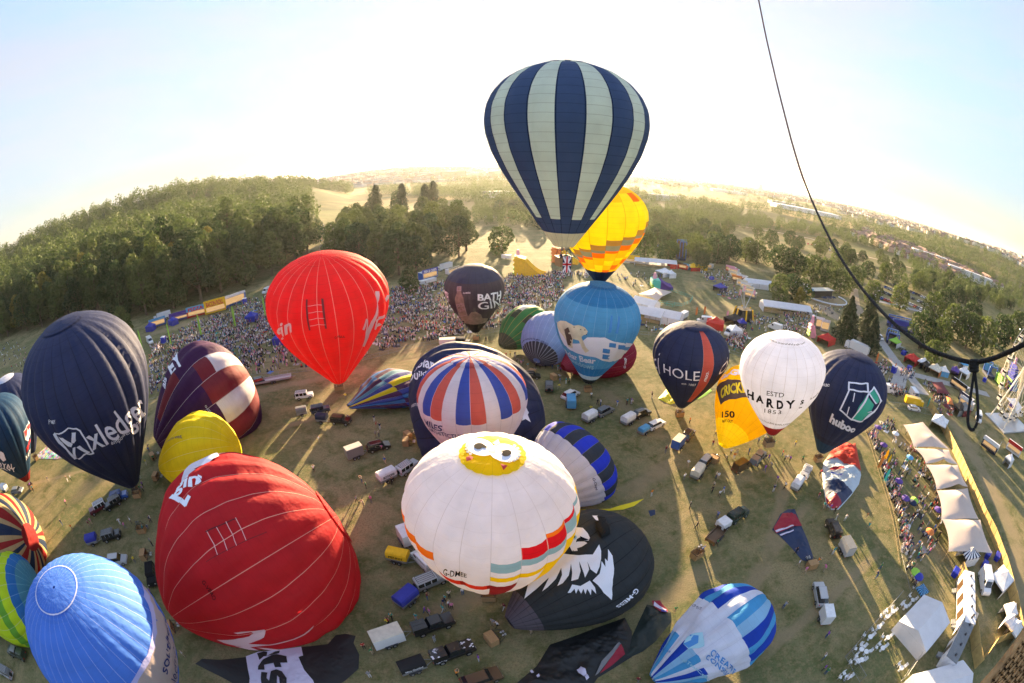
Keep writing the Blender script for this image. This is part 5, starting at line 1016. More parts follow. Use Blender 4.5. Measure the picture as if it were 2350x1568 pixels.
# ------------------------------------------------------------------ tents, stalls, fences, rides
def frame_at(px, head=None, rz=0.0):
    g = G(*px)
    if head: h = G(*head) - g; rz = math.atan2(h.y, h.x)
    return (g.x, g.y, tz(g.x, g.y)), rz
def gazebo(label, px, head=None, w=3.0, d=3.0, rc='white', wc='white', h=2.1, ph=1.1, walls=(1, 1, 1, 0), name='gazebo', cat='gazebo', stripes=None):
    loc, rz = frame_at(px, head); t = empty(name, loc, rz, label, cat); a, b = w / 2, d / 2; mb = MB(); c = [(-a, -b), (a, -b), (a, b), (-a, b)]
    mats = ['tarp_' + rc] + (['tarp_' + stripes] if stripes else []); ap = (0, 0, h + ph)
    for i in range(4):
        p, q = c[i], c[(i + 1) % 4]; n = 8
        for k in range(n):
            u, v = k / n, (k + 1) / n; A = (p[0] + (q[0] - p[0]) * u, p[1] + (q[1] - p[1]) * u, h); B = (p[0] + (q[0] - p[0]) * v, p[1] + (q[1] - p[1]) * v, h)
            M1 = ((A[0]) * .45, (A[1]) * .45, h + ph * .42); M2 = ((B[0]) * .45, (B[1]) * .45, h + ph * .42); m = (k % 2) if stripes else 0
            mb.poly([A, B, M2, M1], mi=m); mb.poly([M1, M2, ap], mi=m); mb.poly([(A[0], A[1], h - .3), (B[0], B[1], h - .3), B, A], mi=m)
    mb.build('roof', mats, t); mb = MB(); ok = False
    for i in range(4):
        if walls[i]: p, q = c[i], c[(i + 1) % 4]; mb.poly([(p[0] * .99, p[1] * .99, 0.02), (q[0] * .99, q[1] * .99, 0.02), (q[0] * .99, q[1] * .99, h - .05), (p[0] * .99, p[1] * .99, h - .05)]); ok = True
    if ok: mb.build('side_wall', 'tarp_' + wc, t)
    for p in c: m = MB(); m.tube([(p[0] * .97, p[1] * .97, 0), (p[0] * .97, p[1] * .97, h)], .03, 4); m.build('pole', 'dark_metal', t)
    return t
def marquee(label, px, head, w, d, h=2.5, ridge=1.6, bays=5, open_front=True, mt='pvc_white'):
    """long side along head; roof ridge along the long side"""
    loc, rz = frame_at(px, head); t = empty('marquee', loc, rz, label, 'marquee'); a, b = w / 2, d / 2; mb = MB()
    for k in range(bays):
        x0, x1 = -a + w * k / bays, -a + w * (k + 1) / bays
        for sy in (-1, 1): mb.poly([(x0, sy * b, h), (x1, sy * b, h), (x1, 0, h + ridge), (x0, 0, h + ridge)][::sy])
    for x in (-a, a): mb.poly([(x, -b, h), (x, b, h), (x, 0, h + ridge)])
    mb.build('roof', mt, t); mb = MB(); mb.poly([(-a, b, 0.02), (a, b, .02), (a, b, h - .01), (-a, b, h - .01)])
    for x in (-a, a): mb.poly([(x, -b, 0.02), (x, b, 0.02), (x, b, h - .01), (x, -b, h - .01)])
    if not open_front: mb.poly([(-a, -b, 0.02), (a, -b, .02), (a, -b, h - .01), (-a, -b, h - .01)])
    mb.build('side_wall', mt, t)
    for k in range(bays + 1): m = MB(); x = -a + w * k / bays; m.box(x - .06, x + .06, -b - .03, -b + .05, 0, h); m.build('post', 'galvanised', t)
    if open_front:
        m = MB(); m.box(-a + .5, a - .5, -b + .8, -b + 1.4, 0, 1.05); m.build('bar_counter', 'timber', t)
    return t
def kiosk(label, px, head, w=5., d=2.4, h=2.6, c='blue', fascia='white', sign=None, sm='vinyl_red', name='food_stall', open_=True, cat='food stall', roof=None, fh=.8):
    loc, rz = frame_at(px, head); t = empty(name, loc, rz, label, cat); a, b = w / 2, d / 2; mb = MB()
    mb.box(-a, a, -b + .1, b, .35, h); mb.build('body', 'paint_' + c, t)
    if open_:
        m = MB(); m.box(-a * .85, a * .85, -b + .06, -b + .099, 1.25, h - .35); m.build('hatch', 'hatch_glow', t); m = MB(); m.box(-a * .9, a * .9, -b - .35, -b + .05, 1.12, 1.2); m.build('counter', 'steel', t)
    m = MB(); m.box(-a - .05, a + .05, -b - .02, -b + .04, h - .2, h + fh); m.build('fascia', 'tarp_' + fascia, t)
    m = MB(); m.box(-a - .06, a + .06, -b + .05, b + .05, h + .002, h + .12); m.build('roof', 'tarp_' + (roof or 'white'), t)
    if sign:
        V_, F_ = text_mesh(sign, bold=.03); m = MB(); m.v = [((u - .5) * w * .8, -b - .04, h - .1 + v * (fh + .1) * .75) for u, v in V_]; m.f = F_; m.m = [0] * len(F_); m.build('lettering', sm, t)
    wheel_pair(t, 0, b * .8, .32, .2)
    return t
mat('hatch_glow', (.10, .07, .05), .6, emit=((1, .6, .25), .06))
def stretch(label, quad, peaks, h=2.5, ph=2.6, m='stretch_cloth', n=14, name='stretch_tent'):
    """stretched canopy: corners given on the ground plan, cusps at the poles"""
    C = [G(*q, z=h) for q in quad]; o = (C[0] + C[2]) / 2; t = empty(name, (o.x, o.y, 0), 0, label, 'tent'); P = [G(*p, z=h + ph) for p in peaks]; mb = MB(); L_ = (C[1] - C[0]).length
    for i in range(n + 1):
        for j in range(n + 1):
            u, v = i / n, j / n; uu = u; p = C[0] * (1 - u) * (1 - v) + C[1] * u * (1 - v) + C[2] * u * v + C[3] * (1 - u) * v
            edge = min(u, 1 - u, v, 1 - v); inw = (1 - 4 * (u - .5) ** 2) * .03 * (1 if v < .5 else -1) * (abs(v - .5) * 2) ** 3; p = p + (C[3] - C[0]) * inw; inw2 = (1 - 4 * (v - .5) ** 2) * .06 * (1 if u < .5 else -1) * (abs(u - .5) * 2) ** 3; p = p + (C[1] - C[0]) * inw2
            z = h + .55 * (4 * u * (1 - u)) * (4 * v * (1 - v)) ** .5 - .3 * (1 - edge * 4 if edge < .25 else 0) * 0
            for q in P: d = math.hypot(p.x - q.x, p.y - q.y); z = max(z, h + ph * math.exp(-d / (L_ * .16)) ) if False else z + ph * .55 * math.exp(-d / (L_ * .13))
            mb.vert(p.x - o.x, p.y - o.y, z)
    for i in range(n):
        for j in range(n): a = i * (n + 1) + j; mb.face(a, a + 1, a + n + 2, a + n + 1)
    mb.build('canopy', m, t, smooth=True)
    for q in C + P:
        k = MB(); hh = h if q in C else h + ph * .55; k.tube([(q.x - o.x, q.y - o.y, 0), (q.x - o.x, q.y - o.y, hh)], .06, 6); k.build('pole', 'timber', t)
    return t
def hoarding(label, pts, h=2.4):
    P = [G(*p) for p in pts]; o = P[0]; t = empty('hoarding', (o.x, o.y, 0), 0, label, 'hoarding'); mb = MB(); pm = MB(); n = 0
    for a, b in zip(P[:-1], P[1:]):
        d = b - a; k = max(1, int(d.length / 2.4)); dn = d.normalized(); nr = Vector((-dn.y, dn.x, 0))
        for i in range(k):
            p, q = a + d * (i / k) + dn * .03, a + d * ((i + 1) / k) - dn * .03; hh = h + random.uniform(-.05, .05); B = [(p + nr * .02), (q + nr * .02), (q - nr * .02), (p - nr * .02)]; bs = len(mb.v)
            for z in (0.0, hh):
                for x in B: mb.vert(x.x - o.x, x.y - o.y, tz(x.x, x.y) + z)
            for f in ((3, 2, 1, 0), (4, 5, 6, 7), (0, 1, 5, 4), (1, 2, 6, 5), (2, 3, 7, 6), (3, 0, 4, 7)): mb.face(*[bs + j for j in f])
            r = p - o - nr * .35; pm.tube([(r.x, r.y, tz(p.x, p.y)), (p.x - o.x - nr.x * .05, p.y - o.y - nr.y * .05, tz(p.x, p.y) + h * .9)], .04, 4)
    mb.build('board', 'hoarding_ply', t); pm.build('brace', 'timber', t)
def railing(label, pts, h=1.1, m='galvanised', step=2.3, name='crowd_barrier', mesh=True, cat='barrier'):
    P = [G(*p) for p in pts]; o = P[0]; t = empty(name, (o.x, o.y, 0), 0, label, cat); rails = MB(); bars = MB(); post = None; np_ = 0
    for a, b in zip(P[:-1], P[1:]):
        d = b - a; k = max(1, int(d.length / step))
        for z in (h, .2): rails.tube([(a.x - o.x, a.y - o.y, tz(a.x, a.y) + z), (b.x - o.x, b.y - o.y, tz(b.x, b.y) + z)], .03, 4)
        for i in range(k + 1):
            p = a + d * (i / k)
            if post is None: mb = MB(); mb.tube([(0, 0, 0), (0, 0, h + .05)], .04, 4); post = mb.build('post', m, t); q = post
            elif np_ < 95: q = post.copy(); COL.objects.link(q); q.parent = t
            else: break
            q.location = (p.x - o.x, p.y - o.y, tz(p.x, p.y)); np_ += 1
            if mesh and i < k:
                for s in range(1, 9): x = p + d * (s / 9 / k); bars.tube([(x.x - o.x, x.y - o.y, tz(x.x, x.y) + .2), (x.x - o.x, x.y - o.y, tz(x.x, x.y) + h)], .012, 3, cap=False)
    rails.build('rail', m, t)
    if mesh and bars.v: bars.build('mesh_infill', m, t)
def z1(*p): return p[0]
B_ = lambda f, *a: f(*a)
for i, (q, pk, f, lb) in enumerate([([(690, 740), (860, 715), (1090, 950), (780, 932)], [(955, 800)], Z6, 'pale stretch tent at the top end of the tent row'), ([(782, 940), (1090, 958), (1165, 1085), (885, 1080)], [(1062, 985)], Z6, 'pale stretch tent second from the top of the tent row'), ([(885, 1086), (1166, 1090), (1252, 1285), (980, 1305)], [(1125, 1065), (1190, 1175)], Z6, 'pale stretch tent in the middle of the tent row'),
        ([(980, 1312), (1252, 1292), (1345, 1560), (1020, 1575)], [(1222, 1312)], Z6, 'pale stretch tent fourth in the tent row'), ([(1008, 160), (1338, 168), (1442, 455), (1065, 440)], [(1310, 175)], Z7, 'pale stretch tent at the bottom end of the tent row beside the striped gazebo')]): stretch(lb, f(*q), f(*pk))
stretch('large cream stretch tent inside the turquoise play fence', Z2c((1860, 820), (2090, 905), (2260, 800), (2050, 745)), Z2c((2075, 760)), 2.2, 3.2); stretch('maroon stretch canopy over the drinks terrace', Z6((935, 365), (1030, 365), (1105, 480), (985, 465)), Z6((985, 400)), 2.4, 1.2, 'tarp_maroon', 8); stretch('orange canopy over tables beside the dark kiosks', Z6((1060, 490), (1120, 520), (1130, 570), (1075, 560)), Z6((1095, 525)), 2.4, .8, 'tarp_orange', 8); stretch('small maroon canopy below the orange one', Z6((1025, 560), (1085, 560), (1115, 615), (1060, 600)), Z6((1070, 580)), 2.4, .8, 'tarp_maroon', 8)
hoarding('long sunlit plywood hoarding running behind the tent row', Z6((905, 590), (1035, 800), (1150, 1040), (1262, 1300), (1372, 1560)) + Z7((1432, 330), (1505, 540), (1590, 860), (1640, 1170))); hoarding('short plywood hoarding between the bins and the cabins', Z7((1140, 610), (1190, 750))); hoarding('plywood hoarding right of the toilet cabins, bottom right', Z7((1245, 900), (1240, 1100), (1262, 1300), (1290, 1450))); hoarding('curved plywood hoarding beside the yellow green bush', Z7((1330, 1390), (1425, 1255), (1560, 1195), (1640, 1180)))
railing('long rail fence holding back the drinkers', Z6((355, 785), (470, 1150), (590, 1560)) + Z7((585, 180), (640, 540)), mesh=False, m='timber', name='rail_fence', cat='fence'); railing('double steel fence at the narrow end of the drinkers enclosure', Z7((660, 470), (700, 640), (740, 800)), 1.8); railing('steel fence slanting down past the white chairs', Z7((630, 840), (400, 1090), (180, 1340)), 1.8); railing('steel fence at the bottom of the white chair lawn', Z7((180, 1350), (240, 1460), (300, 1560)), 1.8)
railing('steel fence between white marquees at bottom right', Z7((800, 1340), (650, 1560)), 1.8); railing('steel fence panels by the fire engine', Z6((535, 590), (700, 610), (930, 660)), 1.8); railing('steel barrier along the crowd left of the big red balloon', [(345, 925), (430, 900), (546, 872), (640, 862), (726, 850)]); railing('steel barrier along the crowd under the bottle balloon', [(832, 829), (930, 803), (1026, 784), (1166, 757)]); railing('steel barrier along the crowd right of the polar bear balloon', [(1465, 768), (1512, 772)]); railing('steel barrier along the crowd behind the white capitals balloon', [(1668, 808), (1700, 820), (1712, 818)])
railing('orange netting fence along the lane', Z6b((690, 10), (790, 30)), 1.2, 'tarp_orange'); railing('turquoise printed fence round the play area', Z2c((1835, 870), (1950, 915), (2120, 950), (2260, 975), (2350, 965)), 1.1, 'tarp_teal', name='play_fence'); railing('turquoise printed fence on the far side of the play area', Z3b((130, 600), (300, 660), (380, 690), (350, 740), (250, 780), (0, 740)), 1.1, 'tarp_teal', name='play_fence')
marquee('long white marquee with open front bar by the conifers', Z3b((1470, 850))[0], Z3b((1600, 868))[0], 22, 8, bays=6); marquee('white marquee with its corner torn low among white chairs', Z7((800, 1125))[0], Z7((900, 1010))[0], 8, 7.5, 2.2, 1.4, 2, False); marquee('white marquee cut by the bottom edge, right of the chairs', Z7((930, 1680))[0], Z7((1050, 1640))[0], 11, 7, 2.3, 1.4, 3, False); marquee('white marquee with red band above the crowd barrier', Z2c((2160, 1140))[0], Z2c((2280, 1165))[0], 12, 7, bays=3, open_front=False); marquee('white marquee left of the red banded one', Z2c((1970, 1120))[0], Z2c((2060, 1140))[0], 11, 7, bays=3)
marquee('small white marquee behind the two long ones', Z2c((1940, 1000))[0], Z2c((2000, 1015))[0], 9, 6, bays=2, open_front=False); marquee('pale marquee at the far edge of the meadow below the dark tree', Z2c((2060, 500))[0], Z2c((2180, 510))[0], 22, 6, bays=4); marquee('white storage tent behind the pink stall row', Z3b((1140, 560))[0], Z3b((1220, 570))[0], 14, 6, bays=2, open_front=False); marquee('white peaked tent in front of the tree by the bar', Z3b((1650, 590))[0], Z3b((1690, 600))[0], 7, 6, bays=1, open_front=False)
gz = [('red roofed gazebo with white walls left of the lorry', Z3b((1945, 1215))[0], 6, 'red', 'red'), ('small white gazebo with red lettering behind the balloon with a red gore', Z3b((865, 1120))[0], 4.5, 'white', 'white'), ('low red gazebo behind the red gored balloon', Z3b((640, 1030))[0], 6, 'red', 'red'), ('black gazebo between white van and campers', Z3b((860, 985))[0], 6, 'black', 'black'), ('tall blue tent box beside the black gazebo', Z3b((950, 1030))[0], 3, 'royal', 'navy'),
      ('red gazebo by the curving path', Z6((757, 205))[0], 6, 'red', 'red'), ('white and grey gazebo next to the red one by the path', Z6((855, 240))[0], 5, 'white', 'cream'), ('dark box stall between white and tan gazebos', Z6((872, 265))[0], 4, 'black', 'black'), ('tan and orange gazebo in the path stalls', Z6((960, 295))[0], 6, 'cream', 'orange'), ('small blue and white gazebo in the path stalls', Z6((1033, 310))[0], 4, 'white', 'sky'), ('purple gazebo near the end of the path stalls', Z6((1130, 310))[0], 4.5, 'purple', 'purple'), ('white gazebo closing the path stalls', Z6((1210, 320))[0], 5.5, 'white', 'white'), ('blue roofed gazebo behind the white closing one', Z6((1205, 250))[0], 4, 'sky', 'white'),
      ('white peaked gazebo on the meadow above the play area', Z2c((2165, 610))[0], 7, 'white', 'white'), ('small white gazebo beside the peaked one', Z2c((2240, 630))[0], 4, 'white', 'white'), ('yellow roofed red stall below the sunlit trees', Z3b((385, 355))[0], 6, 'yellow', 'red'), ('yellow pointed canopy with a flag pole', Z3b((485, 350))[0], 5, 'yellow', 'yellow'), ('red domed stall at the tree foot', Z3b((150, 330))[0], 5, 'red', 'red'), ('blue tent alone in the middle of the fair meadow', Z3b((700, 600))[0], 5, 'royal', 'navy'), ('white gazebo against the hoarding, top of the tent row', Z6((990, 765))[0], 6, 'white', 'white'),
      ('white gazebo with pointed roof by the delivery van', Z7((1480, 740))[0], 5.5, 'white', 'white'), ('small white tent under the hoarding, uppermost of three', Z7((1540, 1010))[0], 3.4, 'white', 'white'), ('small white tent under the hoarding, middle of three', Z7((1528, 1105))[0], 2.6, 'white', 'white'), ('small white tent under the hoarding, lowest of three', Z7((1580, 1165))[0], 3.4, 'white', 'white'), ('white gazebo leaning near the solar stalls, far right', Z6((1590, 1095))[0], 3, 'white', 'white'), ('grey kiosk canopy behind the rope loop', Z6((1200, 640))[0], 5, 'grey', 'maroon'), ('dark grey kiosk canopy left of the rope loop', Z6((1160, 640))[0], 4.5, 'black', 'grey'),
      ('lime green canopy by the lane', Z6((610, 55))[0], 5, 'lime', 'white'), ('royal blue awning in the crowd, near the green banners', Z1b((1365, 575))[0], 4.5, 'royal', 'royal'), ('blue and white awning at the crowd edge by the red balloon', Z1b((1740, 830))[0], 6, 'royal', 'royal'), ('small blue tent below the blue food stall', Z1b((445, 620))[0], 4, 'royal', 'royal'), ('blue box tent at the left end of the stall row', Z1b((180, 690))[0], 4, 'royal', 'royal')]
for i, (lb, p, s, rc, wc) in enumerate(gz): gazebo(lb, p, None, s, s * .85, rc, wc, 2.2, 1.2 + s * .08); bpy.context.view_layer.objects.active = None
for o in [o for o in COL.objects if o.name.startswith('gazebo')]: o.rotation_euler[2] = random.uniform(-.5, .5)
gazebo('navy and white striped gazebo at the foot of the tent row', Z7((1205, 520))[0], Z7((1290, 500))[0], 4.5, 3.4, 'white', 'white', 2.2, 1.0, stripes='navy'); gazebo('turquoise striped parasol roof at the fence corner', Z7((790, 840))[0], None, 2, 2, 'sky', 'white', 2.0, .5, (0, 0, 0, 0), stripes='navy')
K = kiosk
K('blue food stall with a warm lit hatch at the left end', Z1b((265, 640))[0], Z1b((330, 620))[0], 8, 2.8, 3.2, 'blue', 'sky'); K('purple stall with white scalloped board', Z1b((515, 570))[0], Z1b((590, 550))[0], 9, 2.6, 2.4, 'royal', 'purple', fh=1.6); K('red and turquoise burger stall beside the yellow one', Z1b((720, 520))[0], Z1b((800, 500))[0], 9, 2.8, 3.0, 'red', 'sky', 'PIZZA', fh=1.8); K('bright yellow stall with big red lettering', Z1b((940, 475))[0], Z1b((1030, 450))[0], 10, 3, 3.4, 'yellow', 'yellow', 'BACON ROLL', fh=2.6)
K('silver blue bar trailer at the right end of the stalls under the wood', Z1b((1155, 385))[0], Z1b((1250, 350))[0], 12, 3, 4.2, 'blue', 'white', fh=.8); K('blue and white food stall beside the small dark tree', (983, 640), (1005, 634), 9, 3, 3.4, 'blue', 'royal', 'FISH & CHIPS', 'vinyl_white', fh=1.4); K('white counter stall in front of the blue food stall', (982, 650), (1002, 645), 8, 2, 1.6, 'white', 'white', open_=False, fh=.2); K('white stall with brown lettering right of the white lorry', (1038, 628), (1052, 624), 7, 2.2, 2.4, 'white', 'cream', 'DOUGHNUTS', 'vinyl_brown')
K('yellow and white banner stall on the meadow edge', Z2c((1770, 460))[0], Z2c((1830, 465))[0], 9, 2, 2.4, 'white', 'yellow', fh=2.0); K('orange container stalls beside the round tree', (1142, 573), (1160, 577), 9, 3, 2.4, 'brown', 'orange'); K('small white box office on the slope by the slide', Z2c((310, 410))[0], Z2c((345, 412))[0], 5, 2, 2, 'white', 'white', open_=False, fh=.1)
for i, (x, y, c, f, lb) in enumerate([(830, 370, 'red', 'pink', 'pink fair stall at the top of the stall row'), (865, 395, 'white', 'pink', 'white and pink fair stall, second in the stall row'), (880, 440, 'white', 'cream', 'cream fair stall, third in the stall row'), (905, 490, 'brown', 'orange', 'golden orange fair stall halfway down the row'), (960, 480, 'silver', 'white', 'silver catering van behind the golden stall'), (965, 545, 'white', 'cream', 'white fair stall below the golden one'), (1010, 580, 'cream', 'white', 'cream catering stall near the low end of the row'), (1035, 625, 'white', 'cream', 'white fair stall second from the low end of the row'), (1055, 680, 'grey', 'cream', 'grey fair stall at the low end of the row'), (270, 345, 'red', 'brown', 'brown stall beside the red dome'), (315, 350, 'blue', 'sky', 'narrow blue stall beside the brown one'), (580, 340, 'silver', 'white', 'silver lorry stall at the end of the tree row'), (1750, 680, 'blue', 'sky', 'tall blue ride booth on the dirt lane'), (1925, 1070, 'white', 'white', 'tall white tower stall beside the pink inflatable'), (1860, 1040, 'grey', 'white', 'grey coffee stall under the blue parasol')]):
    p = Z3b((x, y))[0]; K(lb, p, (p[0] + 8, p[1] + 2), 5.5 if i < 10 else 3.4, 2.6, 2.6 if i < 12 else 4.0, c, f)
for i, (p, c, f, lb) in enumerate([((1190, 450), 'grey', 'black', 'dark long kiosk with white boards on the terrace'), ((1150, 420), 'black', 'black', 'black kiosk behind the maroon canopy'), ((1230, 590), 'silver', 'white', 'silver kiosk at the terrace end'), ((1430, 960), 'navy', 'white', 'navy and white display stand with open frames'), ((1640, 985), 'white', 'red', 'white and red display stand at the right edge'), ((1225, 555), 'navy', 'navy', 'navy kiosk behind the silver one')]): q = Z6(p)[0]; K(lb, q, (q[0] + 8, q[1] + 6), 6, 2.6, 2.5, c, f)
# toilet cabins
def cabin(label, px, head, L=11.5):
    loc, rz = frame_at(px, head); t = empty('toilet_cabin', loc, rz, label, 'cabin'); a = L / 2; mb = MB(); mb.box(-a, a, -1.25, 1.25, .35, 2.9); mb.build('body', 'tarp_white', t); mb = MB(); mb.box(-a - .04, a + .04, -1.29, 1.29, 2.902, 3.0); mb.build('roof', 'tarp_grey' if 'second' in label else 'tarp_white', t)
    for k in range(3): mb = MB(); x = -a * .6 + k * a * .55; mb.box(x, x + 1.6, -1.262, -1.251 + -.0, .5, 2.4) if False else mb.box(x, x + 1.6, 1.253, 1.27, .5, 2.4); mb.build('door', 'paint_brown', t)
    for k in range(5): mb = MB(); x = -a * .8 + k * L * .2; mb.tube([(x, -.3, 3.0), (x, -.3, 3.22)], .22, 8); mb.build('roof_vent', 'dark_metal', t)
    for k in (-1, 1): mb = MB(); [mb.box(k * a * .6 - .5, k * a * .6 + .5, 1.3 + s * .3, 1.6 + s * .3, .0, .5 - s * .12) for s in range(3)]; mb.build('steps', 'galvanised', t)
    return t
cabin('long white toilet cabin with four roof vents, upper of the pair', Z7((1165, 930))[0], Z7((1165, 700))[0]); cabin('white toilet cabin with grey roof, second and lower of the pair', Z7((1100, 1250))[0], Z7((1190, 1060))[0])
# big wheel at the right edge
def big_wheel():
    g = G(2313, 972); t = empty('big_wheel', (g.x, g.y, 0), math.radians(-12), 'white observation wheel with spoked rim at the right edge', 'big wheel'); H = 17.5; R0 = 15.0
    for sy in (-1, 1):
        mb = MB(); ring = [(R0 * math.cos(a), sy * .9, H + R0 * math.sin(a)) for a in np.linspace(0, 2 * math.pi, 49)]; mb.tube(ring, .11, 5, cap=False); ring = [(R0 * .86 * math.cos(a), sy * .9, H + R0 * .86 * math.sin(a)) for a in np.linspace(0, 2 * math.pi, 49)]; mb.tube(ring, .08, 4, cap=False); mb.build('rim', 'wheel_white', t)
        mb = MB(); [mb.tube([(0, sy * 1.1, H), (R0 * math.cos(a), sy * .9, H + R0 * math.sin(a))], .06, 4) for a in np.linspace(0, 2 * math.pi, 25)[:-1]]; mb.build('spokes', 'wheel_white', t)
        for k in (-1, 1): mb = MB(); mb.tube([(0, sy * 1.6, H), (k * 8.5, sy * 4.2, .5)], .28, 6); mb.build('leg', 'wheel_white', t)
    mb = MB(); mb.tube([(0, -1.8, H), (0, 1.8, H)], .7, 12); mb.build('hub', 'wheel_white', t)
    mb = MB()
    for a in np.linspace(0, 2 * math.pi, 25)[:-1]: mb.tube([(R0 * math.cos(a), -.9, H + R0 * math.sin(a)), (R0 * math.cos(a), .9, H + R0 * math.sin(a))], .06, 4)
    mb.build('cross_bars', 'wheel_white', t); pod = None
    for a in np.linspace(0, 2 * math.pi, 25)[:-1]:
        if pod is None:
            mb = MB(); mb.box(-.7, .7, -.75, .75, -1.9, -1.1); mb.box(-.6, .6, -.7, .7, -.5, -.35, taper=(.6, .6)); pod = mb.build('gondola', 'wheel_white', t); [pod.data.transform(Matrix.Identity(4))]
            q = pod; m2 = MB(); m2.box(-.62, .62, -.68, .68, -1.099, -.5); w_ = m2.build('window', 'glass_dark', pod)
        else: q = pod.copy(); COL.objects.link(q); q.parent = t; w2 = w_.copy(); COL.objects.link(w2); w2.parent = q
        q.location = (R0 * math.cos(a), 0, H + R0 * math.sin(a))
    mb = MB(); mb.box(-10, 10, -6, 6, .1, .5); mb.build('platform', 'paint_silver', t)
mat('wheel_white', (.72, .66, .55), .5); big_wheel()
stretch('white sail canopy on the big wheel platform', Z6b((2140, 440), (2270, 450), (2330, 560), (2290, 680)), Z6b((2270, 480)), 2.5, 2.0, 'tarp_white', 8)
K('small white ticket box on the big wheel platform', Z6b((2190, 620))[0], Z6b((2230, 660))[0], 4, 2, 2.2, 'white', 'purple')
# inflatable slides
def slide(label, a, b, c1, c2, hw=3.0, H=8.0, back='y'):
    A, B = G(*a), G(*b); d = B - A; L_ = d.length; t = empty('inflatable_slide', (A.x, A.y, tz(A.x, A.y)), math.atan2(d.y, d.x), label, 'inflatable slide'); mb = MB()
    pr = [(0, 0), (L_ * .36, 0), (L_ * .36, H * .86), (0, H)]; mb.prism(pr, -hw, hw, mi=0); mb.build('tower', 'tarp_' + c1, t); mb = MB(); n = 12; prof_ = [(L_ * (.36 + .64 * k / n), H * .62 * (1 - math.sin(math.pi / 2 * k / n)) + .6) for k in range(n + 1)]
    mb.prism(prof_ + [(L_, 0), (L_ * .362, 0)], -hw * .9, hw * .9); mb.build('ramp', 'tarp_' + c2, t)
    for sy in (-1, 0, 1): mb = MB(); mb.tube([(x, sy * hw * .88, z + .4) for x, z in [(L_ * .36, H * .68)] + prof_], .5, 8); mb.build('bolster', 'tarp_' + c2, t)
    for k in range(4): mb = MB(); mb.tube([(-.1, -hw, H * (.15 + .22 * k)), (-.1, hw, H * (.15 + .22 * k))], .5, 8); mb.build('bolster', 'tarp_' + ('lime' if k < 2 else c1), t)
    mb = MB(); mb.tube([(L_ * .1, 0, H), (L_ * .1, 0, H + 2.4)], [.9, .5], 8); mb.build('figure_topper', 'tarp_pink', t)
slide('yellow and green inflatable slide above the crowd', Z2c((410, 600))[0], Z2c((770, 612))[0], 'yellow', 'yellow', 3, 9); slide('orange inflatable slide behind the flying wicker basket', Z2c((860, 440))[0], Z2c((1160, 470))[0], 'orange', 'yellow', 3, 8)
slide('pink character free inflatable by the coffee stall' if False else 'pink inflatable tower by the coffee stall', Z3b((1745, 1130))[0], Z3b((1810, 1140))[0], 'pink', 'pink', 1.6, 5); slide('green and red dragon coloured inflatable by the big wheel', Z6b((2040, 280))[0], Z6b((2150, 310))[0], 'lime', 'orange', 3, 4); slide('tall blue inflatable slide behind the big wheel rim', Z6b((2150, 330))[0], Z6b((2230, 350))[0], 'royal', 'sky', 2.5, 10)
slide('turquoise and purple inflatable castle in the play area', Z2c((2020, 745))[0], Z2c((2250, 760))[0], 'teal', 'purple', 3, 4)
# blue stage
def stage(label, a, b, c='royal', h=6):
    A, B = G(*a), G(*b); d = B - A; w_ = d.length; t = empty('truss_stage', (A.x + d.x / 2, A.y + d.y / 2, 0), math.atan2(d.y, d.x), label, 'stage'); x = w_ / 2
    mb = MB(); mb.box(-x, x, -3, 4, .02, 1.1); mb.build('deck', 'tarp_navy', t); mb = MB(); mb.box(-x, x, 3.6, 3.9, 1.101, h); mb.build('back_cloth', 'tarp_' + c, t)
    for sx in (-1, 1):
        for y in (-2.8, 3.4): mb = MB(); mb.box(sx * x * .97 - .25, sx * x * .97 + .25, y - .25, y + .25, 1.101, h + .6); mb.build('truss_tower', 'paint_blue', t)
    mb = MB(); mb.box(-x, x, -3.05, -2.55, h + .601, h + 1.1); mb.box(-x, x, 3.2, 3.7, h + .601, h + 1.1); mb.build('truss_beam', 'paint_blue', t)
    for k in range(5): mb = MB(); px_ = -x * .8 + k * x * .4; mb.tube([(px_, -2.8, h + 1.1), (px_, -2.8, h + 2.4)], .08, 5); mb.build('mast', 'paint_sky', t)
stage('bright blue truss stage beside the dark round tree', (2040, 752), (2092, 764), h=4.2); stage('brown stage screen between the two sunlit trees', Z3b((205, 230))[0], Z3b((280, 235))[0], 'brown', 10); stage('black climbing frame at the lane below the stage', (2033, 782), (2058, 790), 'black', 3.5); stage('green and blue game frame left of the carnival rides', Z6b((1890, 180))[0], Z6b((1980, 210))[0], 'sky', 4)
# bar deck by the lane
def deck():
    g = G(*Z3b((2000, 730))[0]); t = empty('bar_deck', (g.x, g.y, 0), .2, 'round two storey bar deck with white railings on the lane', 'bar deck'); mb = MB(); mb.tube([(0, 4, 0), (0, 4, .5)], 12, 20); mb.build('base', 'timber', t); mb = MB(); mb.box(-9, 7, 5, 9, .5, 4.2); mb.build('bar_building', 'paint_black', t); mb = MB(); mb.box(-9.3, 7.3, 4, 9.3, 4.2, 4.4); mb.build('upper_floor', 'tarp_cream', t)
    mb = MB(); mb.tube([(12 * math.cos(a), 4 + 12 * math.sin(a), 1.2) for a in np.linspace(math.pi, 2 * math.pi, 20)], .35, 6); mb.build('railing', 'tarp_white', t)
    for x in (-6, -2, 2): mb = MB(); mb.tube([(x, 0, .5), (x, 0, 2.6)], .05, 5); mb.tube([(x, 0, 2.3), (x, 0, 2.9)], [1.7, .1], 8); mb.build('parasol', 'tarp_navy', t)
deck()
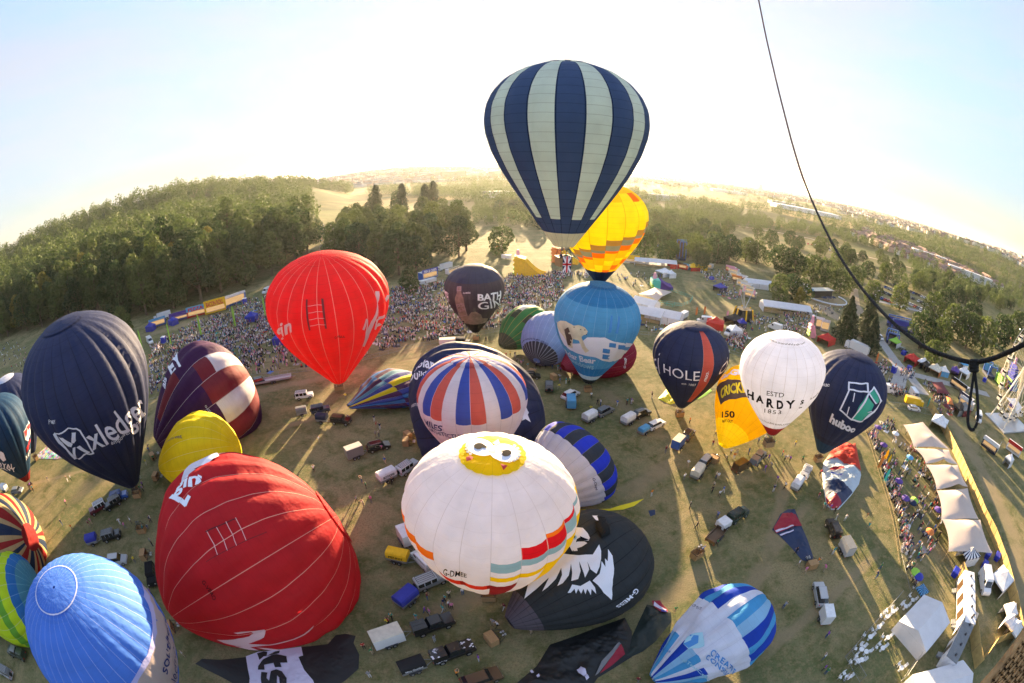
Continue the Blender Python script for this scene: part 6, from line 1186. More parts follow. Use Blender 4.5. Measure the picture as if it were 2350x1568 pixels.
def bungee():
    g = G(*Z3b((970, 930))[0]); t = empty('bungee_ride', (g.x, g.y, 0), .3, 'yellow and black catapult ride with raised arms and flags', 'fair ride'); mb = MB(); mb.tube([(0, 0, .1), (0, 0, 4)], [4, 3.2], 6); mb.build('base', 'tarp_black', t)
    for k in range(6): a = k * math.pi / 3; mb = MB(); mb.tube([(4.1 * math.cos(a), 4.1 * math.sin(a), 0), (3.3 * math.cos(a), 3.3 * math.sin(a), 4.2)], .3, 6); mb.build('bolster', 'tarp_yellow', t)
    for x, y, z in ((-3, 1, 11), (0, 2, 12), (6, 2, 10)): mb = MB(); mb.tube([(0, 0, 3.5), (x, y, z)], .14, 5); mb.build('arm', 'paint_silver', t); mb = MB(); mb.poly([(x, y, z), (x + 1.2, y, z - .3), (x + 1.2, y, z - 2.2), (x, y, z - 1.9)]); mb.build('flag', 'tarp_pink', t)
bungee()
# feather flags, parasols, tables, bins, chairs
def feather(label, px, c, h=4.0, rz=None):
    g = G(*px); t = empty('feather_flag', (g.x, g.y, tz(g.x, g.y)), random.uniform(-.6, .6) if rz is None else rz, label, 'flag'); mb = MB(); mb.tube([(0, 0, 0), (0, 0, h * .75), (.25, 0, h)], .03, 4); mb.build('pole', 'dark_metal', t); mb = MB()
    pr = [(0.02, h * .15), (.75, h * .17), (.80, h * .7), (.68, h * .9), (.3, h), (.02, h * .8)]; mb.prism(pr, -.012, .012); mb.build('cloth', 'tarp_' + c, t)
for lb, p, c in [('lime green feather flag at the crowd edge by the navy balloon', Z1b((80, 960))[0], 'lime'), ('lime green feather flag, second from the left in the crowd', Z1b((415, 890))[0], 'lime'), ('lime green feather flag, third from the left in the crowd', Z1b((765, 785))[0], 'lime'), ('lime green feather flag, fourth from the left in the crowd', Z1b((1165, 685))[0], 'lime'), ('lime green feather flag nearest the red balloon', Z1b((1520, 560))[0], 'lime')]: feather(lb, p, c, 9)
for lb, p, c in [('tall yellow feather flag at the drinkers fence', Z6((500, 1080))[0], 'yellow'), ('shorter yellow feather flag beside the tall one', Z6((525, 1125))[0], 'yellow'), ('orange feather flag low on the drinkers fence', Z6((455, 1130))[0], 'orange'), ('turquoise feather flag leaning over the drinkers', Z6((505, 1250))[0], 'teal'), ('purple feather flag at the top of the drinkers fence', Z6((400, 880))[0], 'purple'), ('turquoise feather flag beside the fire engine', Z6((890, 600))[0], 'teal'), ('orange flag near the blue booth on the path', Z6((600, 290))[0], 'orange'), ('orange flag by the white lorry', Z6((445, 200))[0], 'orange'), ('white flag by the closing path gazebo', Z6((1170, 370))[0], 'white'), ('white leaning flag at the navy display stand', Z6((1500, 990))[0], 'white'), ('white flag standing near the blue arch', Z6((1300, 890))[0], 'cream'), ('yellow flag by the pointed canopy', Z3b((515, 330))[0], 'yellow'), ('orange flag behind the campers, left', Z3b((410, 900))[0], 'orange'), ('orange flag behind the campers, right', Z3b((505, 890))[0], 'orange'), ('pink flag above the crowd by the black gazebo', Z3b((770, 940))[0], 'pink')]: feather(lb, p, c, 3.6)
def parasol(label, px, c, r=1.05):
    g = G(*px); t = empty('parasol', (g.x, g.y, 0), random.uniform(0, 1), label, 'parasol'); mb = MB(); mb.tube([(0, 0, 0), (0, 0, 2.4)], .03, 5); mb.build('pole', 'timber', t); mb = MB(); n = 8
    for k in range(n): a, b = 2 * math.pi * k / n, 2 * math.pi * (k + 1) / n; mb.poly([(r * math.cos(a), r * math.sin(a), 2.0), (r * math.cos(b), r * math.sin(b), 2.0), (0, 0, 2.5)]); mb.poly([(r * math.cos(a), r * math.sin(a), 1.85), (r * math.cos(b), r * math.sin(b), 1.85), (r * math.cos(b), r * math.sin(b), 2.0), (r * math.cos(a), r * math.sin(a), 2.0)])
    mb.build('canopy', 'tarp_' + c, t)
for lb, p, c in [('purple parasol nearest the carton emblem balloon', Z6((450, 825))[0], 'purple'), ('purple parasol beside the yellow feather flags', Z6((495, 980))[0], 'purple'), ('purple parasol halfway down the drinkers fence', Z6((620, 1300))[0], 'purple'), ('purple parasol near the lime ring', Z6((675, 1450))[0], 'purple'), ('purple parasol against the tent row', Z7((940, 150))[0], 'purple'), ('lime green parasol in the drinkers garden', Z7((738, 70))[0], 'lime'), ('navy parasol beside the lime one', Z7((725, 90))[0], 'navy'), ('white parasol among the top tables', Z6((600, 880))[0], 'white'), ('light blue parasol by the blue sheets', Z6((720, 1090))[0], 'sky'), ('orange parasol on the garden lawn', Z7((865, 340))[0], 'orange'), ('lime parasol at the narrow end of the garden', Z7((735, 690))[0], 'lime'), ('blue parasol at the narrow end of the garden', Z7((760, 725))[0], 'royal')]: parasol(lb, p, c)
def picnic(label, px):
    g = G(*px); t = empty('picnic_table', (g.x, g.y, 0), .35, label, 'picnic table'); mb = MB(); mb.box(-.9, .9, -.38, .38, .72, .77); mb.build('table_top', 'timber', t)
    for sy in (-1, 1): mb = MB(); mb.box(-.9, .9, sy * .75 - .13, sy * .75 + .13, .42, .46); mb.build('bench', 'timber', t)
    for x in (-.65, .65): mb = MB(); mb.tube([(x, -.75, 0.0), (x, -.3, .72)], .04, 4); mb.tube([(x, .75, 0), (x, .3, .72)], .04, 4); mb.box(x - .03, x + .03, -.8, .8, .36, .42); mb.build('leg_frame', 'timber', t)
for i, p in enumerate([(640, 1500), (612, 1340), (700, 1430)]): picnic(['empty picnic table beside the fence near the lime parasol', 'picnic table beside the purple parasol halfway along the fence', 'picnic table between two purple parasols'][i], Z6(p)[0])
for i, p in enumerate([(640, 100), (680, 200), (695, 310), (725, 440), (750, 560), (620, 20)]): picnic(['picnic table just below the lime ring', 'pale empty picnic table by the fence', 'picnic table under the white shirted group', 'picnic table ringed by drinkers near the fence end', 'lowest picnic table of the garden', 'picnic table above the two lawn tables'][i], Z7(p)[0])
for i, (p, lb) in enumerate([((1390, 490), 'blue bin bag heap behind the striped gazebo'), ((1110, 640), 'blue waste skip left of the short hoarding'), ((1360, 575), 'flat blue crate stack behind the striped gazebo'), ((1470, 505), 'small blue bin in the hoarding corner')]):
    g = G(*Z7(p)[0]); t = empty('waste_bin', (g.x, g.y, 0), .4, lb, 'bin'); mb = MB(); mb.box(-.8, .8, -.6, .6, 0.05, 1.1, taper=(1.15, 1.15)); mb.build('body', 'plastic_blue', t); mb = MB(); mb.box(-.95, .95, -.72, .72, 1.101, 1.2, taper=(.9, .8)); mb.build('lid', 'plastic_blue', t)
for i, (p, lb) in enumerate([(Z6((740, 262))[0], 'blue skip on the curving path'), (Z6((603, 285))[0], 'blue booth under the orange flag'), (Z6((690, 130))[0], 'blue bin beside the red gazebo'), (Z6((1395, 365))[0], 'blue bin on the dry path to the rides'), (Z3b((605, 465))[0], 'blue bin in the fair meadow'), (Z1b((330, 830))[0], 'blue portable toilet by the crowd edge, left'), (Z1b((1285, 370))[0], 'blue portable toilet at the silver bar')]):
    g = G(*p); t = empty('portable_toilet' if 'toilet' in lb or 'booth' in lb else 'waste_skip', (g.x, g.y, 0), .3, lb, 'portable toilet' if 'toilet' in lb or 'booth' in lb else 'bin'); hh = 2.2 if ('toilet' in lb or 'booth' in lb) else 1.4; mb = MB(); mb.box(-.9, .9, -.9, .9, 0.03, hh, taper=(.96, .96)); mb.build('body', 'plastic_blue', t); mb = MB(); mb.box(-.9, .9, -.9, .9, hh + .001, hh + .15, taper=(.7, .7)); mb.build('roof', 'plastic_white' if hh > 2 else 'plastic_blue', t)
# white plastic chairs and round tables on the lawn
def chair_proto():
    t = empty('garden_chair', (0, 0, 0)); mb = MB(); mb.box(-.25, .25, -.25, .25, .42, .46); mb.build('seat', 'plastic_white', t); mb = MB(); mb.box(-.25, .25, .22, .26, .461, .9); mb.build('backrest', 'plastic_white', t)
    for x in (-.22, .22):
        for y in (-.22, .22): mb = MB(); mb.tube([(x, y, 0), (x * .95, y * .95, .42)], .025, 4); mb.build('leg', 'plastic_white', t)
    return t
def table_proto():
    t = empty('garden_table', (0, 0, 0)); mb = MB(); mb.tube([(0, 0, .70), (0, 0, .74)], .42, 14); mb.build('table_top', 'plastic_white', t); mb = MB(); mb.tube([(0, 0, 0), (0, 0, .70)], [.22, .05], 8); mb.build('pedestal', 'plastic_white', t); return t
cp, tp = chair_proto(), table_proto(); CHS = [((570, 975), 5), ((520, 1020), 5), ((680, 935), 6), ((740, 880), 4), ((448, 1110), 2), ((375, 1195), 3), ((525, 1200), 3), ((480, 1290), 5), ((300, 1300), 6), ((340, 1320), 4), ((270, 1400), 5), ((300, 1390), 3), ((640, 1460), 4), ((175, 1540), 5), ((960, 1160), 2)]; f1 = f2 = True
for i, (p, n) in enumerate(CHS):
    g = G(*Z7(p)[0]); w_ = ['by the fence corner', 'beside the long slanting fence', 'under the enclosure corner', 'near the turquoise parasol', 'standing apart on the lawn', 'next to the red coated guests', 'in the open middle of the lawn', 'set in an arc on the lawn', 'in the line along the lower fence', 'beside the lower fence line', 'crowded at the fence bottom', 'right of the fence bottom', 'alone between the marquees', 'at the bottom edge of the lawn', 'behind the white marquee'][i]
    t = tp if f1 else copy_tree(tp); f1 = False; t.location = (g.x, g.y, 0); tag(t, 'round white plastic table ' + w_, 'table')
    for k in range((n + 3) // 4 + 1):
        a = 2 * math.pi * k / n + random.uniform(-.3, .3); r_ = random.uniform(.75, 1.1); c = cp if f2 else copy_tree(cp); f2 = False; c.location = (g.x + r_ * math.cos(a), g.y + r_ * math.sin(a), 0); c.rotation_euler = (0, 0, a - math.pi / 2); tag(c, 'white plastic chair ' + w_, 'chair', 'white chairs ' + w_)
# flat cloths laid on the grass
def cloth(label, px, m, name='balloon_cloth', h=.35, cat='fabric', folds=1.0, parts=(), seed=3):
    P = [G(*p) for p in px]; o = sum(P, Vector()) / len(P); rg = random.Random(seed); t = empty(name, (o.x, o.y, 0), 0, label, cat)
    def sheet(nm, poly, mm, lift):
        Q = [G(*p) for p in poly]; bm = bmesh.new(); vs = [bm.verts.new((q.x - o.x, q.y - o.y, 0)) for q in Q]
        for f in tessellate_polygon([[Vector((v.co.x, v.co.y, 0)) for v in vs]]): bm.faces.new([vs[i] for i in f])
        for _ in range(6):
            ed = [e for e in bm.edges if e.calc_length() > .45]
            if not ed or len(bm.verts) > 7000: break
            bmesh.ops.subdivide_edges(bm, edges=ed, cuts=1); bmesh.ops.triangulate(bm, faces=[f for f in bm.faces if len(f.verts) > 3])
        for v in bm.verts:
            x, y = v.co.x, v.co.y; q = Vector((x, y)); ds = 9.0
            for i in range(len(P)):
                A_, B_2 = Vector((P[i].x - o.x, P[i].y - o.y)), Vector((P[(i + 1) % len(P)].x - o.x, P[(i + 1) % len(P)].y - o.y)); k_ = B_2 - A_; ds = min(ds, (q - A_ - k_ * max(0, min(1, (q - A_).dot(k_) / k_.length_squared))).length)
            e = math.sin(min(1.0, ds / 2.2) * math.pi / 2); n_1 = mnoise.noise(Vector((x * .45, y * .45, seed))); n_2 = abs(mnoise.noise(Vector((x * 1.3, y * 1.3, seed + 5)))); n_3 = abs(mnoise.noise(Vector((x * 3.1, y * 3.1, seed + 9))))
            v.co.z = .04 + lift + h * e * (.55 + .5 * n_1 - .35 * folds * n_2 - .22 * folds * n_3)
        bmesh.ops.recalc_face_normals(bm, faces=bm.faces[:]); me = bpy.data.meshes.new(nm); bm.to_mesh(me); bm.free(); me.materials.append(M_(mm)); me.polygons.foreach_set('use_smooth', [True] * len(me.polygons)); ob = bpy.data.objects.new(nm, me); COL.objects.link(ob); ob.parent = t
    sheet('sheet', px, m, 0)
    for i, (nm, poly, mm) in enumerate(parts): sheet(nm, poly, mm, .05 + .03 * i + h * .10)
    return t
from mathutils import noise as mnoise
m_ = mat('cloth_patches', (.5, .3, .3), .6); t_ = m_.node_tree; vo_ = nd(t_, 'ShaderNodeTexVoronoi', Scale=1.4); tc_ = nd(t_, 'ShaderNodeTexCoord'); hv_ = nd(t_, 'ShaderNodeHueSaturation', Saturation=.8, Value=.8)
t_.links.new(tc_.outputs['Object'], vo_.inputs[0]); t_.links.new(vo_.outputs['Color'], hv_.inputs['Color']); t_.links.new(hv_.outputs[0], t_.nodes['Principled BSDF'].inputs['Base Color'])
mat('cloth_fan', (.62, .04, .015), .6, bump=1.0, nscale=1.2, trans=.2); mat('cloth_pale', (.62, .72, .80), .6, bump=.8, nscale=1.2, trans=.2)
mat('cloth_black', (.014, .016, .017), .5, bump=1.0, nscale=1.2); mat('cloth_navy', (.014, .03, .085), .5, bump=1.0, nscale=1.2); mat('cloth_red', (.30, .01, .03), .5, bump=.8, nscale=1.2); mat('cloth_white', (.60, .57, .72), .6, bump=.8, nscale=1.2); mat('cloth_yellow', (.72, .62, .01), .6, bump=.8, nscale=1.2); mat('cloth_grey', (.2, .2, .21), .6); mat('cloth_green', (.02, .03, .026), .5, bump=1.2, nscale=1.5); mat('cloth_blue', (.03, .06, .4), .5, bump=.8)
ZQ = zf(441, 1432, .164)
cloth('black balloon cloth laid flat with white panel and black letters', ZQ((45, 560), (140, 490), (400, 505), (760, 465), (1500, 330), (1900, 285), (2010, 160), (2150, 140), (2290, 170), (2260, 270), (2340, 430), (2330, 630), (2150, 790), (1900, 960), (800, 960), (440, 760)), 'cloth_black', parts=(('panel', ZQ((758, 460), (930, 400), (1530, 325), (1565, 460), (1500, 480), (1580, 660), (1700, 800), (1760, 960), (800, 960), (820, 780)), 'cloth_white'),
      ('lettering', ZQ((915, 420), (1010, 395), (1060, 400), (1050, 460), (1230, 410), (1160, 395), (1235, 380), (1225, 420), (1010, 465), (950, 515)), 'cloth_black'), ('lettering', ZQ((935, 660), (940, 610), (1000, 510), (1120, 450), (1190, 435), (1330, 465), (1345, 555), (1245, 560), (1265, 620), (1170, 620), (1150, 560), (1020, 590), (1030, 660)), 'cloth_black'), ('lettering', ZQ((985, 690), (1070, 700), (1060, 780), (1095, 815), (1120, 680), (1190, 650), (1270, 680), (1340, 780), (1330, 960), (1250, 960), (1235, 770), (1205, 740), (1200, 850), (1180, 960), (1000, 960), (980, 800)), 'cloth_black')))
cloth('black balloon cloth with dark red wedge sagging on the grass, bottom centre', [(1170, 1600), (1188, 1566), (1231, 1530), (1262, 1480), (1325, 1458), (1372, 1440), (1434, 1418), (1450, 1450), (1450, 1508), (1372, 1556), (1340, 1600)], 'cloth_black', h=1.3, parts=(('wedge', Z3((1760, 1220), (1795, 1290), (1700, 1370), (1610, 1430)), 'cloth_red'), ('wedge', Z3((1745, 1215), (1762, 1225), (1600, 1430), (1575, 1450), (1620, 1350)), 'cloth_grey'), ('lettering', Z3((1440, 1410), (1470, 1385), (1500, 1405), (1512, 1440), (1490, 1465), (1470, 1450)), 'cloth_white'), ('lettering', Z3((1495, 1465), (1515, 1440), (1530, 1470), (1510, 1490)), 'cloth_white'), ('lettering', Z3((1100, 1410), (1115, 1400), (1130, 1425), (1112, 1430)), 'cloth_white'), ('lettering', Z3((1145, 1455), (1165, 1440), (1172, 1460), (1155, 1475)), 'cloth_white')))
cloth('bunched dark green cloth tail with union jack tip', Z3((1960, 915), (2060, 940), (2135, 970), (2140, 1040), (2020, 1190), (1930, 1260), (1820, 1310), (1780, 1300), (1840, 1170), (1900, 1040)), 'cloth_green', h=1.3, folds=1.2, parts=(('flag_tip', Z3((1990, 900), (2050, 900), (2110, 960), (2105, 985), (2060, 980), (2010, 940)), 'cloth_red'), ('flag_tip', Z3((2010, 905), (2040, 925), (2100, 960), (2090, 975), (2040, 950), (2005, 930)), 'cloth_white'), ('flag_tip', Z3((2060, 960), (2105, 975), (2090, 990), (2060, 978)), 'cloth_blue')))
cloth('navy and red cloth with white bars, deflated on the grass', [(1808, 1169), (1824, 1169), (1837, 1203), (1853, 1239), (1866, 1278), (1863, 1291), (1840, 1286), (1817, 1259), (1791, 1232), (1772, 1216), (1791, 1180)], 'cloth_navy', h=.7, parts=(('red_panel', [(1795, 1180), (1825, 1183), (1840, 1208), (1800, 1220), (1780, 1226), (1774, 1214)], 'cloth_red'), ('white_bar', [(1778, 1220), (1818, 1210), (1819, 1213), (1781, 1224)], 'cloth_white'), ('white_bar', [(1788, 1229), (1818, 1222), (1818, 1225), (1791, 1232)], 'cloth_white')))
cloth('confetti patchwork cloth spread under the navy lettered balloon', [(78, 1053), (100, 1030), (112, 1023), (130, 1035), (152, 1051), (130, 1054)], 'cloth_patches' if 'cloth_patches' in MATS else 'cloth_red', h=.2); cloth('narrow yellow and white cloth trailing behind the black bird balloon', [(1330, 1170), (1400, 1168), (1425, 1160), (1445, 1155), (1478, 1145), (1455, 1162), (1430, 1170), (1380, 1174)], 'cloth_yellow', h=.4); cloth('yellow cloth under the red gored balloon', Z4b((455, 775), (520, 700), (560, 740), (610, 805), (550, 822)), 'cloth_yellow', h=1.0); cloth('lime yellow streamer cloth right of the red gored balloon', Z4b((745, 780), (800, 730), (860, 698), (878, 712), (830, 750), (770, 780)), 'tarp_lime', h=.3)
cloth('crumpled navy jacket like bundle left alone on the grass', Z3((1970, 225), (2020, 218), (2022, 255), (1985, 268)), 'cloth_navy', h=.6)
zp = Z5
cloth('limp red, white and navy balloon spread narrow by the drinkers fence', [(1931, 1022), (1942, 1018), (1954, 1024), (1962, 1019), (1970, 1057), (1976, 1091), (1971, 1112), (1953, 1138), (1924, 1170), (1908, 1171), (1896, 1160), (1889, 1120), (1886, 1085), (1890, 1062), (1905, 1040), (1920, 1026)], 'cloth_pale', 'balloon_cloth', 1.9, folds=.8, seed=8, parts=(
    ('red_crown', [(1931, 1022), (1942, 1018), (1954, 1024), (1962, 1019), (1970, 1057), (1975, 1084), (1950, 1076), (1920, 1062), (1892, 1060), (1905, 1040), (1920, 1026)], 'cloth_fan'), ('navy_band', [(1888, 1108), (1920, 1112), (1955, 1134), (1926, 1166), (1912, 1150), (1893, 1144)], 'cloth_navy'), ('red_mouth', [(1893, 1144), (1912, 1150), (1929, 1160), (1922, 1170), (1908, 1171), (1896, 1160)], 'cloth_red'),
    ('lettering', zp((1435, 72), (1528, 92), (1526, 108), (1435, 88)), 'cloth_red'), ('lettering', zp((1440, 115), (1520, 132), (1518, 138), (1440, 121)), 'cloth_blue')))
# open baskets with flames
def lone_basket(label, px, flame=None, lying=True, tilt_to=None, c=None):
    g = G(*px); t = empty('balloon_basket', (g.x, g.y, 0), 0, label, 'balloon basket')
    if lying: h = (G(*tilt_to) - g).normalized() if tilt_to else Vector((1, 0, 0)); basket_side(t, Vector((g.x, g.y, 0)), -h)
    else: basket(t, (g.x, g.y, .02), .5)
    if flame: F = G(*flame, z=2.2) - g; s = Vector((F.x, F.y, 0)).normalized() * 2.2 + Vector((0, 0, .9)); m = MB(); m.tube([s, s.lerp(F, .4), s.lerp(F, .75), F], [.08, .24, .18, .03], 8); m.build('flame', 'flame', t)
lone_basket('pale wicker basket on its side with burner firing, left of the star balloon', Z2b((483, 815))[0], Z2b((590, 735))[0], True, Z2b((545, 790))[0]); lone_basket('wicker basket with green and blue side cloth near the flatbed', Z5((505, 680))[0], None, False); lone_basket('wicker basket beside the crew at left of the enormous red balloon', Z5b((1100, 400))[0], None, False); lone_basket('tan wicker basket next to the blue off-road car', Z5b((1065, 130))[0], None, False); lone_basket('wicker basket on its side below the crew with blue bag', Z5b((1100, 600))[0], None, True, Z5b((1180, 590))[0]); lone_basket('open wicker basket at the foot of the navy and red cloth', Z5((1320, 775))[0], None, True, Z5((1280, 700))[0]); lone_basket('wicker basket with its crew below the striped rainbow cloth', Z2b((15, 480))[0] if False else (776, 895), None, False)
# ------------------------------------------------------------------ our own rope and basket corner
RP = [((1740, -4), 7.0), ((1757, 80), 6.2), ((1780, 180), 5.2), ((1805, 280), 4.2), ((1830, 370), 3.4), ((1857, 445), 2.9), ((1888, 515), 2.5), ((1922, 580), 2.2), ((1965, 645), 1.95), ((2010, 700), 1.75), ((2060, 750), 1.6), ((2120, 795), 1.5), ((2180, 820), 1.42), ((2234, 833), 1.38)]
def cat(P, n=6):
    out = []
    for i in range(len(P) - 1):
        p0, p1, p2, p3 = P[max(i - 1, 0)], P[i], P[i + 1], P[min(i + 2, len(P) - 1)]
        for k in range(n): t = k / n; out.append(.5 * ((2 * p1) + (p2 - p0) * t + (2 * p0 - 5 * p1 + 4 * p2 - p3) * t * t + (3 * p1 - p0 - 3 * p2 + p3) * t ** 3))
    return out + [P[-1]]
mb = MB(); A_ = cat([at(*p, d) for p, d in RP]); n_ = len(A_); o0 = at(2234, 833, 1.38); rp = empty('control_rope', tuple(o0), 0, 'dark rope sweeping down from our balloon to a knotted loop', 'rope')
k0 = int(n_ * .36); mb.tube([p - o0 for p in A_[:k0 + 1]], [.0105 - .004 * i / k0 for i in range(k0 + 1)], 8); mb.build('thin_cord', 'cord_brown', rp, smooth=True); mb = MB(); mb.tube([p - o0 for p in A_[k0:]], [.0065 + .0 * i for i in range(n_ - k0)], 8); mb.tube([p - o0 for p in cat([at(2234, 833, 1.38), at(2275, 824, 1.33), at(2315, 808, 1.28), at(2360, 785, 1.22)])], .0068, 8); mb.build('main_cord', 'rope_black', rp, smooth=True)
mb = MB(); mb.tube([p - o0 for p in cat([at(2237, 838, 1.375), at(2233, 870, 1.37), at(2226, 920, 1.36), at(2221, 962, 1.35), at(2226, 984, 1.35), at(2236, 984, 1.35), at(2244, 960, 1.35), at(2243, 910, 1.36), at(2239, 870, 1.37), at(2237, 845, 1.375)])], .0052, 8, cap=False); mb.build('loop', 'rope_black', rp, smooth=True)
mb = MB()
for k in range(4): c = at(2235.5, 829 + k * 7, 1.375) - o0; d = (at(2260, 829 + k * 7, 1.375) - o0 - c).normalized() * .012; u = ray(2235, 835) * .012; mb.tube([c + d * math.cos(a) + u * math.sin(a) for a in np.linspace(0, 2 * math.pi, 13)], .006, 6, cap=False)
mb.build('knot', 'rope_black', rp, smooth=True)
def own_basket():
    D = 1.25; o = at(2330, 1540, D); t = empty('wicker_basket', tuple(o), 0, 'corner of our own woven wicker basket, bottom right', 'balloon basket'); a = at(2225, 1605, D); b = at(2385, 1405, D); u = (b - a).normalized(); n = ray(2310, 1500); v = (at(2420, 1660, D) - a); v = (v - u * v.dot(u)).normalized(); mb = MB(); w_ = (b - a).length
    for j in range(26):
        c = a + v * (.004 + j * .0095) - u * .1; P = []
        for k in range(70): s = k / 69 * (w_ + .25); P.append(c + u * s - n * (.004 * math.sin(s * 160 + (j % 2) * math.pi)) - o)
        mb.tube(P, .0052, 5)
    mb.build('weave', 'wicker', t, smooth=True); mb = MB(); P = [a - u * .1 - o + n * .012, a + u * (w_ + .2) - o + n * .012, a + u * (w_ + .2) + v * .26 - o + n * .012, a - u * .1 + v * .26 - o + n * .012]; Q = [p + n * .03 for p in P]; b0 = [mb.vert(p) for p in P + Q]
    for f in ((0, 1, 2, 3), (7, 6, 5, 4), (0, 4, 5, 1), (1, 5, 6, 2), (2, 6, 7, 3), (3, 7, 4, 0)): mb.face(*f)
    mb.build('panel', 'wicker_dark', t); mb = MB(); mb.tube([a - u * .1 - o, a + u * (w_ + .2) - o], .012, 8); mb.build('rim', 'wicker', t)
own_basket()
# ------------------------------------------------------------------ people
mat('hi_vis', (.75, .85, .05), .6)
TOPS = dict(white=(.72, .72, .74), black=(.015, .015, .017), navy=(.015, .025, .08), grey=(.25, .25, .27), red=(.45, .02, .02), maroon=(.18, .015, .03), blue=(.05, .16, .5), pink=(.65, .2, .38), teal=(.03, .32, .30), orange=(.75, .25, .03), green=(.05, .22, .08), cream=(.6, .52, .38), yellow=(.8, .65, .05), purple=(.2, .06, .38))
BOTS = dict(dark=(.012, .012, .016), blue=(.04, .08, .2), beige=(.38, .30, .2), grey=(.16, .16, .17), white=(.6, .6, .6), black=(.01, .01, .01))
HAIRS = dict(dark=(.02, .013, .01), brown=(.09, .05, .025), fair=(.38, .26, .12), grey=(.3, .3, .3))
for n, c in TOPS.items(): mat('top_' + n, c, .8)
for n, c in BOTS.items(): mat('bottom_' + n, c, .85)
for n, c in HAIRS.items(): mat('hair_' + n, c, .7)
def person_mesh(pose):
    """joints -> skin modifier -> one continuous body; facing -y"""
    H = dict(pel=(0, 0, .93), ch=(0, 0, 1.22), nk=(0, 0, 1.45), hd=(0, -.015, 1.58), tp=(0, -.01, 1.70))
    L_, R_ = {}, {}
    for s, D in ((1, L_), (-1, R_)): D.update(sh=(s * .17, 0, 1.40), el=(s * .23, .02, 1.13), wr=(s * .24, -.05, .90), ha=(s * .24, -.08, .80), hp=(s * .09, 0, .90), kn=(s * .11, -.01, .50), an=(s * .11, .02, .09), to=(s * .13, -.15, .04))
    if pose == 'walk': L_.update(kn=(.10, -.14, .52), an=(.10, -.26, .12), to=(.11, -.42, .08), el=(.22, .12, 1.14), wr=(.22, .16, .92), ha=(.22, .16, .82)); R_.update(kn=(-.10, .08, .50), an=(-.10, .30, .14), to=(-.11, .18, .04), el=(-.23, -.08, 1.15), wr=(-.2, -.24, .98), ha=(-.19, -.31, .93))
    if pose == 'photo':
        for s, D in ((1, L_), (-1, R_)): D.update(el=(s * .24, -.20, 1.32), wr=(s * .10, -.34, 1.53), ha=(s * .06, -.38, 1.60))
    if pose == 'hips':
        for s, D in ((1, L_), (-1, R_)): D.update(el=(s * .38, .06, 1.16), wr=(s * .2, -.04, 1.0), ha=(s * .15, -.08, .99))
    if pose == 'wave': R_.update(el=(-.32, 0, 1.56), wr=(-.30, 0, 1.83), ha=(-.29, 0, 1.93))
    if pose == 'bend':
        H.update(ch=(0, -.22, 1.10), nk=(0, -.42, 1.20), hd=(0, -.54, 1.24), tp=(0, -.63, 1.28))
        for s, D in ((1, L_), (-1, R_)): D.update(sh=(s * .17, -.38, 1.17), el=(s * .2, -.42, .90), wr=(s * .16, -.5, .70), ha=(s * .15, -.54, .61))
    if pose == 'sit':
        dz = -.48; H = {k: (x, y, z + dz) for k, (x, y, z) in H.items()}
        for s, D in ((1, L_), (-1, R_)): D.update(sh=(s * .17, 0, 1.40 + dz), el=(s * .23, -.1, 1.15 + dz), wr=(s * .16, -.3, 1.04 + dz), ha=(s * .12, -.38, 1.02 + dz), hp=(s * .09, 0, .90 + dz), kn=(s * .13, -.42, .47), an=(s * .13, -.44, .09), to=(s * .13, -.60, .04))
    P, Ed, Rd, seg = [], [], [], []; idx = {}
    def jv(n, p, r): idx[n] = len(P); P.append(p); Rd.append(r)
    jv('pel', H['pel'], .135); jv('ch', H['ch'], .15); jv('nk', H['nk'], .062); jv('hd', H['hd'], .098); jv('tp', H['tp'], .07)
    ch = [('pel', 'ch', 1), ('ch', 'nk', 1), ('nk', 'hd', 0), ('hd', 'tp', 4)]
    for t, D in (('L', L_), ('R', R_)):
        for n, r in (('sh', .075), ('el', .048), ('wr', .033), ('ha', .030), ('hp', .095), ('kn', .062), ('an', .042), ('to', .036)): jv(t + n, D[n], r)
        ch += [('ch', t + 'sh', 1), (t + 'sh', t + 'el', 1), (t + 'el', t + 'wr', 0), (t + 'wr', t + 'ha', 0), ('pel', t + 'hp', 2), (t + 'hp', t + 'kn', 2), (t + 'kn', t + 'an', 2), (t + 'an', t + 'to', 3)]
    me = bpy.data.meshes.new('p'); me.from_pydata(P, [(idx[a], idx[b]) for a, b, _ in ch], []); o = bpy.data.objects.new('p', me); COL.objects.link(o); md = o.modifiers.new('s', 'SKIN'); md.use_smooth_shade = True
    for i, sv_ in enumerate(me.skin_vertices[0].data): sv_.radius = (Rd[i], Rd[i] * (.72 if i in (0, 1) else 1)); sv_.use_root = i == 0
    sub = o.modifiers.new('u', 'SUBSURF'); sub.levels = sub.render_levels = 1; dg = bpy.context.evaluated_depsgraph_get(); r = bpy.data.meshes.new_from_object(o.evaluated_get(dg)); bpy.data.objects.remove(o); r.name = 'person_' + pose
    segs = [(Vector(P[idx[a]]), Vector(P[idx[b]]), m) for a, b, m in ch]; mi = []; hd = Vector(H['hd']); up = (Vector(H['tp']) - hd).normalized()
    for f in r.polygons:
        c = f.center; best = min(segs, key=lambda s: (c - (s[0] + (s[1] - s[0]) * max(0, min(1, (c - s[0]).dot(s[1] - s[0]) / (s[1] - s[0]).length_squared)))).length)
        m = best[2]
        if (c - hd).length < .16: m = 4 if ((c - hd).dot(up) > .055 or (c.y > hd.y + .03 and (c - hd).dot(up) > -.06)) else 0
        mi.append(m)
    r.materials.clear()
    for m in ('skin', 'top_white', 'bottom_dark', 'shoe', 'hair_dark'): r.materials.append(MATS[m])
    r.polygons.foreach_set('material_index', mi); r.polygons.foreach_set('use_smooth', [True] * len(mi)); r.update(); return r
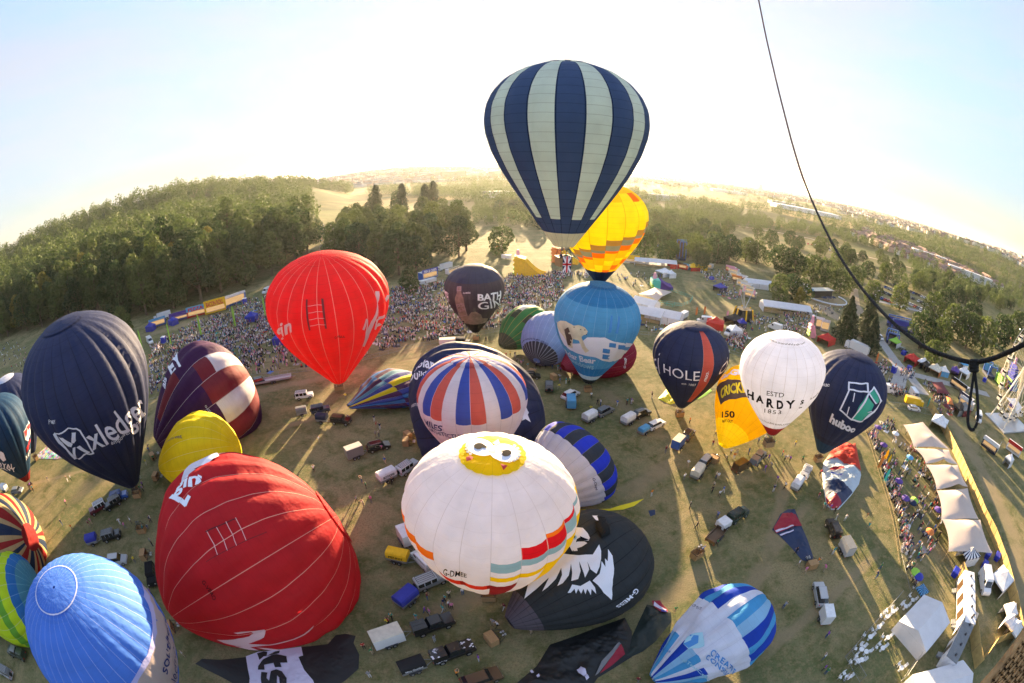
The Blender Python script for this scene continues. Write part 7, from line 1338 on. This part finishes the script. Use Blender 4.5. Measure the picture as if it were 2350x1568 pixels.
POSE = {p: person_mesh(p) for p in ('stand', 'walk', 'photo', 'hips', 'wave', 'bend', 'sit')}
PTXT = dict(stand='standing', walk='walking', photo='phone raised', hips='hands on hips', wave='arm raised', bend='bending forward', sit='sitting')
SEEN = set(); NP = 0
def person(x, y, where, pose=None, top=None, bot=None, z=None, rz=None, hair=None):
    global NP
    for _ in range(80):
        ps = pose or random.choice(('stand', 'stand', 'walk', 'walk', 'photo', 'hips', 'wave')); tp_ = top or random.choice(list(TOPS) + ['white', 'white', 'black', 'navy', 'grey']); bt = bot or random.choice(list(BOTS)); hr = hair or random.choice(list(HAIRS))
        lb = 'person, %s top, %s trousers, %s hair, %s %s' % (tp_, bt, hr, PTXT[ps], where)
        if lb not in SEEN: break
    SEEN.add(lb); o = bpy.data.objects.new('person', POSE[ps]); COL.objects.link(o); o.location = (x, y, tz(x, y) if z is None else z); o.rotation_euler = (0, 0, random.uniform(0, 6.28) if rz is None else rz); s = random.uniform(.96, 1.06); o.scale = (s, s, s)
    for i, m in enumerate(('skin', 'top_' + tp_, 'bottom_' + bt, 'shoe', 'hair_' + hr)): o.material_slots[i].link = 'OBJECT'; o.material_slots[i].material = MATS[m]
    if random.random() < .3: o.material_slots[2].material = MATS['skin'] if False else MATS['bottom_' + bt]
    tag(o, lb, 'person'); NP += 1; return o
LM = [((700, 911), 'by the white off-road car'), ((760, 960), 'by the dark off-road cars'), ((840, 1040), 'by the grey picture trailer'), ((830, 1150), 'in the golden light streak'), ((905, 1095), 'by the green based trailer'), ((1260, 890), 'behind the striped union balloon'), ((1310, 920), 'by the light blue trailer'), ((1370, 955), 'by the rounded white trailer'), ((1460, 965), 'by the black estate'), ((1560, 945), 'under the red gored balloon'), ((1570, 1015), 'by the picture trailer'), ((1610, 1075), 'by the cream trailer'), ((1660, 1030), 'at the yellow balloon mouth'), ((1768, 1020), 'under the white capitals balloon'), ((1720, 1065), 'by the brown van'), ((1640, 1120), 'on grass below the cream trailer'), ((1800, 1100), 'between pickup and white trailer'), ((1870, 1055), 'under the carton balloon'), ((1905, 1170), 'at the red striped balloon basket'), ((1840, 1290), 'at the navy red cloth basket'), ((1670, 1200), 'by the canopy trailer'), ((1500, 1150), 'near the narrow yellow cloth'), ((1990, 1190), 'on trampled grass by the fence'), ((1880, 1380), 'by the silver car'), ((1890, 1440), 'by the plain white box trailer'), ((1660, 1500), 'beside the blue ribboned balloon'), ((1030, 1380), 'by the black pickup'), ((1165, 1420), 'at the bird balloon mouth'), ((900, 1440), 'by the beige roofed trailer'), ((1060, 1510), 'by the graphic pickup'), ((250, 1165), 'by the maroon off-road car'), ((150, 1110), 'on the open grass at left'), ((150, 1210), 'between flag balloon and off-road cars'), ((310, 1210), 'left of the enormous red balloon'), ((330, 1130), 'at the navy lettered balloon basket'), ((70, 1110), 'under the teal balloon'), ((345, 1380), 'between the blue and red balloons'), ((420, 1500), 'below the enormous red balloon'), ((1300, 860), 'at the maroon balloon mouth'), ((1240, 850), 'at the netted balloon mouth'), ((1090, 775), 'under the bottle balloon'), ((776, 895), 'at the upright red balloon basket'), ((790, 935), 'at the rumpled balloon mouth'), ((1000, 1340), 'by the slate off-road car')]
def where(px): return min(LM, key=lambda l: (l[0][0] - px[0]) ** 2 + (l[0][1] - px[1]) ** 2)[1]
FP = ZR((1410, 45), (1425, 100), (1450, 180), (1465, 262), (1325, 375), (1350, 410), (1295, 495), (1335, 520), (1380, 495), (1040, 312), (1070, 140), (70, 615), (75, 750), (1505, 390), (1505, 1190), (1485, 1225), (1340, 1365), (1390, 1395), (1375, 1535), (30, 670), (52, 650)) \
    + Z2b((255, 690), (270, 740), (297, 750), (265, 808), (335, 1000), (45, 525), (1600, 450), (1660, 412), (1682, 410), (1615, 412), (1890, 570), (1913, 572), (1845, 520), (2035, 575), (2108, 560), (2137, 560), (2290, 515), (1840, 618), (1200, 150), (1075, 105), (1025, 85), (1010, 85), (1700, 352), (1280, 460), (1300, 250), (1330, 280), (1380, 300), (1345, 270), (1440, 290), (1470, 300), (1510, 300), (1600, 310), (1560, 300), (1620, 330), (1700, 330), (1285, 215), (1250, 210), (1220, 220), (2285, 1240)) \
    + Z4b((5, 830), (132, 832), (210, 820), (245, 820), (405, 775), (700, 970), (510, 1205), (1020, 1220), (1045, 1252), (990, 1255), (1065, 1230), (1160, 1215), (1290, 1265), (1315, 1262), (1285, 1350), (1340, 1315), (1425, 1225), (1440, 1270), (1460, 1265), (1525, 1150), (1580, 1272), (1715, 1380), (685, 1310), (655, 1415), (905, 1400), (920, 1412), (1380, 1430), (1440, 1485), (1355, 1505), (885, 1475), (875, 1515), (960, 1515), (930, 1548), (880, 1150), (900, 1070), (1055, 1145), (1235, 1135), (1290, 1110), (1355, 1150), (1285, 1150), (1480, 1275), (600, 905), (640, 915)) \
    + Z5((505, 485), (650, 412), (645, 605), (1045, 225), (1375, 250), (1360, 275), (1695, 415), (1705, 490), (1545, 432), (1480, 428), (1445, 655), (1460, 665), (1215, 750), (1262, 800), (1395, 785), (1790, 770), (1765, 835), (1110, 1045), (1410, 1250), (1390, 1405), (1390, 1480), (1405, 1505), (890, 1425), (1540, 1555), (1200, 660), (1350, 735), (350, 1075), (540, 660), (1420, 340), (1395, 345), (1440, 360), (1470, 380)) \
    + Z3((350, 880), (610, 845), (510, 865), (480, 892), (470, 920), (510, 935), (530, 950), (465, 970), (335, 980), (365, 990), (270, 1030), (90, 1025), (70, 1065), (405, 1190), (910, 955), (1110, 1130), (830, 1070), (860, 1085), (565, 1440), (1885, 1488), (725, 1330), (2270, 215)) \
    + Z4((600, 1412), (570, 1420), (410, 1422), (1160, 1300), (1175, 1392), (1200, 1500), (1225, 1280), (1250, 1180), (1240, 1140), (1290, 1250)) + Z5b((515, 198), (485, 352), (565, 390), (715, 345), (700, 365), (935, 348), (975, 380), (1020, 340), (1170, 325), (1180, 508), (1120, 385), (245, 65), (262, 90), (1180, 890), (1430, 1365), (1050, 640), (1110, 60), (1090, 90))
for p in FP: g = G(*p); person(g.x, g.y, where(p), 'bend' if random.random() < .08 else None)
# drinkers garden
def inpoly(x, y, P):
    c = False; n = len(P)
    for i in range(n):
        a, b = P[i], P[(i + 1) % n]
        if (a[1] > y) != (b[1] > y) and x < (b[0] - a[0]) * (y - a[1]) / (b[1] - a[1]) + a[0]: c = not c
    return c
def scatter(P, n, clump=None):
    xs = [p[0] for p in P]; ys = [p[1] for p in P]; out = []
    while len(out) < n:
        x, y = random.uniform(min(xs), max(xs)), random.uniform(min(ys), max(ys))
        if inpoly(x, y, P) and (clump is None or clump(x, y) > random.random()): out.append((x, y))
    return out
GAR = Z6((400, 780), (560, 760), (700, 800), (770, 960), (840, 1100), (950, 1330), (1000, 1560)) + Z7((990, 200), (960, 420), (800, 560), (700, 560), (610, 130), (560, 0)) + Z6((500, 1120),)
GL = [(Z6((450, 825))[0], 'near the top purple parasol'), (Z6((600, 880))[0], 'among the top garden tables'), (Z6((700, 880))[0], 'by the first stretch tent'), (Z6((520, 1050))[0], 'by the yellow feather flags'), (Z6((720, 1080))[0], 'by the blue sheets'), (Z6((860, 1150))[0], 'by the third stretch tent'), (Z6((540, 1220))[0], 'by the turquoise flag'), (Z6((620, 1340))[0], 'by the middle purple parasol'), (Z6((800, 1400))[0], 'mid garden'), (Z6((950, 1420))[0], 'by the fourth stretch tent'), (Z7((640, 120))[0], 'near the lime parasol'), (Z7((800, 100))[0], 'on the middle lawn'), (Z7((650, 280))[0], 'along the fence by picnic tables'), (Z7((860, 260))[0], 'by the orange parasol'), (Z7((720, 400))[0], 'around the lower picnic tables'), (Z7((900, 480))[0], 'on the lower lawn'), (Z7((740, 620))[0], 'at the narrow garden end')]
gw = lambda p: min(GL, key=lambda l: (l[0][0] - p[0]) ** 2 + (l[0][1] - p[1]) ** 2)[1]
pts_ = scatter(GAR, 62)
for a, b, n in ((Z6((385, 800))[0], Z6((520, 1200))[0], 16), (Z6((530, 1210))[0], Z6((640, 1550))[0], 18), (Z7((610, 60))[0], Z7((690, 460))[0], 22), (Z7((640, 300))[0], Z7((720, 360))[0], 12), (Z7((700, 540))[0], Z7((770, 760))[0], 9)):
    for k in range(n): f = random.random(); pts_.append((a[0] + (b[0] - a[0]) * f + random.uniform(-2, 9), a[1] + (b[1] - a[1]) * f + random.uniform(-4, 4)))
for p in pts_[:max(0, 300 - NP)]: g = G(*p); person(g.x, g.y, gw(p), random.choice(('sit', 'stand', 'stand', 'walk', 'hips', 'photo', None)))
REST = pts_[max(0, 300 - NP):] + scatter(GAR, 90)
for a, b in ((Z6((385, 800))[0], Z6((530, 1210))[0]), (Z6((530, 1210))[0], Z7((620, 100))[0]), (Z7((610, 60))[0], Z7((700, 480))[0])):
    for k in range(45): f = random.random(); REST.append((a[0] + (b[0] - a[0]) * f + abs(random.gauss(2, 9)), a[1] + (b[1] - a[1]) * f + random.uniform(-4, 4)))
REST += scatter(Z6((740, 900), (800, 940), (900, 1100), (1000, 1350), (1060, 1560), (1000, 1560), (940, 1330), (840, 1110)), 40)
# people in baskets
for nm, root in (('in the striped balloon basket', strp[1]), ('in the yellow chequered balloon basket', ptch[1])):
    for k in range(2): person(root.location.x - .35 + .7 * k, root.location.y + .1, nm, 'stand' if k else 'wave', z=root.location.z + .1, top='green' if (k and 'striped' in nm) else 'navy')
fl = at(1301, 607, (strp[1].location - EYE).length - 1.0); t = empty('union_flag', tuple(fl), 0, 'union flag hanging from the striped balloon basket', 'flag')
def flagpiece(m, polys, off): mb = MB(); [mb.poly([(x * 1.05, -off, z * 2.1 - 1.05) for x, z in q]) for q in polys]; return mb
def ub(x0, z0, x1, z1, w_): d = Vector((x1 - x0, z1 - z0)).normalized() * w_ / 2; return [(x0 - d.y, z0 + d.x), (x1 - d.y, z1 + d.x), (x1 + d.y, z1 - d.x), (x0 + d.y, z0 - d.x)]
mb = MB(); mb.prism([(-.53, -1.05), (.53, -1.05), (.53, 1.05), (-.53, 1.05)], 0.0, .02); mb.build('cloth', 'tarp_navy', t)
mb = flagpiece(0, [ub(-.45, .04, .45, .96, .16), ub(-.45, .96, .45, .04, .16)], .01); mb.build('saltire', 'vinyl_white', t); mb = flagpiece(0, [ub(0, 0, 0, 1, .36), ub(-.5, .5, .5, .5, .2)], .02); mb.build('white_cross', 'vinyl_white', t); mb = flagpiece(0, [ub(0, 0, 0, 1, .2), ub(-.5, .5, .5, .5, .11)], .03); mb.build('red_cross', 'vinyl_red', t)
# ------------------------------------------------------------------ the massed crowd
def crowd(name, P, label):
    """low detail bodies: legs, trunk, head, one mesh"""
    rg = np.random.default_rng(11); base = []; fc = []
    def ring(z, rx, ry, n=5): return [(rx * math.cos(2 * math.pi * k / n), ry * math.sin(2 * math.pi * k / n), z) for k in range(n)]
    def body(rings, mats):
        v = []; f = []; m = []
        for r in rings: v += r
        n = 5
        for i in range(len(rings) - 1):
            for k in range(n): f.append((i * n + k, i * n + (k + 1) % n, (i + 1) * n + (k + 1) % n, (i + 1) * n + k)); m.append(mats[i])
        return np.array(v), f, m
    st_ = body([ring(0, .13, .12), ring(.88, .17, .13), ring(.9, .19, .13), ring(1.42, .23, .13), ring(1.48, .06, .06), ring(1.52, .10, .10), ring(1.68, .10, .11), ring(1.76, .03, .03)], [2, 1, 1, 1, 0, 0, 3])
    si_ = body([ring(0, .42, .34), ring(.28, .38, .3), ring(.3, .2, .15), ring(.78, .23, .14), ring(.84, .06, .06), ring(.88, .10, .10), ring(1.04, .10, .11), ring(1.12, .03, .03)], [2, 2, 1, 1, 0, 0, 3])
    mats = ['skin', 'shoe', 'hair_dark'] + ['top_' + k for k in TOPS] + ['bottom_' + k for k in BOTS]; ti = [mats.index('top_' + k) for k in ('white',) * 7 + ('black',) * 5 + ('navy',) * 4 + ('grey',) * 4 + ('maroon', 'red', 'blue', 'blue', 'pink', 'teal', 'green', 'cream')]; bi = [mats.index('bottom_' + k) for k in BOTS]
    V, F, M = [], [], []; off = 0
    for (x, y) in P:
        v, f, m = (st_ if rg.random() < .62 else si_); a = rg.uniform(0, 6.28); s = rg.uniform(.85, 1.08); c, q = math.cos(a) * s, math.sin(a) * s; V.append(np.stack([v[:, 0] * c - v[:, 1] * q + x, v[:, 0] * q + v[:, 1] * c + y, v[:, 2] * s + tz(x, y)], 1))
        t_, b_ = int(rg.choice(ti)), int(rg.choice(bi)); mp_ = {0: 0, 1: t_, 2: b_, 3: 2}; F += [tuple(off + i for i in g) for g in f]; M += [mp_[i] for i in m]; off += len(v)
        if rg.random() < .10:   # a blanket on the grass
            u, w_ = rg.uniform(-.9, .9, 2); k = np.array([(-.9, -.7), (.9, -.7), (.9, .7), (-.9, .7)]); V.append(np.stack([k[:, 0] * math.cos(a) - k[:, 1] * math.sin(a) + x + u, k[:, 0] * math.sin(a) + k[:, 1] * math.cos(a) + y + w_, np.full(4, tz(x, y) + .04)], 1)); F.append((off, off + 1, off + 2, off + 3)); M.append(int(rg.choice(ti))); off += 4
    me = bpy.data.meshes.new(name); me.from_pydata(np.concatenate(V).tolist(), [], F)
    for m in mats: me.materials.append(MATS[m])
    me.polygons.foreach_set('material_index', M); me.update(); o = bpy.data.objects.new(name, me); COL.objects.link(o); tag(o, label, 'crowd', kind='stuff')
def gpts(polys):
    out = []
    for P, n in polys:
        W = [G(*p) for p in P]; Q = [(w_.x, w_.y) for w_ in W]; out += scatter(Q, n, lambda x, y: .12 + .88 * float(sms(-.5, .7, math.sin(x * .55 + 2 * math.sin(y * .23)) + math.sin(y * .7 + 1.7 * math.sin(x * .31)) - 1.6 * (abs(math.sin(y * .055 - x * .012)) < .09)))) 
    return out
MAIN = [(345, 905), (430, 893), (546, 864), (726, 840), (836, 820), (930, 795), (1026, 776), (1166, 748), (1190, 705), (1275, 690), (1300, 640), (1260, 628), (1170, 632), (1120, 650), (1020, 660), (900, 668), (780, 690), (640, 680), (560, 710), (450, 740), (380, 775), (345, 800)]
crowd('crowd', gpts([(MAIN, 5600), ([(900, 660), (1300, 632), (1290, 700), (1150, 745), (900, 800)], 1500), ([(500, 700), (640, 675), (700, 800), (540, 860)], 500), ([(345, 800), (560, 720), (560, 850), (345, 900)], 500), ([(1465, 742), (1690, 770), (1712, 812), (1660, 808), (1500, 768)], 150), (Z3b((760, 1080), (1000, 1060), (1050, 1200), (940, 1330), (820, 1290)), 260), (Z3b((1000, 900), (1200, 880), (1400, 880), (1480, 1080), (1250, 1070), (1050, 1060)), 80), (Z3b((1440, 880), (1700, 870), (1850, 900), (1780, 1080), (1700, 1150), (1480, 1060)), 130),
      (Z3b((400, 330), (780, 360), (950, 640), (1000, 690), (850, 700), (700, 640), (540, 480)), 150), (Z3b((1640, 790), (2250, 780), (2200, 830), (1900, 900)), 40), (Z6((440, 200), (560, 200), (600, 300), (560, 460), (470, 420)), 60), (Z6((555, 410), (720, 440), (720, 490), (560, 480)), 110), (Z6((660, 270), (790, 270), (780, 330), (680, 420)), 60), (Z6((860, 360), (960, 400), (1080, 500), (1130, 640), (1020, 660), (930, 500)), 150), (Z6((480, 690), (620, 730), (640, 800), (440, 790)), 30),
      (zf(0, 321, .3516)((2110, 560), (2180, 560), (2170, 730), (2080, 740)), 90), (Z2c((800, 560), (1300, 600), (1250, 640), (800, 630)), 120), (Z2c((1300, 600), (1900, 560), (2300, 620), (1850, 760), (1560, 700)), 50), ([(0, 780), (60, 790), (60, 860), (0, 860)], 60)]) + [tuple(G(*p)[:2]) for p in REST], 'dense summer crowd sitting and standing on the grass below the wood')
# ------------------------------------------------------------------ far town
mat('town_render', (.78, .75, .70), .8, vary=.15); mat('town_brick', (.46, .32, .24), .85, vary=.3); mat('town_roof', (.24, .15, .12), .85, vary=.3); mat('town_slate', (.12, .12, .13), .8); mat('town_shed', (.66, .66, .68), .5)
def house_mesh(w_, d, h, rr, m):
    mb = MB(); mb.box(-w_ / 2, w_ / 2, -d / 2, d / 2, -2, h, mi=0); mb.prism([(-d / 2 - .2, h + .002), (d / 2 + .2, h + .002), (0, h + rr)], -w_ / 2 - .2, w_ / 2 + .2, mi=1, axis='x') if False else None
    b = [(-w_ / 2 - .2, -d / 2 - .2, h), (w_ / 2 + .2, -d / 2 - .2, h), (w_ / 2 + .2, d / 2 + .2, h), (-w_ / 2 - .2, d / 2 + .2, h), (-w_ / 2, 0, h + rr), (w_ / 2, 0, h + rr)]; k = [mb.vert(*p) for p in b]; mb.mi = 1; mb.face(k[0], k[1], k[5], k[4]); mb.face(k[2], k[3], k[4], k[5]); mb.face(k[1], k[2], k[5]); mb.face(k[3], k[0], k[4]); mb.mi = 2
    for x in (-w_ * .25, w_ * .25): mb.box(x - .5, x + .5, -d / 2 - .03, -d / 2 - .01, h * .55, h * .8)
    return mb
HM = []
for i, (a, b, c, r_, m) in enumerate([(18, 8, 6, 3, 'town_render'), (28, 9, 7, 3.2, 'town_brick'), (12, 9, 6, 3, 'town_render'), (40, 9, 6.5, 3, 'town_brick')]): HM.append(house_mesh(a, b, c, r_, m).build('terraced_house', [m, 'town_roof', 'glass_dark']))
fh = set(); nh = 0
def put_house(o, x, y, rz, lb, gr):
    global nh
    if o.name in fh: c = o.copy(); COL.objects.link(c)
    else: fh.add(o.name); c = o
    c.location = (x, y, tz(x, y)); c.rotation_euler = (0, 0, rz); tag(c, lb, 'house', gr); nh += 1
rows = [((1960, 540), (2200, 640), 46, 'terraced house in the bright rows right of the golden field', 'terraced rows right of the golden field'), ((1970, 532), (2230, 640), 44, 'terraced house in the bright rows right of the golden field', 'terraced rows right of the golden field'), ((1990, 528), (2300, 668), 50, 'terraced house in the bright rows right of the golden field', 'terraced rows right of the golden field'), ((700, 414), (960, 402), 34, 'pale house on the far town hill', 'houses of the far town hill'), ((820, 414), (1010, 406), 28, 'pale house on the far town hill', 'houses of the far town hill'), ((860, 425), (1060, 420), 26, 'pale house on the far town hill', 'houses of the far town hill')]
for a, b, n, lb, gr in rows:
    for k in range(n):
        f = (k + random.uniform(-.3, .3)) / n; px, py = a[0] + (b[0] - a[0]) * f, a[1] + (b[1] - a[1]) * f + random.uniform(-4, 4); d = ray(px, py)
        if d.z > -.012: r_ = 2500.
        else: r_ = min(48 / -d.z, 3600)
        if 'hill' in gr: r_ = 2500 - 18 * (420 - py) if False else 2250 + random.uniform(-200, 300)
        az = math.atan2(d.x, d.y); x, y = r_ * math.sin(az), r_ * math.cos(az); put_house(random.choice(HM), x, y, random.choice((0, .3, 1.2)) + random.uniform(-.15, .15), lb, gr)
def town(name, P, label):
    V, F, M = [], [], []; off = 0; mats = ['town_render', 'town_brick', 'town_roof', 'town_shed', 'town_slate']
    for (x, y, w_, d, h, kind) in P:
        a = random.choice((0.2, 1.0, -.4)); c, s = math.cos(a), math.sin(a); z = tz(x, y)
        b = [(-w_, -d, -3), (w_, -d, -3), (w_, d, -3), (-w_, d, -3), (-w_, -d, h), (w_, -d, h), (w_, d, h), (-w_, d, h), (-w_, 0, h + d * .7 * (kind != 3)), (w_, 0, h + d * .7 * (kind != 3))]
        V += [(p[0] * c - p[1] * s + x, p[0] * s + p[1] * c + y, p[2] + z) for p in b]; q = [(0, 1, 5, 4), (1, 2, 6, 9, 5), (2, 3, 7, 6), (3, 0, 4, 8, 7), (4, 5, 9, 8), (6, 7, 8, 9)]; F += [tuple(off + i for i in g) for g in q]; m = 3 if kind == 3 else (0 if kind else 1); r_ = 3 if kind == 3 else (2 if random.random() < .7 else 4); M += [m, m, m, m, r_, r_]; off += 10
    me = bpy.data.meshes.new(name); me.from_pydata(V, [], F)
    for m in mats: me.materials.append(MATS[m])
    me.polygons.foreach_set('material_index', M); me.update(); o = bpy.data.objects.new(name, me); COL.objects.link(o); tag(o, label, 'town', kind='stuff')
P = []
for _ in range(9000):
    a = R(random.uniform(-20, 72)); r_ = 1500 + 5200 * random.random() ** 1.1; x, y = r_ * math.sin(a), r_ * math.cos(a)
    if math.sin(x * .0031 + 2) + math.sin(y * .0043 - x * .002) + .5 * math.sin(x * .011) > -.35: P.append((x, y, random.uniform(8, 26), random.uniform(5, 8), random.uniform(6, 9), random.choice((0, 1, 1, 1))))
P = P[:6500]
for _ in range(500): a = R(random.uniform(-24, -4)); r_ = random.uniform(2200, 2900); P.append((r_ * math.sin(a), r_ * math.cos(a), random.uniform(6, 18), 5, random.uniform(6, 9), 1))
town('far_town', P, 'hazy far town of pale houses and roofs spread across the valley')
def block(name, label, az, r_, w_, d, h, m='town_brick', rz=0.0, floors=6, cat='building'):
    a = R(az); x, y = r_ * math.sin(a), r_ * math.cos(a); t = empty(name, (x, y, tz(x, y)), -a + rz, label, cat); mb = MB(); mb.box(-w_ / 2, w_ / 2, -d / 2, d / 2, -3, h); mb.build('wall', m, t); mb = MB(); mb.box(-w_ / 2 - .5, w_ / 2 + .5, -d / 2 - .5, d / 2 + .5, h + .01, h + .9); mb.build('roof', 'town_slate' if m != 'town_shed' else 'town_shed', t)
    if floors:
        mb = MB()
        for k in range(floors): mb.box(-w_ * .46, w_ * .46, -d / 2 - .06, -d / 2 - .02, h * (k + .35) / floors, h * (k + .75) / floors)
        mb.build('window_band', 'glass_dark', t)
block('warehouse', 'huge brick warehouse in golden haze, left of the pair', -7.2, 1750, 95, 30, 26); block('warehouse', 'huge brick warehouse in golden haze, right one nearest the striped balloon', -1.6, 1750, 80, 30, 26, rz=.05); block('tower_block', 'pale tower block on the horizon, left of the striped balloon', -5.2, 3600, 30, 20, 62, 'town_render', floors=12); block('tower_block', 'wider tower block on the horizon touching the striped balloon', -1.5, 3600, 34, 22, 66, 'town_render', floors=12); block('tower_block', 'lone tower block on the horizon above the far shed roofs', 31, 3300, 26, 20, 55, 'town_render', floors=12); block('tower_block', 'slim tower block on the horizon right of the striped balloon', 25, 3900, 24, 20, 52, 'town_render', floors=12)
for i, (az, r_, w_, d, lb) in enumerate([(37, 1250, 190, 80, 'largest white industrial shed in the valley behind the rope'), (34.5, 1500, 120, 60, 'white shed just beyond the largest one'), (27, 1900, 150, 50, 'long pale stadium roof near the horizon'), (54, 700, 60, 14, 'long thin white shed at the right of the terraces'), (60, 620, 70, 12, 'long white shed nearest the far right hill'), (5.5, 620, 50, 20, 'low white shed in the haze left of the striped balloon basket'), (19, 820, 60, 22, 'white flat roofed hall in the woods right of the yellow balloon'), (-1.5, 700, 50, 16, 'pale low hall in the golden haze behind the park wood')]): block('industrial_shed', lb, az, r_, w_, d, 9, 'town_shed', rz=.3, floors=0)
def spire(label, az, r_, h, w_): a = R(az); x, y = r_ * math.sin(a), r_ * math.cos(a); t = empty('church_tower', (x, y, tz(x, y)), 0, label, 'tower'); mb = MB(); mb.box(-w_, w_, -w_, w_, -3, h * .55); mb.build('tower', 'town_brick', t); mb = MB(); mb.tube([(0, 0, h * .55), (0, 0, h)], [w_ * 1.1, .1], 8); mb.build('spire', 'town_slate', t)
spire('slender dark church spire on the left wooded ridge', -26.6, 1250, 38, 3); spire('tall tower on the town hill crest, leftmost', -11.6, 2700, 44, 4); spire('domed tower on the town hill crest, middle', -8.9, 2700, 34, 7); spire('square tower on the town hill crest, right', -6.9, 2700, 42, 4)
# ------------------------------------------------------------------ evening haze
mb = MB(); mb.box(-9600, 9600, -9600, 9600, -60, 175); hz = mb.build('haze', 'skin'); hz['kind'] = 'stuff'; hz['label'] = 'golden evening haze lying over the valley'
m = bpy.data.materials.new('haze_air'); m.use_nodes = True; t = m.node_tree; t.nodes.clear(); v = nd(t, 'ShaderNodeVolumePrincipled'); v.inputs['Color'].default_value = (.93, .95, .97, 1); v.inputs['Density'].default_value = .45e-4; v.inputs['Anisotropy'].default_value = .55; o_ = nd(t, 'ShaderNodeOutputMaterial'); t.links.new(v.outputs[0], o_.inputs['Volume']); hz.data.materials.clear(); hz.data.materials.append(m)
_kill = [o for o in S.objects if o.parent is None and o.location.z < -4000]
for o in [c for k in _kill for c in k.children] + _kill: bpy.data.objects.remove(o)
